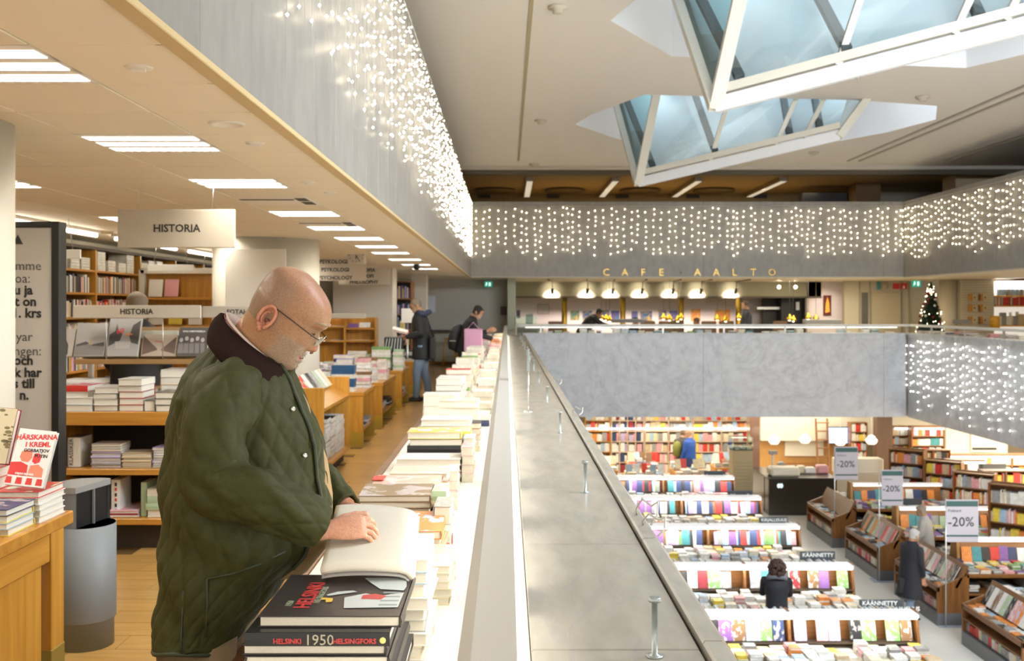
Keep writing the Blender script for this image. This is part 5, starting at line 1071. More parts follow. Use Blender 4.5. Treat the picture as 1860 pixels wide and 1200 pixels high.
for i, px in enumerate((1003, 1067, 1113, 1166, 1222, 1273, 1336)):
    x = at(px, 30.3); t = thing('track_spotlight', '%s track spotlight from the left under the cafe ceiling' % nth(i).replace('nearest', 'first'), 'spotlight', (x, 30.2, ZC), group='cafe track spotlights')
    q = MB(); q.tube([(x, 30.2, 2.13), (x, 30.35, 2.02)], .045, 10); q.build('head', mat('spot_dark', (.06, .05, .04), .4), t, world=True)
    q = MB(); q.tube([(x, 30.15, ZC), (x, 30.2, 2.12)], .012, 6); q.build('stem', MATS['spot_dark'], t, world=True)
    q = MB(); q.tube([(x - .25, 27.4, ZC - .02), (x + .0, 30.2, ZC - .02)], .015, 6); q.build('track', MATS['spot_dark'], t, world=True)
    spot('cafe_spot', (x, 30.5, 2.0), (x + .05, YC, 1.35), 90, (1, .84, .75), 66, .04)
    spot('bulkhead_spot', (x, 30.62, 2.2), (x, 31.0, 2.08), 5, (1, .85, .68), 110, .03)
pend = mat('pendant_gold', (.60, .38, .04), .15, 1)
def pendant(px, py, D, label, m, r, grp, zc):
    x, z = at(px, D), zat(py, D); t = thing('pendant_lamp', label, 'lamp', (x, D, z), group=grp)
    q = MB(); q.lathe([(r * .98, -r * .9), (r, -r * .5), (r * .85, 0), (r * .4, r * .45), (r * .35, r * .8), (r * .15, r)], (x, D, z), 16); q.build('shade', m, t, world=True)
    q = MB(); q.tube([(x, D, z + r), (x, D, zc)], .006, 5); q.build('cord', MATS['spot_dark'], t, world=True)
    q = MB(); q.ball((x, D, z - r * .6), r * .5, n=8); q.build('bulb', emit('pendant_bulb', (1, .8, .5), 8) if 'pendant_bulb' not in MATS else MATS['pendant_bulb'], t, world=True)
for i, px in enumerate((1092, 1101, 1107, 1205, 1216, 1231, 1237, 1303, 1318, 1342, 1434, 1441, 1468, 1482)):
    pendant(px, 574 + (i % 3) * 2, 28.6 + (i % 2) * .5, 'gold bell pendant lamp, %s from the left over the cafe tables' % nth(i).replace('nearest', 'first'), pend, .095, 'gold cafe pendants', ZC)
q = MB(); q.bbox(at(1112, 28), at(1170, 28), 28, 28.3, zat(586, 28), zat(579, 28), .01); tag(q.build('low_screen', mat('screen_grey', (.22, .22, .22), .5)), 'low grey partition behind the handrail left of the dark-haired sitter', 'partition')
q = MB(); q.bbox(at(1463, 28), at(1530, 28), 28, 28.3, zat(588, 28), zat(580, 28), .01); tag(q.build('low_screen', MATS['screen_grey']), 'low grey partition under the flame-coloured picture', 'partition')
for i, (px, D) in enumerate(((1010, 29.2), (1178, 29.5), (1212, 29.2), (1230, 30.5), (1290, 29.3), (1322, 29.6), (1420, 29.5))):
    x = at(px, D); t = thing('cafe_chair', 'brown upholstered cafe chair, %s from the left behind the handrail' % nth(i).replace('nearest', 'first'), 'chair', (x, D, 0), group='cafe chairs')
    q = MB(); q.bbox(x - .23, x + .23, D - .22, D + .22, .42, .48, .02); q.build('seat', mat('chair_brown', (.10, .05, .02), .5), t, world=True)
    q = MB(); q.bbox(x - .22, x + .22, D + .18, D + .23, .5, 1.18, .02); q.build('backrest', MATS['chair_brown'], t, world=True)
    for sx in (-1, 1):
        for sy in (-1, 1): q = MB(); q.tube([(x + sx * .2, D + sy * .19, .42), (x + sx * .22, D + sy * .21, 0)], .014, 6); q.build('leg', steel, t, world=True)
for i, (px, D) in enumerate(((1045, 28.6), (1150, 28.9), (1250, 28.7), (1310, 28.7), (1450, 28.7))):
    x = at(px, D); t = thing('cafe_table', 'small round cafe table, %s from the left behind the handrail' % nth(i).replace('nearest', 'first'), 'table', (x, D, 0), group='cafe tables')
    q = MB(); q.lathe([(.33, .72), (.35, .73), (.35, .745), (.02, .75)], (x, D, 0), 24); q.build('table_top', mat('table_pale', (.6, .55, .45), .3), t, world=True); q = MB(); q.lathe([(.22, 0), (.22, .02), (.03, .04), (.025, .72)], (x, D, 0), 16); q.build('pedestal', steel, t, world=True)
# kitchen corner
S('wall_kitchen', MB().box(at(1385, 32.5), at(1470, 32.5), 32.4, 32.6, 0, ZC), mat('kitchen_dark', (.04, .03, .025), .5))
t = thing('coffee_bar', 'dark coffee bar back shelf behind the standing man', 'counter', (8.3, 32, 0))
q = MB(); q.bbox(at(1370, 31.8), at(1465, 31.8), 31.8, 32.3, 0, 1.05, .01); q.build('counter', black, t, world=True)
q = MB(); q.bbox(at(1419, 31.8), at(1455, 31.8), 31.8, 32.3, 1.05, zat(541, 31.8), .01); q.build('tall_unit', mat('unit_dark', (.02, .016, .014), .4), t, world=True)
q = MB(); q.bbox(at(1375, 32), at(1416, 32), 32, 32.35, zat(562, 32), zat(557, 32), .005); q.build('shelf', steel, t, world=True)
q = MB(); q.box(at(1446, 31.6), at(1452, 31.6), 31.6, 31.62, zat(563, 31.6), zat(548, 31.6)); q.build('note', paper, t, world=True)
for i, px in enumerate((1415, 1445)):
    q = MB(); q.ball((at(px, 30), 30, zat(521, 30)), .05, n=8); tag(q.build('bare_bulb', emit('bare_bulb', (1, .9, .7), 14) if 'bare_bulb' not in MATS else MATS['bare_bulb']), ('left', 'right')[i] + ' bright bare bulb over the dark coffee bar', 'lamp')
S('wall_cafe_right', MB().box(at(1466, 31), at(1533, 31), 31, 31.2, 0, ZC), cafew)
t = thing('painting', 'tall flame-coloured picture on the right cafe wall', 'painting', (at(1495, 31), 30.96, 1.3)); q = MB(); q.bbox(at(1495, 31), at(1509, 31), 30.95, 31, zat(573, 31), zat(536, 31), .004); q.build('frame', mat('frame_maroon', (.12, .02, .01), .5), t, world=True)
q = MB(); q.prism([(at(1498, 31), 30.945, zat(568, 31)), (at(1506, 31), 30.945, zat(566, 31)), (at(1505, 31), 30.945, zat(550, 31)), (at(1502, 31), 30.945, zat(539, 31)), (at(1499, 31), 30.945, zat(552, 31))], (0, .004, 0)); q.build('flame_picture', mat('flame_paint', (.9, .35, .03), .5, em=(1, .35, .03), es=.3), t, world=True)
spot('picture_spot', (at(1500, 29.6), 29.6, 2.3), (at(1502, 31), 31, 1.5), 30, (1, .8, .75), 50)
# cream door wall
S('wall_door', MB().box(at(1534, 30), 14, 30, 30.2, 0, ZC), mat('cream_panel_wall', (.55, .49, .36), .55))
S('door_1', MB().bbox(at(1582, 30), at(1635, 30), 29.95, 30, 0, zat(530, 30), .006), mat('door_cream', (.50, .42, .28), .5))
S('window_1', MB().bbox(at(1565, 30), at(1576, 30), 29.96, 30, .3, zat(531, 30), .004), mat('door_glass_dark', (.12, .12, .10), .2))
for px in (1560, 1579, 1637, 1650): S('trim_8', MB().box(at(px, 30), at(px + 1.2, 30), 29.94, 30, 0, ZC), mat('panel_gap', (.38, .33, .23), .6))
q = MB(); q.bbox(at(1591, 30), at(1597, 30), 29.9, 29.94, zat(526, 30), zat(511, 30), .004); tag(q.build('wall_sign', mat('sign_teal', (.05, .25, .28), .4)), 'small blue and white sign above the cream door', 'sign')
q = MB(); q.lathe([(.1, 0), (.1, .04), (.06, .05)], (0, 0, 0), 20, M=Matrix.Translation((at(1606, 30), 29.98, zat(519, 30))) @ Matrix.Rotation(PI / 2, 4, 'X')); tag(q.build('wall_speaker', MATS['door_cream']), 'small round loudspeaker on the wall above the cream door', 'speaker')
# round column, slatted wall with card holders, bright shelf
q = MB(); q.lathe([(.28, 0), (.28, ZC)], (at(1730, 28.3), 28.5, 0), 32); S('column_cafe', q, mat('column_cream', (.60, .53, .40), .5))
sl = S('wall_slatted', MB().box(at(1745, 28), at(1806, 28), 28.03, 28.2, 0, ZC), MATS['panel_gap'])
q = MB(); q.bbox(-.47, .47, 0, .03, 0, .062, .006); slm = q.mesh('slat', mat('slat_cream', (.62, .56, .44), .5))
for i in range(33): link('slat', slm, sl, loc=(at(1775.5, 28), 28.0, .05 + i * .07))
for i, (px, py) in enumerate(((1766, 540), (1785, 540), (1766, 559), (1785, 559), (1766, 581), (1785, 581))):
    x, z = at(px, 28), zat(py, 28); t = thing('card_holder', '%s wooden card holder %s on the slatted wall' % (('left', 'right')[i % 2], ('in the top row', 'in the middle row', 'in the bottom row')[i // 2]), 'holder', (x, 27.9, z), group='card holders on the slatted wall')
    q = MB(); q.bbox(x - .12, x - .06, 27.85, 28, z - .1, z + .1, .004); q.build('block', oak, t, world=True); q = MB(); q.box(x - .06, x + .09, 27.9, 27.91, z - .08, z + .08); q.build('card', mat('card_cream', (.62, .52, .33), .5), t, world=True)
    q = MB(); q.ball((x + .02, 27.895, z), .022, n=6); q.build('knob', black, t, world=True)
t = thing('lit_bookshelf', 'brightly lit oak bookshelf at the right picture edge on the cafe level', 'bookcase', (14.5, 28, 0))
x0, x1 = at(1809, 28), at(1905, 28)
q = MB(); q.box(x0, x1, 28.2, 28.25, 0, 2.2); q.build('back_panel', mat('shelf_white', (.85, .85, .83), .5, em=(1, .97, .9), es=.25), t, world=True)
for z in (1.05, zat(557, 28), zat(538, 28) - .02): q = MB(); q.bbox(x0, x1, 27.95, 28.2, z, z + .04, .004); q.build('shelf', mat('shelf_orange', (.72, .34, .06), .4), t, world=True)
q = MB(); q.bbox(x0, x1, 27.93, 28.2, zat(510, 28), zat(504, 28), .01); q.build('top_board', brown, t, world=True)
q = MB(); q.box(x0, x1, 27.98, 28.02, zat(516, 28), zat(511, 28)); q.build('lamp_strip', lampstrip, t, world=True)
q = MB(); spines(q, x0, x1, 28.0, zat(557, 28) + .04, .2, .27, .15, ['white', 'red', 'cream', 'grey', 'brown'], face=.3); spines(q, x0, x1, 28.0, 1.09, .25, .4, .15, ['white', 'beige', 'grey', 'brown', 'cream'], face=.4)
for k in range(12): xx = x0 + .08 + k * .12; q.box(xx, xx + .09, 28.0, 28.12, zat(538, 28) + .02, zat(538, 28) + .2, 0, PAL[R.choice(['white', 'pale blue', 'grey'])])
tag(q.build('lit_shelf_books', bookstuff), 'books and cards in the brightly lit shelf at the right edge', 'books', kind='stuff')
q = MB(); q.lathe([(.13, 0), (.12, .3), (.10, .34)], (at(1807, 27.4), 27.4, 1.02), 14); tag(q.build('orange_lampshade', mat('shade_orange', (.65, .36, .03), .5)), 'orange tapered box below the lit bookshelf', 'container')
q = MB(); q.bbox(at(1733, 27), at(1764, 27), 27, 27.1, zat(588, 27), zat(580, 27), .01); tag(q.build('monitor', MATS['screen_grey']), 'grey monitor back in front of the slatted wall', 'monitor')
# tables of books just behind the far and right handrails
q = MB(); q.bbox(.5, XR, YF + .5, YF + 1.1, .86, .9, .005); q.bbox(XR + .5, XR + 1.1, 6, YF + 1.1, .86, .9, .005); q.box(.5, XR, YF + .9, YF + .95, 0, .86); q.box(XR + .9, XR + .95, 6, YF + 1, 0, .86)
tag(q.build('gallery_table', MATS['white_laminate']), 'long white book table along the far and right handrails', 'table')
q = MB(); pile(q, .6, XR, YF + .52, YF + .78, .9, 44, 1, 5, ['white', 'white', 'cream', 'pale blue', 'teal', 'grey', 'black', 'green'], dens=.8, t=(.02, .03)); pile(q, XR + .52, XR + .95, 12, YF + .5, .9, 1, 60, 4, ['white', 'white', 'pale blue', 'pink', 'grey', 'navy', 'purple'], dens=.85, t=(.02, .03))
tag(q.build('handrail_table_books', bookstuff), 'small stacks of books along the far handrail', 'books', kind='stuff')
q = MB(); q.box(.5, XR, YF + .45, YF + .5, 1.05, 1.075); tag(q.build('table_lamp_strip', emit('strip_soft', (1, .97, .85), 1)), 'thin bright lamp strip behind the far handrail', 'lamp')
# small till area at the corner
t = thing('till_counter', 'small glazed till counter with screens at the near cafe corner', 'counter', (.5, 27.4, 0))
q = MB(); q.bbox(.28, 1.0, 27.1, 27.6, 0, 1.05, .01); q.build('counter', mat('till_grey', (.30, .32, .27), .4), t, world=True)
q = MB(); q.bbox(at(938, 27.2), at(945, 27.2), 27.2, 27.25, zat(578, 27.2), zat(563, 27.2), .005); q.build('screen', black, t, world=True)
q = MB(); q.bbox(at(955, 27.2), at(968, 27.2), 27.1, 27.3, zat(588, 27.2), zat(570, 27.2), .01); q.build('till', MATS['till_grey'], t, world=True)
q = MB(); q.box(at(935, 27.0), at(975, 27.0), 27.0, 27.01, 1.05, zat(575, 27)); q.build('glass_screen', glass('till_glass', (.85, .95, .88)), t, world=True)
# ---- Christmas tree ----
tx, ty = at(1691, 27.6), 27.6; t = thing('christmas_tree', 'decorated Christmas tree with warm lights by the cream column', 'Christmas tree', (tx, ty, 0))
rt = random.Random(9); q = MB(); zb, ztp = .55, 2.28
for i in range(3400):
    f_ = rt.random() ** 1.25; z = zb + (ztp - zb) * f_; r = (1 - f_) * .45 + .02; a = rt.uniform(0, 2 * PI); r0 = r * rt.uniform(.2, .8)
    p0 = Vector((tx + r0 * math.cos(a), ty + r0 * math.sin(a), z)); p1 = Vector((tx + r * 1.05 * math.cos(a + rt.uniform(-.1, .1)), ty + r * 1.05 * math.sin(a), z - .05 + rt.uniform(-.05, .03)))
    d = (p1 - p0); sd = Vector((-math.sin(a), math.cos(a), 0)) * .022; q.add([p0 - sd, p0 + sd, p1, p0 + Vector((0, 0, .02))], [(0, 1, 2), (1, 0, 3), (0, 2, 3), (1, 3, 2)])
stuff(q.build('needles', mat('needles', (.012, .03, .012), .6), t, world=True))
q = MB(); q.lathe([(.045, 0), (.03, ztp - .1)], (tx, ty, 0), 10); q.build('trunk', darkwood, t, world=True)
q = MB(); q.lathe([(.2, 0), (.24, .35), (.22, .36)], (tx, ty, 0), 16); q.build('pot', mat('pot_red', (.3, .03, .02), .5), t, world=True)
bl = {'bauble_red': mat('bauble_red', (.25, .01, .02), .15, .6), 'bauble_white': mat('bauble_white', (.65, .62, .58), .2)}
for i in range(64):
    f_ = rt.random() ** 1.2 * .92; z = zb + .05 + (ztp - zb) * f_; r = (1 - f_) * .45 + .03; a = rt.uniform(0, 2 * PI); q = MB(); q.ball((tx + r * math.cos(a), ty + r * math.sin(a), z), .034, n=7); q.build('bauble', bl['bauble_red' if i % 2 else 'bauble_white'], t, world=True)
q = MB()
for i in range(90):
    f_ = rt.random() ** 1.1 * .97; z = zb + (ztp - zb) * f_; r = (1 - f_) * .47 + .04; a = rt.uniform(0, 2 * PI); q.octa((tx + r * math.cos(a), ty + r * math.sin(a), z), .010)
stuff(q.build('lights', bulb_m, t, world=True))
# ======================= ground floor =======================
RG = random.Random(21)
whiteled = emit('valance_glow', (.97, .98, 1), 1.5); rowlamp = emit('row_lamp_glow', (1, .95, .84), 3); tablelamp = emit('table_lamp_glow', (1, .95, .86), 26)
lamin = mat('table_laminate', (.55, .48, .36), .4); greyb = mat('grey_base', (.12, .125, .135), .4)
XE = 5.78; X0 = 1.6
ROWS = [14.1, 16.7, 19.7, 22.65, 25.3]
RN = ['nearest', 'second', 'third', 'fourth', 'farthest']
coldc = ['navy', 'black', 'grey', 'purple', 'red', 'white', 'pale blue', 'brown', 'teal', 'pink', 'dark red', 'lilac', 'green']
topc = ['white', 'white', 'white', 'white', 'white', 'cream', 'white', 'beige', 'pale blue', 'yellow', 'pink', 'grey', 'orange', 'white', 'cream']
def display_row(D, idx, name):
    zt = ZG + 1.12
    t = thing('display_table', '%s lamp-lit book display row on the ground floor' % name, 'display table', (X0, D, ZG), group='display rows on the ground floor')
    q = MB(); q.bbox(X0, XE, D - 1.05, D + .02, ZG + .62, ZG + .68, .006); q.build('table_top', lamin, t, world=True)
    q = MB(); q.box(X0, XE - .04, D - .98, D - .05, ZG, ZG + .62); q.build('base', brown, t, world=True)
    q = MB(); q.bbox(X0, XE, D + .0, D + .03, ZG, zt, .004); q.build('back_panel', brown, t, world=True)
    q = MB(); q.bbox(X0, XE, D + .03, D + .75, ZG + .62, ZG + .66, .004); q.build('rear_shelf', lamin, t, world=True)
    q = MB(); q.box(X0, XE - .04, D + .05, D + .7, ZG, ZG + .62); q.build('rear_base', brown, t, world=True)
    q = MB(); q.bbox(X0, XE, D - .20, D - .02, ZG + .735, ZG + .76, .004); q.build('book_ledge', MATS['dull_dark_trim'], t, world=True)
    for x in (X0, XE - .04, (X0 + XE) / 2 + .25):
        q = MB(); q.prism([(x, D - .2, ZG + .68), (x, D - .2, ZG + .80), (x, D - .1, zt + .06), (x, D + .06, zt + .06), (x, D + .06, ZG + .68)], (.04, 0, 0)); q.build('divider', brownz, t, world=True)
    q = MB(); q.bbox(X0, XE - .04, D - .25, D + .03, zt + .0, zt + .05, .004); q.build('valance', mat('valance_white', (.82, .83, .86), .35, em=(.95, .97, 1), es=.15), t, world=True)
    q = MB(); q.box(X0 + .02, XE - .08, D - .17, D - .13, zt - .015, zt - .004); q.build('lamp_strip', rowlamp, t, world=True)
    q = MB(); q.box(X0 + .05, XE - .06, D - .24, D - .215, zt - .012, zt - .003); q.build('table_lamp_strip', tablelamp, t, world=True)
    return zt
nb = 0
for idx, D in enumerate(ROWS):
    zt = display_row(D, idx, RN[idx])
    faceout = idx < 2; x = XE - .09; i = 0; tl = math.radians(74); M = None
    while x > 2.45:
        if faceout: w_ = RG.uniform(.155, .20); h = RG.uniform(.27, .31); gap = RG.choice([.005, .01, .01, .14])
        else: w_ = RG.choice([.03, .05, .06, .12, .15, .09]); h = RG.uniform(.25, .30); gap = .003
        if abs(x - w_ / 2 - ((X0 + XE) / 2 + .27)) < w_ / 2 + .03: x -= .06; 
        x -= w_; 
        if abs(x + w_ / 2 - ((X0 + XE) / 2 + .27)) < w_ / 2 + .03: x -= w_ + .05
        c = RG.choice(coldc); lab = '%s face-out book, %s from the aisle end, %s display row' % (c, nth(i).replace('nearest', 'first'), RN[idx])
        o = book(lab, (x + w_ / 2, D - .10, ZG + .765 + h / 2), round(w_, 2), round(h, 2), .022 if faceout else .03, PAL[c], 'R', (0, 0, 0), None, art=(faceout or w_ > .1)); o.rotation_euler = (tl, 0, 0); x -= gap; i += 1; nb += 1
    q = MB(); pile(q, X0 + .3, XE - .03, D - 1.03, D - .24, ZG + .68, 20, 4, 5, topc, t=(.018, .035), rnd=RG, dens=.97)
    zb_ = ZG + .66
    pile(q, X0 + .3, XE - .05, D + .32, D + .72, zb_, 20, 2, 5, topc, t=(.018, .035), rnd=RG, dens=.9)
    x = X0 + .3
    while x < XE - .1:      # upright books behind the ridge, page tops up
        w_ = RG.uniform(.02, .05); h = RG.uniform(.38, .52); q.box(x, x + w_ - .003, D + .05, D + .2, zb_, zb_ + h, 0, RG.choice([(.75, .72, .66), (.7, .66, .55), (.8, .8, .78), (.5, .4, .35)])); x += w_
    tag(q.build('display_row_books', bookstuff), 'piles of books covering the %s display row' % RN[idx], 'books', kind='stuff')
# nearest piles at the very bottom edge
D = 11.45; display_row(D, 5, 'lowest, partly out of frame'); q = MB(); pile(q, X0 + .3, XE - .03, D + .03, D + .74, ZG + .66, 18, 3, 6, topc, t=(.02, .035), rnd=RG)
for k in range(1): pile(q, X0 + .3, XE - .03, D - 1.0, D - .24, ZG + .68, 18, 4, 4, topc, rnd=RG)
tag(q.build('display_row_books', bookstuff), 'piles of books at the bottom edge, in front of the nearest display row', 'books', kind='stuff')
# extra table of piles between rows 14.1 and the bottom
def topic_sign(px0, px1, py0, py1, D, lines, label, size):
    x0, x1, z1, z0 = at(px0, D), at(px1, D), zat(py0, D), zat(py1, D); t = thing('topic_sign', label, 'sign', ((x0 + x1) / 2, D, z0))
    q = MB(); q.bbox(x0, x1, D, D + .02, z0, z1, .004); q.build('panel', mat('slate_sign', (.06, .07, .08), .4), t, world=True)
    for i, s_ in enumerate(lines): text(s_, size, MATS['sign_white'], t, face_cam(x0 + .04, D - .003, (z0 + z1) / 2 + ((len(lines) - 1) / 2 - i) * size * .95 + (.02 if len(lines) == 1 else 0)), 'sign_lettering', size * .02, 'LEFT')
    for x in (x0 + .05, x1 - .05): q = MB(); q.tube([(x, D + .01, z0), (x, D + .01, z0 - .22)], .006, 6); q.build('holder', steel, t, world=True)
topic_sign(1561, 1642, 1089, 1112, 14.3, ['KÄÄNNETTY', 'KAUNOKIRJALLISUUS'], 'dark topic sign with two lines of lettering on the nearest display row', .086)
topic_sign(1453, 1517, 1001, 1019, 16.9, ['KÄÄNNETTY'], 'dark topic sign with one line on the second display row', .09)
topic_sign(1379, 1431, 939, 953, 19.8, ['KIRJALLISUUS'], 'dark topic sign on the third display row', .085)
topic_sign(1322, 1367, 891, 905, 22.8, [], 'dark topic sign on the fourth display row', .08)
topic_sign(1279, 1318, 855, 865, 25.4, [], 'blank dark topic sign on the farthest display row', .07)
topic_sign(1641, 1675, 905, 917, 22.0, [], 'dark topic sign between the two far discount signs', .08)
topic_sign(1785, 1828, 842, 852, 24.0, [], 'dark topic sign on the right-hand bookcases', .09)
# ---- units right of the white path ----
UN = ['lowest right-hand display unit, partly out of frame', 'second right-hand display unit, behind the grey-haired walker', 'third right-hand display unit along the white path', 'fourth right-hand display unit beside the dark counter']
for ui, y0 in enumerate((14.2, 17.0, 19.75, 22.5)):
    y1 = y0 + 1.9; xm = 7.86; xe = 10.6 if ui < 3 else 10.2; ym = y0 + .95
    t = thing('display_unit', UN[ui], 'display table', (7.4, y0, ZG))
    q = MB(); q.box(7.36, xm, y0, y1, ZG, ZG + .22); q.box(7.42, xe, y0 + .04, y1 - .04, ZG, ZG + .2); q.build('grey_base', greyb, t, world=True)
    for y in (y0, y1 - .04): q = MB(); q.prism([(7.36, y, ZG + .22), (7.36, y, ZG + .66), (xm, y, ZG + .86), (xm, y, ZG + .22)], (0, .04, 0)); q.build('end_panel', brownz, t, world=True)
    q = MB(); q.bbox(7.36, 7.40, y0, y1, ZG + .58, ZG + .66, .003); q.bbox(7.36, xm, y0 + .04, y1 - .04, ZG + .42, ZG + .44, .003); q.build('low_shelf', brown, t, world=True)
    q = MB(); q.bbox(7.38, 7.66, y0 + .02, y1 - .02, ZG + .60, ZG + .63, .003); q.build('lit_shelf', mat('lit_shelf', (.8, .8, .8), .4), t, world=True)
    q = MB(); q.prism([(7.66, y0 - .0, ZG + .66), (7.70, y0, ZG + .64), (7.9, y0, ZG + 1.02), (7.86, y0, ZG + 1.04)], (0, y1 - y0, 0)); q.build('sloped_rack', brown, t, world=True)
    q = MB(); q.box(xm, xm + .04, y0, y1, ZG + .2, ZG + .9); q.build('side_panel', brownz, t, world=True)
    q = MB(); q.bbox(xm, xe, y0, y1, ZG + .82, ZG + .88, .004); q.build('table_top', brown, t, world=True)
    q = MB(); q.bbox(xm + .02, xe, y0 + .06, y1 - .06, ZG + .50, ZG + .53, .003); q.box(xm + .02, xe, ym - .02, ym + .02, ZG + .2, ZG + .82); q.build('inner_shelf', brownz, t, world=True)
    q = MB(); q.box(xe - .04, xe, y0, y1, ZG + .2, ZG + .82); q.build('side_panel', brownz, t, world=True)
    q = MB(); q.prism([(xm + .25, ym - .10, ZG + .88), (xm + .25, ym - .02, ZG + 1.26), (xm + .25, ym + .04, ZG + 1.26), (xm + .25, ym + .1, ZG + .88)], (xe - xm - .25, 0, 0)); q.build('centre_ridge', brown, t, world=True)
    q = MB(); q.prism([(xm + .25 - .05, ym - .16, ZG + .88), (xm + .2, ym - .1, ZG + 1.33), (xm + .2, ym + .1, ZG + 1.33), (xm + .2, ym + .16, ZG + .88)], (.05, 0, 0)); q.build('ridge_end', wood('ridge_end_oak', (.34, .16, .04), (.48, .26, .08), 'Z', .4) if 'ridge_end_oak' not in MATS else MATS['ridge_end_oak'], t, world=True)
    q = MB(); q.bbox(xm + .25, xe, ym - .16, ym - .0, ZG + 1.27, ZG + 1.31, .004); q.build('valance', MATS['valance_white'], t, world=True)
    q = MB(); q.box(xm + .27, xe - .02, ym - .155, ym - .12, ZG + 1.255, ZG + 1.265); q.build('lamp_strip', rowlamp, t, world=True)
    # face-out books on the ridge
    x = xm + .28; i = 0
    while x < xe - .2:
        w_ = RG.uniform(.13, .19); h = RG.uniform(.24, .29); c = RG.choice(['white', 'navy', 'pale green', 'red', 'grey', 'purple', 'orange', 'black', 'teal', 'white'])
        o = book('%s face-out book, %s from the path, ridge of %s unit' % (c, nth(i).replace('nearest', 'first'), UN[ui].split(',')[0].split(' display')[0]), (x + w_ / 2, ym - .125, ZG + .885 + h / 2), round(w_, 2), round(h, 2), .02, PAL[c], 'R', (math.radians(78), 0, 0), None, art=True); x += w_ + RG.choice([.004, .01, .02]); i += 1; nb += 1
    # books leaning on the sloped end rack facing the path
    y = y0 + .12; i = 0
    while y < y1 - .15:
        w_ = RG.uniform(.11, .15); c = RG.choice(['white', 'red', 'grey', 'pale green', 'pink', 'orange', 'black', 'brown'])
        if ui < 3: 
            o = book('%s book, %s on the sloped end rack, %s unit' % (c, nth(i), UN[ui].split(',')[0].split(' display')[0]), (7.735, y + w_ / 2, ZG + .83), .34, round(w_, 2), .02, PAL[c], 'B', (0, -math.radians(61), 0), None, art=True); nb += 1
        y += w_ + .01; i += 1
    q = MB(); pile(q, xm + .05, xe - .03, y0 + .03, ym - .18, ZG + .88, 13, 4, 3, ['white', 'pale blue', 'red', 'purple', 'yellow', 'green', 'grey', 'pink', 'navy', 'cream', 'teal', 'orange'], t=(.02, .035), rnd=RG)
    pile(q, xm + .05, xe - .03, ym + .18, y1 - .03, ZG + .88, 12, 3, 4, topc, rnd=RG)
    pile(q, 7.40, 7.66, y0 + .08, y1 - .06, ZG + .63, 2, 9, 2, ['white', 'pale blue', 'orange', 'brown', 'black', 'grey'], rnd=RG)
    for z in (ZG + .2, ZG + .53): pile(q, xm + .08, xe - .06, y0 + .08, ym - .1, z, 12, 1, 7, ['red', 'yellow', 'green', 'white', 'pale blue', 'black', 'orange', 'grey'], dens=.8, rnd=RG)
    y = y0 + .08
    while y < y1 - .08: w_ = RG.uniform(.09, .13); q.box(7.42, 7.6, y, y + w_ - .012, ZG + .235, ZG + .235 + RG.uniform(.12, .17), 0, PAL[RG.choice(['white', 'grey', 'red', 'cream', 'pale green', 'pink'])]); y += w_
    tag(q.build('display_unit_books', bookstuff), 'piles of books on and inside the ' + UN[ui], 'books', kind='stuff')
# ---- discount signs on poles ----
for i, (px, px0, px1, py0, py1, pyb) in enumerate(((1718, 1717, 1777, 907, 984, 1140), (1597, 1601, 1640, 853, 918, 1058), (1516, 1517, 1558, 811, 871, 992))):
    D = 5.46 * F / (pyb - PY); x0, x1, z1, z0 = at(px0, D), at(px1, D), zat(py0, D), zat(py1, D); xp = at(px, D)
    t = thing('discount_sign', ['nearest', 'middle', 'farthest'][i] + ' white discount sign reading -20% on a tall thin pole', 'sign', (xp, D, ZG), group='discount signs on poles')
    q = MB(); q.bbox(x0, x1, D - .01, D + .01, z0, z1, .003); q.build('panel', mat('poster_white', (.52, .50, .56), .35), t, world=True)
    h = z1 - z0; w_ = x1 - x0
    q = MB(); q.box(x0 + .01, x1 - .01, D - .013, D - .011, z1 - h * .16, z1 - h * .03); q.build('header_band', mat('header_teal', (.04, .11, .11), .4), t, world=True)
    q = MB(); q.box(x0 + .01, x1 - .01, D - .013, D - .011, z0 + h * .13, z0 + h * .17); q.build('footer_band', MATS['header_teal'], t, world=True)
    text('-20%', w_ * .40, mat('poster_ink', (.05, .05, .06), .5), t, face_cam((x0 + x1) / 2 - .02, D - .013, z0 + h * .47), 'sign_lettering', .002)
    text('Pokkarit', w_ * .12, MATS['poster_ink'], t, face_cam(x0 + .04, D - .013, z0 + h * .74), 'sign_lettering', 0, 'LEFT')
    q = MB(); q.tube([(xp, D, ZG + .02), (xp, D, z1 + .02)], .012, 8); q.build('pole', mat('pole_clear', (.6, .6, .6), .2, .5), t, world=True)
    q = MB(); q.bbox(xp - .1, xp + .95, D + .0, D + .30, ZG, ZG + .015, .004); q.build('foot_plate', mat('foot_blue', (.40, .46, .58), .3), t, world=True)
D = 24; x0, x1 = at(1682, D), at(1704, D); t = thing('discount_sign', 'small far discount sign on the bookcase tables', 'sign', (x0, D, zat(918, D))); q = MB(); q.bbox(x0, x1, D, D + .02, zat(917, D), zat(894, D), .003); q.build('panel', MATS['poster_white'], t, world=True); text('20%', .12, MATS['poster_ink'], t, face_cam((x0 + x1) / 2, D - .003, zat(905, D)), 'sign_lettering')
q = MB(); q.tube([((x0 + x1) / 2, D + .01, zat(917, D)), ((x0 + x1) / 2, D + .01, ZG)], .01, 6); q.build('pole', steel, t, world=True)
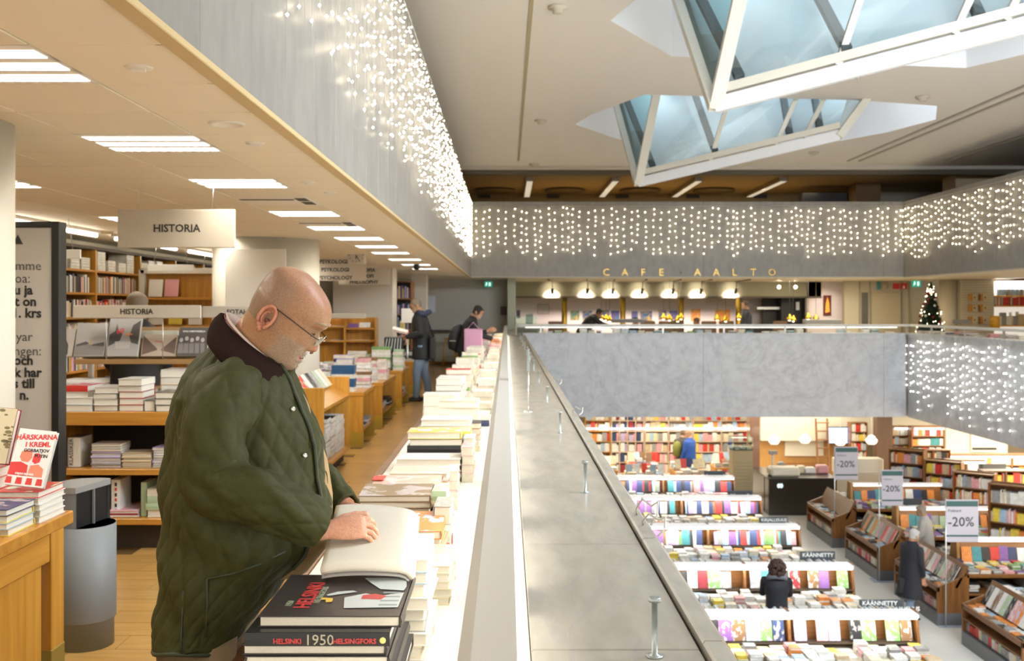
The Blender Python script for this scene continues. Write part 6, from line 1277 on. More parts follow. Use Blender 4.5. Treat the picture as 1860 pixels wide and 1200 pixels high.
# ---- dark service counter ----
t = thing('service_counter', 'black glossy service counter on the ground floor', 'counter', (7.8, 26.4, ZG))
x0, x1 = at(1393, 26.2), at(1516, 26.2)
q = MB(); q.bbox(x0, x1, 26.0, 26.5, ZG, ZG + .95, .01); q.bbox(x0, x0 + .4, 26.4, 28.0, ZG, ZG + .95, .01); q.build('body', mat('counter_black', (.035, .028, .022), .18), t, world=True)
q = MB(); q.bbox(x0 - .03, x1 + .02, 25.97, 26.7, ZG + .95, ZG + .98, .005); q.build('worktop', mat('worktop_dark', (.08, .07, .06), .3), t, world=True)
q = MB(); ex, ez = at(1417, 25.98), zat(882, 25.98)
for s_ in (-1, 1): q.lathe([(.001, 0), (.055, .002), (.05, .006), (.001, .006)], (0, 0, 0), 14, M=Matrix.Translation((ex + s_ * .035, 25.985, ez)) @ Matrix.Rotation(PI / 2, 4, 'X') @ Matrix.Diagonal((.8, 1.1, 1, 1)))
q.build('emblem', mat('emblem_white', (.7, .85, .88), .4, em=(.7, .9, 1), es=.5), t, world=True)
q = MB(); q.bbox(at(1399, 26.2), at(1452, 26.2), 26.1, 26.6, ZG + .985, ZG + 1.22, .05); tag(q.build('packing_table_box', mat('cream_box', (.72, .68, .56), .5)), 'cream box with bags on the black service counter', 'box')
t = thing('cash_display', 'pole customer display on the black service counter', 'cash register', (at(1411, 26.3), 26.7, ZG + .98)); q = MB(); q.tube([(at(1411, 26.3), 26.7, ZG + 1.1), (at(1411, 26.3), 26.7, zat(828, 26.3))], .03, 8); q.build('pole', MATS['cream_box'], t, world=True)
q = MB(); q.bbox(at(1404, 26.3), at(1419, 26.3), 26.65, 26.75, zat(829, 26.3), zat(822, 26.3), .005); q.build('display', MATS['grey_plate'], t, world=True)
for i, (px, w_, h, c) in enumerate(((1425, .16, .3, 'grey'), (1447, .3, .16, 'white'), (1462, .2, .2, 'cream'), (1475, .35, .16, 'white'), (1500, .3, .22, 'pink'))):
    x = at(px, 26.4); q = MB(); q.bbox(x - w_ / 2, x + w_ / 2, 26.6, 26.66 + .2, ZG + .985, ZG + .985 + h, .03); tag(q.build('counter_item', mat('item_' + c, PAL[c], .5)), ['small grey terminal on the counter beside the pole display', 'white paper pile on the counter left part', 'cream carton in the middle of the counter', 'white wide carton right of the middle of the counter', 'pink round hat box at the right end of the counter'][i], 'box')
q = MB(); q.bbox(at(1515, 27), at(1600, 27), 26.8, 27.2, ZG + .95, ZG + 1.35, .02); tag(q.build('cream_cabinet', MATS['cream_box']), 'long cream box cabinet right of the counter', 'cabinet')
q = MB(); q.bbox(at(1517, 27), at(1600, 27), 26.8, 27.2, ZG, ZG + .95, .02); tag(q.build('low_cabinet', lamin), 'low pale cabinet carrying the long cream box', 'cabinet')
# back wall elements
DW = 31.2
S('wall_wood', MB().box(at(1380, DW), at(1545, DW), DW, DW + .1, ZG, -2.4), wood('wall_oak_slats', (.38, .19, .05), (.50, .27, .08), 'Z', .4, 2))
S('window_2', MB().bbox(at(1425, DW), at(1495, DW), DW - .05, DW, zat(828, DW), zat(781, DW), .01), mat('lit_panel', (.62, .58, .48), .5))
S('column_ground_glass', MB().box(at(1362, 29), at(1380, 29), 29, 29.4, ZG, -1.2), mat('pillar_glossy', (.20, .12, .09), .1))
S('column_ground_dark', MB().box(at(1593, 29), at(1621, 29), 29, 29.3, ZG, -1.2), darkwood)
q = MB(); q.bbox(at(1425, 30.9), at(1500, 30.9), 30.6, 31.1, zat(846, 30.9), zat(842, 30.9), .005); tag(q.build('wall_shelf', brown), 'dark wooden shelf below the pale wall panel', 'shelf')
t = thing('television', 'blue-white lit screen above the counter', 'television', (at(1521, 30.5), 30.5, -2.8)); q = MB(); q.bbox(at(1502, 30.5), at(1541, 30.5), 30.5, 30.56, zat(806, 30.5), zat(775, 30.5), .005); q.build('bezel', black, t, world=True)
q = MB(); q.box(at(1503.5, 30.5), at(1539.5, 30.5), 30.49, 30.5, zat(804.5, 30.5), zat(776.5, 30.5)); q.build('screen', emit('screen_glow', (.55, .68, 1), 1.1), t, world=True)
t = thing('ladder', 'brown wooden shop ladder left of the lit screen', 'ladder', (at(1499, 30), 30, ZG))
for px in (1489, 1510): q = MB(); q.bar((at(px, 30), 30.1, ZG), (at(px, 30), 30.4, zat(762, 30)), .05, .05); q.build('rail', brownz, t, world=True)
for k in range(9): q = MB(); z = zat(770 + k * 15.5, 30); q.bbox(at(1489, 30), at(1510, 30), 30.2, 30.32, z, z + .03, .003); q.build('rung', brown, t, world=True)
for i, (px, py) in enumerate(((1406, 798), (1462, 796), (1526, 800), (1583, 798))):
    x, z = at(px, 28), zat(py, 28); t = thing('pendant_lamp', 'white lobed pendant lamp, %s from the left over the counter' % nth(i).replace('nearest', 'first'), 'lamp', (x, 28, z), group='white pendants over the counter')
    q = MB(); q.lathe([(.02, -.14), (.10, -.13), (.155, -.06), (.16, 0), (.11, .05), (.09, .1), (.03, .13)], (x, 28, z), 18); q.build('shade', mat('pendant_white', (.85, .82, .76), .4, em=(1, .92, .78), es=.5), t, world=True); q = MB(); q.tube([(x, 28, z + .13), (x, 28, -1.2)], .006, 5); q.build('cord', paper, t, world=True)
# tilted wall rack between screen and column, standing frame
def rack(px0, px1, py0, py1, D, label, ncol, nrow, cols, tilt=0, framem=brown, lit=False, face=.5, backm=None, deep=.28):
    x0, x1, z1, z0 = at(px0, D), at(px1, D), zat(py0, D), max(ZG, zat(py1, D)); z0 = ZG if z0 < ZG + .5 else z0
    t = thing('bookcase', label, 'bookcase', (x0, D, z0)); q = MB(); q.box(x0, x1, D + deep - .03, D + deep, z0, z1); q.build('back_panel', backm or framem, t, world=True)
    for k in range(ncol + 1): q = MB(); x = x0 + (x1 - x0 - .03) * k / ncol; q.box(x, x + .03, D, D + deep, z0, z1); q.build('side_panel', framem, t, world=True)
    hs = (z1 - z0) / nrow; q2 = MB()
    for r in range(nrow + 1):
        q = MB(); z = z0 + hs * r - .012; q.bbox(x0, x1, D - .005, D + deep, z, z + .025, .003); q.build('shelf', framem, t, world=True)
        if r < nrow:
            for k in range(ncol): a = x0 + (x1 - x0) * k / ncol + .04; spines(q2, a, x0 + (x1 - x0) * (k + 1) / ncol - .02, D + .03, z + .025, hs * .6, hs * .86, .15, cols, rnd=RG, face=face)
    tag(q2.build('bookcase_books', bookstuff), 'books filling the ' + label, 'books', kind='stuff')
    if lit: q = MB(); q.box(x0 + .05, x1 - .05, D - .10, D - .06, z1 - .06, z1 - .02); q.build('lamp_strip', rowlamp, t, world=True)
bright = ['white', 'white', 'pink', 'cream', 'red', 'pale blue', 'beige', 'orange', 'white', 'grey', 'yellow']
pinkshelf = mat('pinkish_shelf', (.62, .46, .34), .5); 
rack(1062, 1109, 745, 870, 32.6, 'oak wall bookcase at the left end of the ground-floor back wall', 1, 6, bright, framem=oak, lit=True)
rack(1110, 1170, 745, 870, 32.6, 'pale wall rack of navy and white boxed books on the back wall', 4, 6, ['navy', 'white', 'white', 'lilac', 'pink', 'dark red'], framem=pinkshelf, face=1, lit=True)
rack(1171, 1258, 745, 870, 32.6, 'pale wall bookcase behind the couple', 2, 6, bright, framem=pinkshelf, lit=True, face=.6)
rack(1259, 1362, 745, 870, 32.6, 'pale wall bookcase right of the blue-jacketed man', 2, 6, bright, framem=pinkshelf, lit=True, face=.6)
rack(1545, 1576, 768, 870, 30.0, 'brown wall bookcase left of the dark wooden pillar', 1, 7, bright, face=.3)
rack(1620, 1652, 775, 880, 29.5, 'lit brown bookcase just right of the dark pillar', 1, 7, bright, lit=True)
rack(1656, 1716, 775, 880, 29.0, 'wide lit brown bookcase under the gallery edge', 1, 7, ['red', 'pale green', 'white', 'orange', 'pink', 'pale blue', 'teal', 'white'], lit=True)
rack(1662, 1727, 818, 960, 25.6, 'tall brown bookcase in the middle of the right-hand department', 2, 7, bright + ['brown', 'black'], face=.35)
rack(1722, 1790, 836, 960, 24.6, 'wide brown bookcase with lit top beside the discount sign', 2, 6, bright + ['black'], face=.35, lit=True)
rack(1786, 1870, 856, 1000, 22.2, 'nearest brown bookcase at the right picture edge', 2, 6, ['white', 'pink', 'yellow', 'red', 'pale green', 'cream', 'grey'], face=.45)
rack(1716, 1900, 826, 940, 27.0, 'long lit bookcase run behind the right-hand bookcases', 3, 5, ['white', 'cream', 'pale blue', 'red', 'orange', 'white'], lit=True, face=.5)
# angled end racks of those bookcases
for i, (px, py0, py1, D) in enumerate(((1646, 816, 905, 25.4), (1712, 836, 930, 24.2), (1768, 858, 960, 22.0), (1838, 880, 985, 19.4))):
    x = at(px, D); t = thing('end_rack', nth(i).replace('nearest', 'leftmost') + ' angled end rack with sloping book shelves on the right-hand bookcases', 'shelf', (x, D, ZG), group='angled end racks')
    A_ = Matrix.Translation((x, D, 0)) @ Matrix.Rotation(math.radians(-38), 4, 'Z'); z1 = zat(py0, D); zb0 = ZG
    q = MB(); q.box(-.42, .42, .26, .3, zb0, z1, M=A_); q.build('back_panel', brownz, t, world=True); q = MB(); q.box(.40, .43, -.02, .3, zb0, z1, M=A_); q.build('side_panel', brownz, t, world=True); q = MB(); q.box(-.43, -.40, -.02, .3, zb0, z1, M=A_); q.build('side_panel', brownz, t, world=True)
    q2 = MB(); nr = 5
    for r in range(nr + 1):
        z = zb0 + .1 + (z1 - zb0 - .12) * r / nr; q = MB(); q.box(-.42, .42, 0, .28, z - .02, z, M=A_); q.build('shelf', brown, t, world=True)
        if r < nr: spines(q2, -.39, .39, .04, z + .002, .2, .27, .15, bright, rnd=RG, M=A_, face=.4)
    tag(q2.build('end_rack_books', bookstuff), 'books on the %s angled end rack' % nth(i).replace('nearest', 'leftmost'), 'books', kind='stuff')
# pale wall panels with lettering under the right gallery
D = 30.5; S('wall_ground_pale', MB().box(at(1718, D), at(1830, D), D, D + .1, ZG, -1.2), mat('pale_panel_wall', (.72, .69, .60), .6))
t = thing('wall_lettering', 'pale wall board with a thin black strip and a blue sign below', 'sign', (at(1785, D), D - .05, -3)); q = MB(); q.bbox(at(1762, D), at(1806, D), D - .06, D - .03, zat(820, D), zat(780, D), .004); q.build('panel', white, t, world=True)
q = MB(); q.bbox(at(1764, D), at(1808, D), D - .09, D - .062, zat(816, D), zat(812, D), .003); q.build('name_strip', ink, t, world=True)
q = MB(); q.bbox(at(1772, D), at(1798, D), D - .12, D - .08, zat(831, D), zat(823, D), .003); q.build('blue_sign', mat('sign_blue', (.05, .16, .5), .4), t, world=True)
# display tables, kiosk and glass case near the back
q = MB(); zz = ZG
tabs = [(3.6, 4.5, 29.2, 30.4, .75), (4.7, 5.6, 27.6, 28.8, .8), (3.3, 4.4, 27.3, 28.4, .7), (2.3, 3.2, 28.5, 29.6, .75), (5.95, 6.8, 28.4, 29.2, .85)]
for i, (x0, x1, y0, y1, h) in enumerate(tabs):
    t = thing('display_table', 'small oak display table, %s from the left before the back wall' % ['third', 'fourth', 'second', 'first', 'fifth'][i], 'table', (x0, y0, ZG), group='small oak tables by the back wall'); q = MB(); q.bbox(x0, x1, y0, y1, ZG + h - .05, ZG + h, .005); q.build('table_top', oak, t, world=True)
    for x in (x0 + .02, x1 - .06): q = MB(); q.box(x, x + .04, y0 + .03, y1 - .03, ZG, ZG + h - .05); q.build('end_panel', oakz, t, world=True)
    q = MB(); pile(q, x0 + .02, x1 - .02, y0 + .02, y1 - .02, ZG + h, 4, 4, 8, topc + ['red', 'navy', 'pale blue'], rnd=RG); tag(q.build('table_books', bookstuff), 'books piled on the %s small oak table by the back wall' % ['third', 'fourth', 'second', 'first', 'fifth'][i], 'books', kind='stuff')
    for k in range(5):
        c = RG.choice(['white', 'pale blue', 'red', 'navy', 'cream', 'brown']); o = book('%s upright book, %s shown on the %s small oak table' % (c, nth(k).replace('nearest', 'first'), ['third', 'fourth', 'second', 'first', 'fifth'][i]), (x0 + .1 + k * (x1 - x0 - .2) / 4, y0 + .35 + .1 * (k % 3), ZG + h + .24), .18, .26, .02, PAL[c], 'R', (math.radians(75), 0, RG.uniform(-.4, .4)), None, art=True)
q = MB(); q.bbox(at(1332, 26.6), at(1367, 26.6), 26.6, 27.1, ZG, zat(818, 26.6), .01)
for k in range(14): z = ZG + .04 + k * .09; q.box(at(1331.5, 26.6), at(1367.5, 26.6), 26.58, 26.6, z, z + .07)
tag(q.build('kiosk_cabinet', mat('kiosk_tan', (.42, .33, .18), .5)), 'tall tan panelled cabinet in front of the dark pillar', 'cabinet')
q = MB(); q.box(at(1330, 26.6), at(1368, 26.6), 26.6, 27.1, zat(818, 26.6), zat(795, 26.6)); tag(q.build('glass_case', glass('case_glass', (.9, .97, .93))), 'glass case on top of the tan panelled cabinet', 'glass case')
q = MB(); pile(q, at(1333, 26.7), at(1364, 26.7), 26.65, 27.0, zat(817, 26.6), 3, 2, 3, ['grey', 'cream', 'beige']); tag(q.build('case_contents', bookstuff), 'small goods inside the glass case on the tan cabinet', 'goods', kind='stuff')
q = MB(); q.box(2.6, 8, 32.5, 32.56, -2.4, -2.36); tag(q.build('wall_wash_lamp', rowlamp), 'long lamp strip above the back wall bookcases of the ground floor', 'lamp')
# ======================= people =======================
skin_m = mat('skin', (.62, .33, .19), .5); 
def skinman(name, tone, grey=(.42, .36, .30), beard=0, stub=0):
    """skin with procedural stubble areas in head-local object space handled by vertex colour 'Col'"""
    m, n, L, b = _nt(name); a = n.new('ShaderNodeAttribute'); a.attribute_name = 'Col'; t = n.new('ShaderNodeTexNoise'); t.inputs['Scale'].default_value = 260
    tc = n.new('ShaderNodeTexCoord'); L.new(tc.outputs['Object'], t.inputs['Vector']); t3 = n.new('ShaderNodeTexNoise'); t3.inputs['Scale'].default_value = 18; L.new(tc.outputs['Object'], t3.inputs['Vector'])
    mx = n.new('ShaderNodeMix'); mx.data_type = 'RGBA'; mx.blend_type = 'MULTIPLY'; mx.inputs[0].default_value = .5; cr = n.new('ShaderNodeValToRGB'); cr.color_ramp.elements[0].position = .3; cr.color_ramp.elements[0].color = (.6, .5, .45, 1); cr.color_ramp.elements[1].position = .6
    L.new(t.outputs['Fac'], cr.inputs[0]); L.new(a.outputs['Color'], mx.inputs[6]); L.new(cr.outputs[0], mx.inputs[7])
    mx2 = n.new('ShaderNodeMix'); mx2.data_type = 'RGBA'; mx2.blend_type = 'MULTIPLY'; mx2.inputs[0].default_value = .35; cr2 = n.new('ShaderNodeValToRGB'); cr2.color_ramp.elements[0].position = .35; cr2.color_ramp.elements[0].color = (.85, .55, .45, 1); cr2.color_ramp.elements[1].position = .65
    L.new(t3.outputs['Fac'], cr2.inputs[0]); L.new(mx.outputs[2], mx2.inputs[6]); L.new(cr2.outputs[0], mx2.inputs[7]); L.new(mx2.outputs[2], b.inputs['Base Color'])
    b.inputs['Roughness'].default_value = .42; b.inputs['Subsurface Weight'].default_value = .08; b.inputs['Subsurface Radius'].default_value = (.012, .005, .003)
    bp = n.new('ShaderNodeBump'); bp.inputs['Strength'].default_value = .12; bp.inputs['Distance'].default_value = .002; L.new(t.outputs['Fac'], bp.inputs['Height']); L.new(bp.outputs[0], b.inputs['Normal']); MATS[name] = m; return m
def interp(tab, v):
    if v <= tab[0][0]: return tab[0][1:]
    for a, b in zip(tab, tab[1:]):
        if v <= b[0]:
            f_ = (v - a[0]) / (b[0] - a[0]); f_ = f_ * f_ * (3 - 2 * f_) if len(tab) < 3 else f_
            return [p + (q_ - p) * f_ for p, q_ in zip(a[1:], b[1:])]
    return tab[-1][1:]
# head slices in photo-derived units (1/3470 m): height v, front u, back u, half width
HEAD = [(-330, 300, -190, 190), (-300, 375, -188, 200), (-268, 408, -186, 215), (-230, 428, -184, 222), (-195, 432, -184, 228), (-160, 424, -190, 235), (-127, 420, -200, 242), (-100, 414, -205, 246), (-60, 410, -214, 252), (0, 402, -232, 262), (60, 396, -246, 270), (110, 392, -258, 276),
        (150, 394, -264, 279), (200, 408, -268, 281), (243, 419, -269, 280), (280, 410, -267, 276), (308, 398, -264, 270), (350, 368, -254, 256), (382, 337, -234, 238), (410, 296, -208, 214), (436, 240, -172, 184), (460, 166, -122, 142), (478, 86, -66, 94), (486, 10, -6, 40)]
def head_geo(k=1 / 3470, nr=72, ns=84, bald=True, hairc=None):
    vs, cols = [], []; vmin, vmax = HEAD[0][0], HEAD[-1][0]
    for i in range(nr + 1):
        s_ = i / nr; v = vmin + (vmax - vmin) * (1 - (1 - s_) ** 1.35 if s_ > .0 else 0)
        uf, ub, w_ = [sum(t_) / 5 for t_ in zip(*[interp(HEAD, v + dv) for dv in (-22, -11, 0, 11, 22)])] if v < 455 else interp(HEAD, v); c = (uf + ub) / 2; a_ = (uf - ub) / 2; cc = c - a_ * .12
        for j in range(ns):
            th = 2 * PI * j / ns; co, si = math.cos(th), math.sin(th)
            ex = .82 if v < 150 else .92
            ra = (uf - cc) if co > 0 else (cc - ub); x = cc + ra * math.copysign(abs(co) ** ex, co); y = w_ * math.copysign(abs(si) ** (.9), si)
            front = max(0, co)
            # jaw tapers to the chin
            if v < -40 and co > 0: y *= 1 - .28 * min(1, (-40 - v) / 220) * front ** .8
            # nose
            if co > .5 and abs(y) < 110:
                if -34 < v < 175: prof = interp([(-34, 0), (-22, 46), (0, 70), (19, 82), (50, 68), (100, 36), (150, 10), (175, 0)], v)[0]; wd = interp([(-34, 44), (0, 46), (30, 36), (90, 24), (175, 22)], v)[0]; x += prof * math.exp(-(y / wd) ** 2 * 1.0)
                if -30 < v < 40: x += 22 * math.exp(-((abs(y) - 46) / 18) ** 2 - ((v - 2) / 22) ** 2)     # nostril wings
            if co > .2:
                x -= 34 * math.exp(-((abs(y) - 98) / 48) ** 2 - ((v - 145) / 42) ** 2)      # eye sockets
                x += 17 * math.exp(-((abs(y) - 96) / 30) ** 2 - ((v - 138) / 20) ** 2)      # lids over the eyeballs
                x += 14 * math.exp(-((abs(y) - 90) / 70) ** 2 - ((v - 215) / 26) ** 2)      # brow ridge
                x += 16 * math.exp(-((abs(y) - 140) / 50) ** 2 - ((v - 40) / 55) ** 2)      # cheekbones
                x += 15 * math.exp(-(y / 62) ** 2 - ((v + 88) / 15) ** 2) - 15 * math.exp(-(y / 80) ** 2 - ((v + 112) / 10) ** 2) + 16 * math.exp(-(y / 55) ** 2 - ((v + 132) / 15) ** 2)
                x -= 12 * math.exp(-(y / 60) ** 2 - ((v + 165) / 18) ** 2)                   # hollow under lip
                x -= 10 * math.exp(-((abs(y) - (88 + (60 - v) * .25)) / 14) ** 2) * (1 if -90 < v < 10 else 0)  # cheek folds
                x -= 4 * math.exp(-((v - 330) / 5) ** 2) * (abs(y) < 150) + 3 * math.exp(-((v - 300) / 5) ** 2) * (abs(y) < 150)  # forehead lines
            x += 6 * noise.noise(Vector((x, y, v)) * .012)
            vs.append((x * k, y * k, v * k))
            # colours
            base = (.47, .262, .135); red = (.56, .22, .14); st_ = (.27, .20, .14); bd = (.44, .34, .25)
            fb = 0
            if v > -60 and x < 250 - (v - 100) * .1 and v < 420: fb = max(0, min(1, (170 - x) / 220)) * (1 - max(0, (v - 330) / 110))
            be = 0
            if v < 20 and co > -.1 and x > 120: be = min(1, (20 - v) / 50) * min(1, (x - 120) / 90)
            if v > -60 and abs(y) < 130 and x > 395: be *= .25
            col = base
            if v > 300: f_ = min(1, (v - 300) / 120); col = tuple(p * (1 - .5 * f_) + q_ * .5 * f_ for p, q_ in zip(col, (.52, .26, .18)))
            if x > 430 and -40 < v < 90: col = tuple(p * .4 + q_ * .6 for p, q_ in zip(col, red))
            if abs(v + 108) < 22 and abs(y) < 85 and co > .5: col = (.50, .20, .15); be *= .2
            if not bald and hairc is not None and (v > 330 or (x < 180 and v > -60)): col = hairc; fb = 0; be = 0
            col = tuple(p * (1 - .75 * fb) + q_ * .75 * fb for p, q_ in zip(col, st_)); col = tuple(p * (1 - .75 * be) + q_ * .75 * be for p, q_ in zip(col, bd)); cols.append(col)
    fs = []; fc = []
    for i in range(nr):
        for j in range(ns):
            f = (i * ns + j, i * ns + (j + 1) % ns, (i + 1) * ns + (j + 1) % ns, (i + 1) * ns + j); fs.append(f); fc.append(cols[f[3]])
    fs.append(tuple(nr * ns + j for j in range(ns))); fc.append(cols[-1])
    return vs, fs, fc
def ear_geo(k=1 / 3470, side=-1):
    """outer ear as rim, inner fold and lobe around (0,0)"""
    m = MB(); y0 = 268 * side * k; s_ = side
    pts = []; 
    for a in range(-60, 236, 16):
        r = math.radians(a); rx, rz = (62, 108) if a < 180 else (56, 92)
        pts.append(((-8 - rx * math.sin(r - PI / 2) * -1 * -1) * k, y0 + s_ * (14 + 16 * math.sin(max(0, math.radians(a * .7 + 20)))) * k, (12 + rz * math.sin(r)) * k)) if False else pts.append(((4 - rx * -math.cos(r)) * k, y0 + s_ * (20 + 10 * (1 - math.cos(r))) * k, (10 + rz * math.sin(r)) * k))
    m.tube([(x, y, z) for x, y, z in pts], [(13 * k, 15 * k)] * len(pts), 8, caps=True)
    # concha plate
    n = 18; ring = [((4 + 58 * math.cos(2 * PI * i / n)) * k, y0 + s_ * (16 - 4 * math.cos(2 * PI * i / n)) * k, (6 + 100 * math.sin(2 * PI * i / n)) * k) for i in range(n)]
    o = (16 * k, y0 - s_ * 26 * k, -12 * k); f = [((i, (i + 1) % n, n) if side > 0 else ((i + 1) % n, i, n)) for i in range(n)]; m.add(ring + [o], f, sm=True)
    m.tube([((22 + 26 * math.cos(math.radians(a))) * k - 24 * k, y0 + s_ * 26 * k, (10 + 52 * math.sin(math.radians(a))) * k) for a in range(60, 290, 20)], 9 * k, 7)       # inner fold
    m.ball(((46) * k, y0 + s_ * 14 * k, -22 * k), 17 * k, n=8, sq=(1, .7, 1.2)); m.ball((18 * k, y0 + s_ * 14 * k, -98 * k), 27 * k, n=9, sq=(1, .55, 1.15))
    return m
def rings_mesh(m, rings, cap0=True, cap1=True, col=None, sm=True):
    n = len(rings[0]); vs = [v for r in rings for v in r]; fs = [(i * n + j, i * n + (j + 1) % n, (i + 1) * n + (j + 1) % n, (i + 1) * n + j) for i in range(len(rings) - 1) for j in range(n)]
    if cap0: fs.append(tuple(range(n))[::-1])
    if cap1: fs.append(tuple(range(len(vs) - n, len(vs))))
    m.add(vs, fs, 0, col, sm)
def catmull(pts, n):
    P_ = [pts[0]] + list(pts) + [pts[-1]]; out = []; seg = len(pts) - 1
    for i in range(n + 1):
        u = i / n * seg; k = min(int(u), seg - 1); f_ = u - k; p0, p1, p2, p3 = [np.array(P_[k + j], float) for j in range(4)]
        out.append(.5 * ((2 * p1) + (-p0 + p2) * f_ + (2 * p0 - 5 * p1 + 4 * p2 - p3) * f_ ** 2 + (-p0 + 3 * p1 - 3 * p2 + p3) * f_ ** 3))
    return out
# ---------- hands: palm and five separate bent fingers, merged by a voxel remesh ----------
def hand_mesh(curl=.5, thumb_open=.5, side=1, vox=.0026):
    """local: wrist at origin, fingers along +x, palm faces -z, thumb on +y*side"""
    m = MB(); 
    m.tube([(-.05, 0, 0), (-.02, 0, 0), (0, 0, 0)], [(.026, .021), (.027, .020), (.029, .018)], 14, col) if False else None
    rings = []
    for x, hw, hh, zc in ((-.06, .027, .022, 0), (-.02, .027, .021, 0), (.0, .028, .019, 0), (.03, .037, .016, .001), (.06, .042, .015, .002), (.085, .040, .013, .001), (.096, .034, .010, -.001)):
        rings.append([(x, hw * math.cos(2 * PI * i / 18), zc + hh * math.sin(2 * PI * i / 18)) for i in range(18)])
    rings_mesh(m, rings)
    for fi, (yo, L, r, sp) in enumerate(((.030, .072, .0092, .10), (.0105, .080, .0095, .03), (-.0095, .075, .0090, -.04), (-.028, .060, .0080, -.12))):
        a = 0; p = Vector((.080, yo * side, .001)); pts = [p - Vector((.02, 0, 0))]; rs = [r]; pts.append(p); rs.append(r * 1.08); d0 = sp * side
        for seg, (fr, bend) in enumerate(((.46, curl * .9 + fi * .05), (.30, curl * 1.1), (.24, curl * .7))):
            a += bend * .9; d = Vector((math.cos(a) * math.cos(d0), math.sin(d0) * math.cos(a), -math.sin(a)))
            pts.append(p + d * L * fr * .5); rs.append(r * (.92 - .06 * seg)); p = p + d * L * fr; pts.append(p); rs.append(r * (.98 - .09 * seg))
        m.tube(pts, rs, 10); m.ball(pts[-1], rs[-1], n=8)
    a = thumb_open; p = Vector((.012, .020 * side, -.004)); d = Vector((math.cos(a), math.sin(a) * side, -.18)).normalized(); pts = [p]; rs = [.014]
    for Ls, bend, r in ((.042, 0, .0135), (.032, -.28, .0115), (.027, -.22, .0095)):
        a += bend; d = Vector((math.cos(a), math.sin(a) * side, -.16)).normalized(); pts.append(p + d * Ls * .5); rs.append(r * .98); p = p + d * Ls; pts.append(p); rs.append(r)
    m.tube(pts, rs, 10); m.ball(pts[-1], rs[-1], n=8)
    me = m.mesh('hand', skin_m); o = bpy.data.objects.new('hand', me); C.objects.link(o)
    rm = o.modifiers.new('r', 'REMESH'); rm.mode = 'VOXEL'; rm.voxel_size = vox; s_ = o.modifiers.new('s', 'SMOOTH'); s_.factor = .6; s_.iterations = 4
    dg = bpy.context.evaluated_depsgraph_get(); e = o.evaluated_get(dg).to_mesh(); vs = [v.co.copy() for v in e.vertices]; fs = [tuple(p.vertices) for p in e.polygons]; bpy.data.objects.remove(o); return vs, fs
HV, HFc = hand_mesh(.55, .62, 1); HV2, HF2 = hand_mesh(.55, .62, -1)
def place_hand(m, which, wrist, xdir, zdir, col, scale=1.0):
    x = Vector(xdir).normalized(); z = Vector(zdir); z = (z - x * z.dot(x)).normalized(); y = z.cross(x); M = Matrix((x, y, z)).transposed().to_4x4(); M.translation = Vector(wrist)
    vs, fs = (HV, HFc) if which > 0 else (HV2, HF2); m.add([M @ (v * scale) for v in vs], fs, 0, col, True)
# ---------- the reading man ----------
YM = 2.5; KM = F / YM
def mx_(px): return (px - PX) / KM
def mz_(py): return CH - (py - PY) / KM
man = thing('person', 'bald bearded person in glasses and a green quilted coat reading a large open book', 'person', (mx_(385), YM, 0))
skin_face = skinman('skin_face', None)
TH = math.radians(39.5); ear = Vector((mx_(420 + 365 / 4.8), YM, mz_(470 + 510 / 4.8)))
Mh = Matrix.Translation(ear) @ Matrix.Rotation(TH, 4, 'Y')
body = MB(); vs, fs, fc = head_geo(); o0 = len(body.v); body.v.extend([tuple(Mh @ Vector(v)) for v in vs])
for f, c_ in zip(fs, fc): body.f.append([i + o0 for i in f]); body.m.append(0); body.c.append(c_); body.sm.append(True)
for s_ in (-1, 1):
    e = ear_geo(side=s_); body.add([Mh @ Vector(v) for v in e.v], e.f, 0, (.62, .28, .17), True)
# neck and torso core
SK = (.50, .265, .15)
def ell(c, a, b, n=28, tilt=0): return [(c[0] + a * math.cos(2 * PI * i / n) * math.cos(tilt), c[1] + b * math.sin(2 * PI * i / n), c[2] - a * math.cos(2 * PI * i / n) * math.sin(tilt)) for i in range(n)]
rings_mesh(body, [ell(ear + Vector((.0, 0, -.02)), .07, .055, tilt=.6), ell((mx_(475), YM, mz_(615)), .072, .060, tilt=.75), ell((mx_(455), YM, mz_(650)), .080, .068, tilt=.7), ell((mx_(430), YM, mz_(700)), .085, .10, tilt=.3)][::-1], col=SK)
rings_mesh(body, [ell((mx_(px), YM, mz_(py)), a, b) for px, py, a, b in ((378, 1110, .06, .12), (420, 1000, .10, .14), (440, 850, .12, .16), (440, 700, .08, .10))], col=SK)
for s_ in (-1, 1):      # legs
    y = YM + s_ * .10; rings_mesh(body, [ell((x, y, z), r, r) for x, z, r in ((-.765, .06, .04), (-.77, .12, .035), (-.765, .30, .045), (-.755, .48, .045), (-.745, .70, .055), (-.745, .85, .06))], col=SK)
# arms under the sleeves, hands
near_s = [P(430, 690, 2.36), P(388, 780, 2.27), P(388, 878, 2.25), P(478, 908, 2.23), P(560, 952, 2.26), P(590, 958, 2.28)]
body.tube(near_s, [.05, .045, .04, .035, .028, .026], 14, c=SK)
far_s = [Vector((mx_(440), YM + .20, mz_(680))), Vector((mx_(450), YM + .26, mz_(800))), Vector((mx_(500), YM + .25, mz_(880))), Vector((mx_(575), YM + .20, mz_(930))), Vector((mx_(612), YM + .16, mz_(945)))]
body.tube(far_s, [.05, .045, .04, .03, .026], 14, c=SK)
place_hand(body, 1, P(598, 962, 2.27), (1, .24, .06), (-.22, -.62, .70), (.70, .38, .25), .86)
place_hand(body, -1, far_s[-1] + Vector((.0, 0, 0)), (.9, -.35, -.15), (.1, .5, .8), (.70, .38, .25), .9)
body.build('body', skin_face, man, world=True)
